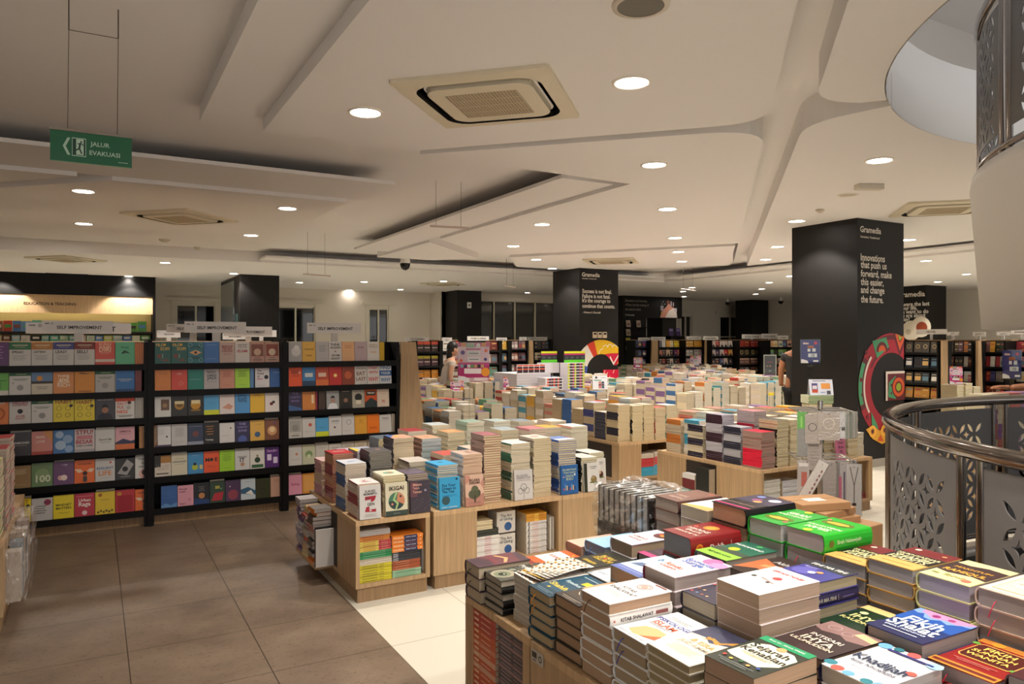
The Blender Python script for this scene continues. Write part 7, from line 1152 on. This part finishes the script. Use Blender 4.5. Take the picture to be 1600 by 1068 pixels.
# education shelf books (individuals on the two visible rows)
re = random.Random(61); x = -2.3; k = 0
EC = ['2c2820', '8c5040', '8c5444', 'c04438', '4c7cb8', '5c90c8', '6cac9c', '7cb8b0', 'a8d0d8', 'b0d4d8', 'd8d4c8', 'd8dcb8', 'c8cc60', 'd8c0b8', '5cb8a0', 'd0ccc4', 'c8b088', '5ca83c', '4c9c4c', 'b8d0cc', 'c0d4b8', '9cc8a0']
while x < EX - .2:
    h = re.uniform(.22, .26); w = re.uniform(.15, .19); me = book_mesh(w, round(h, 2), .02, EC[k % len(EC)], 'd8d0c8', [('r', .15, .35, .85, .65, EC[(k * 5 + 3) % len(EC)])]); o = link('book', me, None, (x + w / 2, 19.9, 1.78 + h / 2), (pi / 2 - R(8), 0, 0)); tag(o, '%s children\'s book on the top ledge under the lit header, %s from the left' % (cname(EC[k % len(EC)]), ordn(k) if k else 'first'), 'book', 'books under the lit header'); x += w + .01; k += 1
x = -2.3; k = 0
while x < EX - .2:
    w = re.uniform(.14, .2); me = book_mesh(round(w, 2), .2, .02, EC[(k * 7 + 2) % len(EC)], 'd8d0c8', [('r', .15, .6, .85, .85, 'd8ccc0')]); o = link('book', me, None, (x + w / 2, 19.9, 1.49 + .1), (pi / 2 - R(8), 0, 0)); tag(o, '%s book on the second ledge under the lit header, %s from the left' % (cname(EC[(k * 7 + 2) % len(EC)]), ordn(k) if k else 'first'), 'book', 'books under the lit header'); x += w + .02; k += 1
# topic signs on distant cases
def fsign(txt, u0, u1, v0, v1, Y, label, rz=0):
    x = (XatY(u0, Y) + XatY(u1, Y)) / 2; w = (XatY(u1, Y) - XatY(u0, Y)); z0 = Z(v1, x, Y); z1 = Z(v0, x, Y)
    t = thing('shelf_sign', label, 'sign', (x, Y + .2, z0), rz, 'white topic signs on the bookcases'); b = MB(); b.box(-w / 2, -.004, 0, w / 2, .004, z1 - z0, mat('d5d1cb', .45)); b.T = Matrix.Translation((-w / 2, -.0045, 0)) @ Matrix.Rotation(pi / 2, 4, 'X'); b.art([('t', txt, .5, .5, min(.7, .06 * len(txt)), '55504c')], w, z1 - z0, 0, dz=.001); b.build('sign_board', t)
    b = MB(); b.box(-.03, -.01, 1.59 - z0, .03, .01, .0, mat('bdb8b2', .4)); b.build('sign_foot', t)
for k, (tx, u0, u1, v0, v1, Y) in enumerate((('DICTIONARY', 640, 677, 526, 533, 12.6), ('HEALTH', 697, 713, 527, 533, 13.1), ('HOME & LIVING', 737, 771, 525, 532, 13.4), ('ARCHITECTURE', 782, 799, 527, 533, 14.2), ('COMPUTER', 818, 830, 526, 532, 14.6), ('COMPUTER & TECHNOLOGY', 831, 862, 526, 532, 14.8), ('EDUCATION', 1004, 1023, 527, 533, 16.6), ('SELF DEVELOPMENT', 1024, 1047, 526, 532, 16.5), ('BUSINESS & ECONOMICS', 1080, 1103, 525, 531, 16.3), ('SOCIAL SCIENCE', 1106, 1130, 525, 531, 16.0), ('SOCIAL SCIENCE', 1167, 1198, 522, 529, 15.8), ('SOCIAL SCIENCE', 1198, 1223, 521, 529, 15.6), ('BUSINESS', 1223, 1240, 524, 530, 15.2))):
    fsign(tx, u0, u1, v0, v1, Y, 'small white %s sign above the distant bookcases, %s from the left in that row' % (tx, ordn(k) if k else 'first'))
def xsign(txt, X, u0, u1, v0, v1, label):
    y0, y1 = YatX(u0, X), YatX(u1, X); y = (y0 + y1) / 2; z0, z1 = Z(v1, X, y), Z(v0, X, y); w = sqrt((y0 - y1) ** 2)
    t = thing('shelf_sign', label, 'sign', (X + .2, y, z0), -pi / 2, 'white topic signs on the bookcases'); b = MB(); b.box(-w / 2, -.004, 0, w / 2, .004, z1 - z0, mat('d8d4ce', .45)); b.T = Matrix.Translation((-w / 2, -.0045, 0)) @ Matrix.Rotation(pi / 2, 4, 'X'); b.art([('t', txt, .5, .5, min(.65, .06 * len(txt)), '3c3836')], w, z1 - z0, 0, dz=.001); b.build('sign_board', t)
    b = MB(); b.box(-.02, -.01, 1.59 - z0, .02, .01, 0, mat('bdb8b2', .4)); b.build('sign_foot', t)
xsign('NOVEL', 12.4, 1421, 1469, 514, 522, 'white NOVEL sign above the dark novel covers'); xsign('HOROR', 13.4, 1470, 1488, 518, 524, 'small white sign right of the NOVEL sign'); xsign('FANTASY', 13.4, 1510, 1530, 518, 525, 'small grey topic sign second from the right'); xsign('ROMANCE', 13.9, 1548, 1568, 518, 524, 'small white topic sign left of ENTERTAINMENT'); xsign('ENTERTAINMENT', 14.2, 1570, 1606, 515, 522, 'white ENTERTAINMENT sign at the right edge')
# book stack at the foot of the patterned column and table beyond the balustrade
cabinet('display_table', 'wooden table with tall cream stacks beyond the balustrade, right of the patterned column', 9.35, 5.2, 9.95, 5.75, .5, '-y', [])
for k, (x, y, z) in enumerate(((9.45, 5.3, 1.03), (9.6, 5.28, 1.05), (9.77, 5.27, 1.0))):
    pst('cream-edged paperback in the tall piles right of the patterned column, %s pile from the left' % FST[k], x - .07, y - .05, z, .028, 'd8ccb0', 'b8a48c', 'd3c7a5', 99, 0, w=.15, z0=.5, ff='table beyond the balustrade')
tent('pink and white card sign on the cream piles right of the patterned column', 9.45, 5.3, 1.034, .14, .23, pinkart, PK, R(-58))
cabinet('display_table', 'wooden table with book stacks directly beyond the balustrade at the right edge', 6.5, 3.36, 8.3, 4.0, .62, '-y', [(.1, .8)])
for k in range(9):
    x = 6.60 + k * .19; n = 12; 
    for i in range(n):
        c_ = ('c8b89c', 'b8504c', '8c5c94', 'd8ccb0')[(i // 3 + k) % 4]; fbox(stock, x, 3.485, .62 + i * .043, .18, .15, .041, .03 * ((i * 5 + k) % 3 - 1), c_, 'd6c8a6', c_, 1)

# ------------------------------------------------------------------ round steel balustrades
def pattern_panel(name, parent, r, a0, a1, z0, z1, cell, keep, m):
    "perforated sheet on the cylinder r around the opening; a in degrees; lens and star cut-outs"
    b = MB(); L_ = R(abs(a1 - a0)) * r; nx = max(3, int(L_ / cell)); nz = max(2, int((z1 - z0) / cell)); cx, cz = L_ / nx, (z1 - z0) / nz; sg = 1 if a1 > a0 else -1
    def mp(s, z): a = R(a0) + sg * s / r; return (HX + r * cos(a), HY + r * sin(a), z0 + z)
    lens = []
    for i in range(9): t = .13 + .74 * i / 8; bu = .125 * sin(pi * i / 8); lens.append((t + bu, t - bu))
    lens += [(t2, t1) for t1, t2 in lens[-2:0:-1]]
    for i in range(nx):
        for j in range(nz):
            par = (i + j) % 2; on = keep(i / nx, j / nz, i, j, nx, nz)
            if not on: b.add([mp(i * cx, j * cz), mp((i + 1) * cx, j * cz), mp((i + 1) * cx, (j + 1) * cz), mp(i * cx, (j + 1) * cz)], [(0, 1, 2, 3)], m); continue
            # unit square, lens along the main diagonal, star quarters notched at the two other corners
            n = lambda k: [(1, .0)] ; s0 = .45
            q1 = [(1 - s0, 0), (1 - s0 * .42, s0 * .16), (1 - s0 * .16, s0 * .42), (1, s0)]; q2 = [(s0, 1), (s0 * .42, 1 - s0 * .16), (s0 * .16, 1 - s0 * .42), (0, 1 - s0)]
            k1 = keep((i + (0 if par else 1)) / nx, j / nz, i + (-1 if par else 1), j - 1, nx, nz) and 0 < i + (0 if par else 1) < nx and j > 0
            k2 = keep((i) / nx, j / nz, i + (1 if par else -1), j + 1, nx, nz) and 0 < i + (1 if par else 0) < nx and j < nz - 1
            outer = [(0, 0)] + (q1 if k1 else [(1, 0)]) + [(1, 1)] + (q2 if k2 else [(0, 1)])
            f = (lambda p: (1 - p[0], p[1])) if par else (lambda p: p)
            po = [f(p) for p in outer]; ph = [f(p) for p in lens]; fl = po + ph
            fs = [tuple(t) for t in tessellate_polygon([[Vector((x, y, 0)) for x, y in po], [Vector((x, y, 0)) for x, y in ph]])]
            b.add([mp((i + x) * cx, (j + y) * cz) for x, y in fl], fs, m)
    o = b.build(name, parent); md = o.modifiers.new('thickness', 'SOLIDIFY'); md.thickness = .006; md.offset = 0; return o
def arc3(r, a0, a1, z, n): return [(HX + r * cos(R(a0 + (a1 - a0) * i / n)), HY + r * sin(R(a0 + (a1 - a0) * i / n)), z) for i in range(n + 1)]
t = thing('balustrade', 'round grey steel balustrade with cut-out petal panels around the stair opening', 'balustrade')
b = MB(); b.tube(arc3(2.70, 0, 360, 1.13, 120)[:-1], .038, STEEL, 12, close=True); b.build('handrail', t)
b = MB(); b.tube(arc3(2.70, 0, 360, .1, 120)[:-1], .018, STEEL, 8, close=True); b.build('bottom_rail', t)
NP = 15; wid = 24.0; off = 149.7 - 168
for k in range(NP):
    a = off + k * wid
    for s in (0, 2.8):
        b = MB(); x, y = HX + 2.70 * cos(R(a + s)), HY + 2.70 * sin(R(a + s)); b.cyl(x, y, 0, 1.10, .019, STEEL, 12); b.cyl(x, y, 0, .012, .04, STEEL, 14); b.build('post', t)
    rp = random.Random(k)
    pattern_panel('panel', t, 2.70, a + 3.2, a + wid - .4, .12, 1.07, .09, lambda x, y, i, j, nx, nz: 1 <= i < nx - 1 and 0 < j < nz - 1, PANEL)
b = MB(); b.lathe(HX, HY, [(2.60, .0), (2.60, .03), (2.78, .03), (2.78, .0)], mat('7a756e', .4), 72); tag(b.build('floor_edging'), 'grey raised edging ring at the foot of the balustrade', 'edging')
# upper stair landing: white curved parapet with the same balustrade above
t = thing('stair_parapet', 'white curved stair parapet hanging at the upper right', 'staircase'); A0, A1 = 150, 330
rb = 2.25
b = MB(); b.T = None
def lath(b, prof, a0, a1, n, m):
    vs = [(HX + r * cos(R(a0 + (a1 - a0) * i / n)), HY + r * sin(R(a0 + (a1 - a0) * i / n)), z) for r, z in prof for i in range(n + 1)]; q = n + 1
    b.add(vs, [(i * q + j, i * q + j + 1, (i + 1) * q + j + 1, (i + 1) * q + j) for i in range(len(prof) - 1) for j in range(n)], m, True)
lath(b, [(1.1, 1.72), (rb - .03, 1.66), (rb + .03, 2.47), (rb + .02, 2.53), (rb - .1, 2.53), (rb - .1, 2.45), (1.1, 2.45)], 95, 330, 70, WHITE); b.build('parapet_wall', t)
tu = thing('upper_balustrade', 'upper steel balustrade with petal cut-outs above the white parapet', 'balustrade')
b = MB(); b.tube(arc3(rb - .02, 95, 330, 3.40, 70), .03, STEEL, 10); b.build('handrail', tu); b = MB(); b.tube(arc3(rb - .02, 95, 330, 2.575, 70), .02, STEEL, 10); b.build('bottom_rail', tu)
for k in range(12):
    a = 95 + k * 20
    for s in (0, 2.4): b = MB(); x, y = HX + (rb - .02) * cos(R(a + s)), HY + (rb - .02) * sin(R(a + s)); b.cyl(x, y, 2.53, 3.39, .016, STEEL, 10); b.build('post', tu)
    pattern_panel('panel', tu, rb - .02, a + 2.6, a + 19.8, 2.66, 3.33, .095, lambda x, y, i, j, nx, nz: 1 <= i < nx - 1 and j < nz, PANEL)
b = MB(); b.cyl(HX, HY, -3.8, 6.4, .25, WHITE, 24); tag(b.build('stair_core'), 'white round core column inside the staircase', 'column')
for (x, y) in ((HX, HY - 1.5), (HX + 1.5, HY + 1)):
    l = bpy.data.lights.new('stair_lamp', 'AREA'); l.energy = 9; l.color = (.85, .9, 1); l.size = 1.2; lo = bpy.data.objects.new('stair_lamp', l); COL.objects.link(lo); lo.location = (x, y, 6.3)
l = bpy.data.lights.new('lower_lamp', 'AREA'); l.energy = 5; l.color = LAMP_COL; l.size = 1.5; lo = bpy.data.objects.new('lower_lamp', l); COL.objects.link(lo); lo.location = (HX + 1.2, HY + 1.0, -.6)  # unseen area fill added to brighten the lower storey

# ------------------------------------------------------------------ people
def skin(name, parent, joints, edges, m, root=0, sub=2):
    me = bpy.data.meshes.new(name); me.from_pydata([j[:3] for j in joints], edges, []); o = link(name, me, parent); me.materials.append(m)
    s = o.modifiers.new('skin', 'SKIN')
    for i, j in enumerate(joints): r = j[3]; me.skin_vertices[0].data[i].radius = (r, r * (j[4] if len(j) > 4 else 1)); me.skin_vertices[0].data[i].use_root = i == root
    s.use_smooth_shade = True; u = o.modifiers.new('smooth', 'SUBSURF'); u.levels = sub; u.render_levels = sub; return o
def ell(b, c, r, m, n=14, q=10):
    vs = [(c[0] + r[0] * sin(pi * i / q) * cos(2 * pi * j / n), c[1] + r[1] * sin(pi * i / q) * sin(2 * pi * j / n), c[2] + r[2] * cos(pi * i / q)) for i in range(q + 1) for j in range(n)]
    b.add(vs, [(i * n + j, (i + 1) * n + j, (i + 1) * n + (j + 1) % n, i * n + (j + 1) % n) for i in range(q) for j in range(n)], m, True)
def add_head(t, x, y, z, sk, hair, long=False, s=1.0):
    "head facing +y"
    b = MB(); ell(b, (x, y, z), (.075 * s, .095 * s, .115 * s), sk); ell(b, (x, y + .1 * s, z - .015), (.012, .018, .022), sk, 8, 6); ell(b, (x - .078 * s, y, z - .01), (.012, .02, .03), sk, 8, 6); ell(b, (x + .078 * s, y, z - .01), (.012, .02, .03), sk, 8, 6)
    for e in (-1, 1): ell(b, (x + e * .03, y + .083 * s, z + .008), (.013, .01, .008), mat('1c1410', .2), 8, 6)
    b.box(x - .022, y + .078 * s, z - .062, x + .022, y + .088 * s, z - .052, mat('8c4a40', .5)); b.build('head', t)
    b = MB(); ell(b, (x, y - .018, z + .025), (.085 * s, .1 * s, .108 * s), hair)
    if long: ell(b, (x, y - .07, z - .12), (.06, .05, .17), hair)
    b.build('hair', t)
SK = mat('a8704e', .55, kind='skin'); SK2 = mat('d2a184', .55, kind='skin'); HAIR = mat('15110f', .45)
def hand(b_, t, wx, wy, wz, dx, dy, m, sgn=1, curl=.5, s=1.0):
    "palm and five fingers from the wrist, pointing along (dx, dy)"
    d = Vector((dx, dy, 0)).normalized(); n = Vector((-d.y, d.x, 0)) * sgn; W = Vector((wx, wy, wz)); J = [tuple(W) + (.027 * s, .75)]; E = []
    palm = W + d * .055 * s + Vector((0, 0, .012)); J.append(tuple(palm) + (.036 * s, .55)); E.append((0, 1))
    for k, (o_, l_) in enumerate(((-.027, .066), (-.009, .078), (.009, .074), (.027, .058))):
        p = palm + d * .035 * s + n * o_ * s; q = p + d * l_ * .5 * s + Vector((0, 0, -.006 * curl)); r_ = q + d * l_ * .45 * s + Vector((0, 0, -.028 * curl)); i = len(J)
        J += [tuple(p) + (.0105 * s,), tuple(q) + (.0088 * s,), tuple(r_) + (.007 * s,)]; E += [(1, i), (i, i + 1), (i + 1, i + 2)]
    p = W + d * .03 * s + n * -.035 * s; q = p + d * .03 * s + n * -.024 * s + Vector((0, 0, -.012)); i = len(J); J += [tuple(p) + (.013 * s,), tuple(q) + (.0095 * s,), tuple(q + d * .024 * s + n * -.006) + (.0075 * s,)]; E += [(0, i), (i, i + 1), (i + 1, i + 2)]
    return skin('hand', t, J, E, m)
# person behind the large column, back turned, dark shirt
def standing(label, x, y, rz, shirt, trousers, sk, hair, long=False, H_=1.66, lean=0, arm=None, sleeve=.3):
    t = thing('person', label, 'person', (x, y, 0), rz); k = H_ / 1.7
    L1 = lambda v: (v[0] * k, v[1] * k + lean * max(0, v[2] - .95) * .9, (v[2] if v[2] < .95 else .95 + (v[2] - .95) * cos(lean * .9)) * k, v[3] * k) + tuple(v[4:])
    J = [(0, 0, .95, .145, .72), (0, 0, 1.15, .14, .72), (0, 0, 1.33, .155, .7), (0, 0, 1.42, .10, .8), (0, .01, 1.5, .055), (0, .015, 1.56, .055),
         (-.17, 0, 1.39, .06), (-.225, .0, 1.18, .047), (-.235, .07, .95, .036), (.17, 0, 1.39, .06), (.225, .0, 1.18, .047), (.235, .07, .95, .036),
         (-.09, 0, .86, .095), (-.1, .01, .5, .06), (-.1, -.01, .1, .042), (-.1, .09, .045, .038), (.09, 0, .86, .095), (.1, .01, .5, .06), (.1, -.01, .1, .042), (.1, .09, .045, .038)]
    E = [(0, 1), (1, 2), (2, 3), (3, 4), (4, 5), (3, 6), (6, 7), (7, 8), (3, 9), (9, 10), (10, 11), (0, 12), (12, 13), (13, 14), (14, 15), (0, 16), (16, 17), (17, 18), (18, 19)]
    if arm:
        for i, v in arm.items(): J[i] = v
    Jl = [L1(v) for v in J]; skin('body', t, Jl, E, sk)
    g = 1.16; sh = [0, 1, 2, 3, 6, 7, 9, 10]; mp_ = {q: i for i, q in enumerate(sh)}
    JJ = [Jl[q][:3] + (Jl[q][3] * g,) + Jl[q][4:] for q in sh]; 
    JJ[0] = (JJ[0][0], JJ[0][1], JJ[0][2] - .2 * k) + JJ[0][3:]
    for a_, c_ in ((5, 4), (7, 6)): p = [JJ[c_][i] * .45 + JJ[a_][i] * .55 for i in range(3)]; JJ[a_] = tuple(p) + (JJ[a_][3] * 1.15,)
    skin('shirt', t, JJ, [(0, 1), (1, 2), (2, 3), (3, 4), (4, 5), (3, 6), (6, 7)], shirt)
    tr = [0, 12, 13, 14, 16, 17, 18]; JT = [Jl[q][:3] + (Jl[q][3] * 1.18,) + Jl[q][4:] for q in tr]; skin('trousers', t, JT, [(0, 1), (1, 2), (2, 3), (0, 4), (4, 5), (5, 6)], trousers)
    hx = Jl[5]; add_head(t, hx[0], hx[1] + .01, hx[2] + .08, sk, hair, long)
    for a_, e_, s in ((8, 7, 1), (11, 10, -1)):
        w = Jl[a_]; hand(None, t, w[0], w[1], w[2] - .0, (w[0] - Jl[e_][0]), (w[1] - Jl[e_][1]) + .01, sk, s, .6)
    b = MB()
    for q in (15, 19): c = Jl[q]; b.rbox(c[0] - .05, c[1] - .17, 0, c[0] + .05, c[1] + .1, .075, mat('1c1a18', .5), .015)
    b.build('shoes', t); return t
x = XatY(1245, 7.25); standing('person in a dark grey t-shirt and black trousers, partly behind the large column', x, 7.25, R(-60), mat('2a2726', .8), mat('14120f', .8), SK, HAIR, H_=1.66)
x = XatY(694, 11.0)
standing('person with long black hair and pale sleeveless top, near the pink posters', x, 11.0, R(-100), mat('cfc4b8', .8), mat('6c4a50', .8), SK2, HAIR, True, 1.5, .25)
x, y = 7.19, 3.08
t = standing('person at the right edge of the picture, only forearm and hand in view', x, y, 0, mat('4c4440', .8), mat('2c2a28', .8), SK, HAIR, H_=1.7, arm={6: (-.17, 0, 1.39, .055), 7: (-.175, .165, 1.2, .043), 8: (-.385, .285, 1.185, .03)})
so = stock.build('book_stock'); tag(so, 'the many further stacked books on the tables across the shop floor', 'books', None, 'stuff')
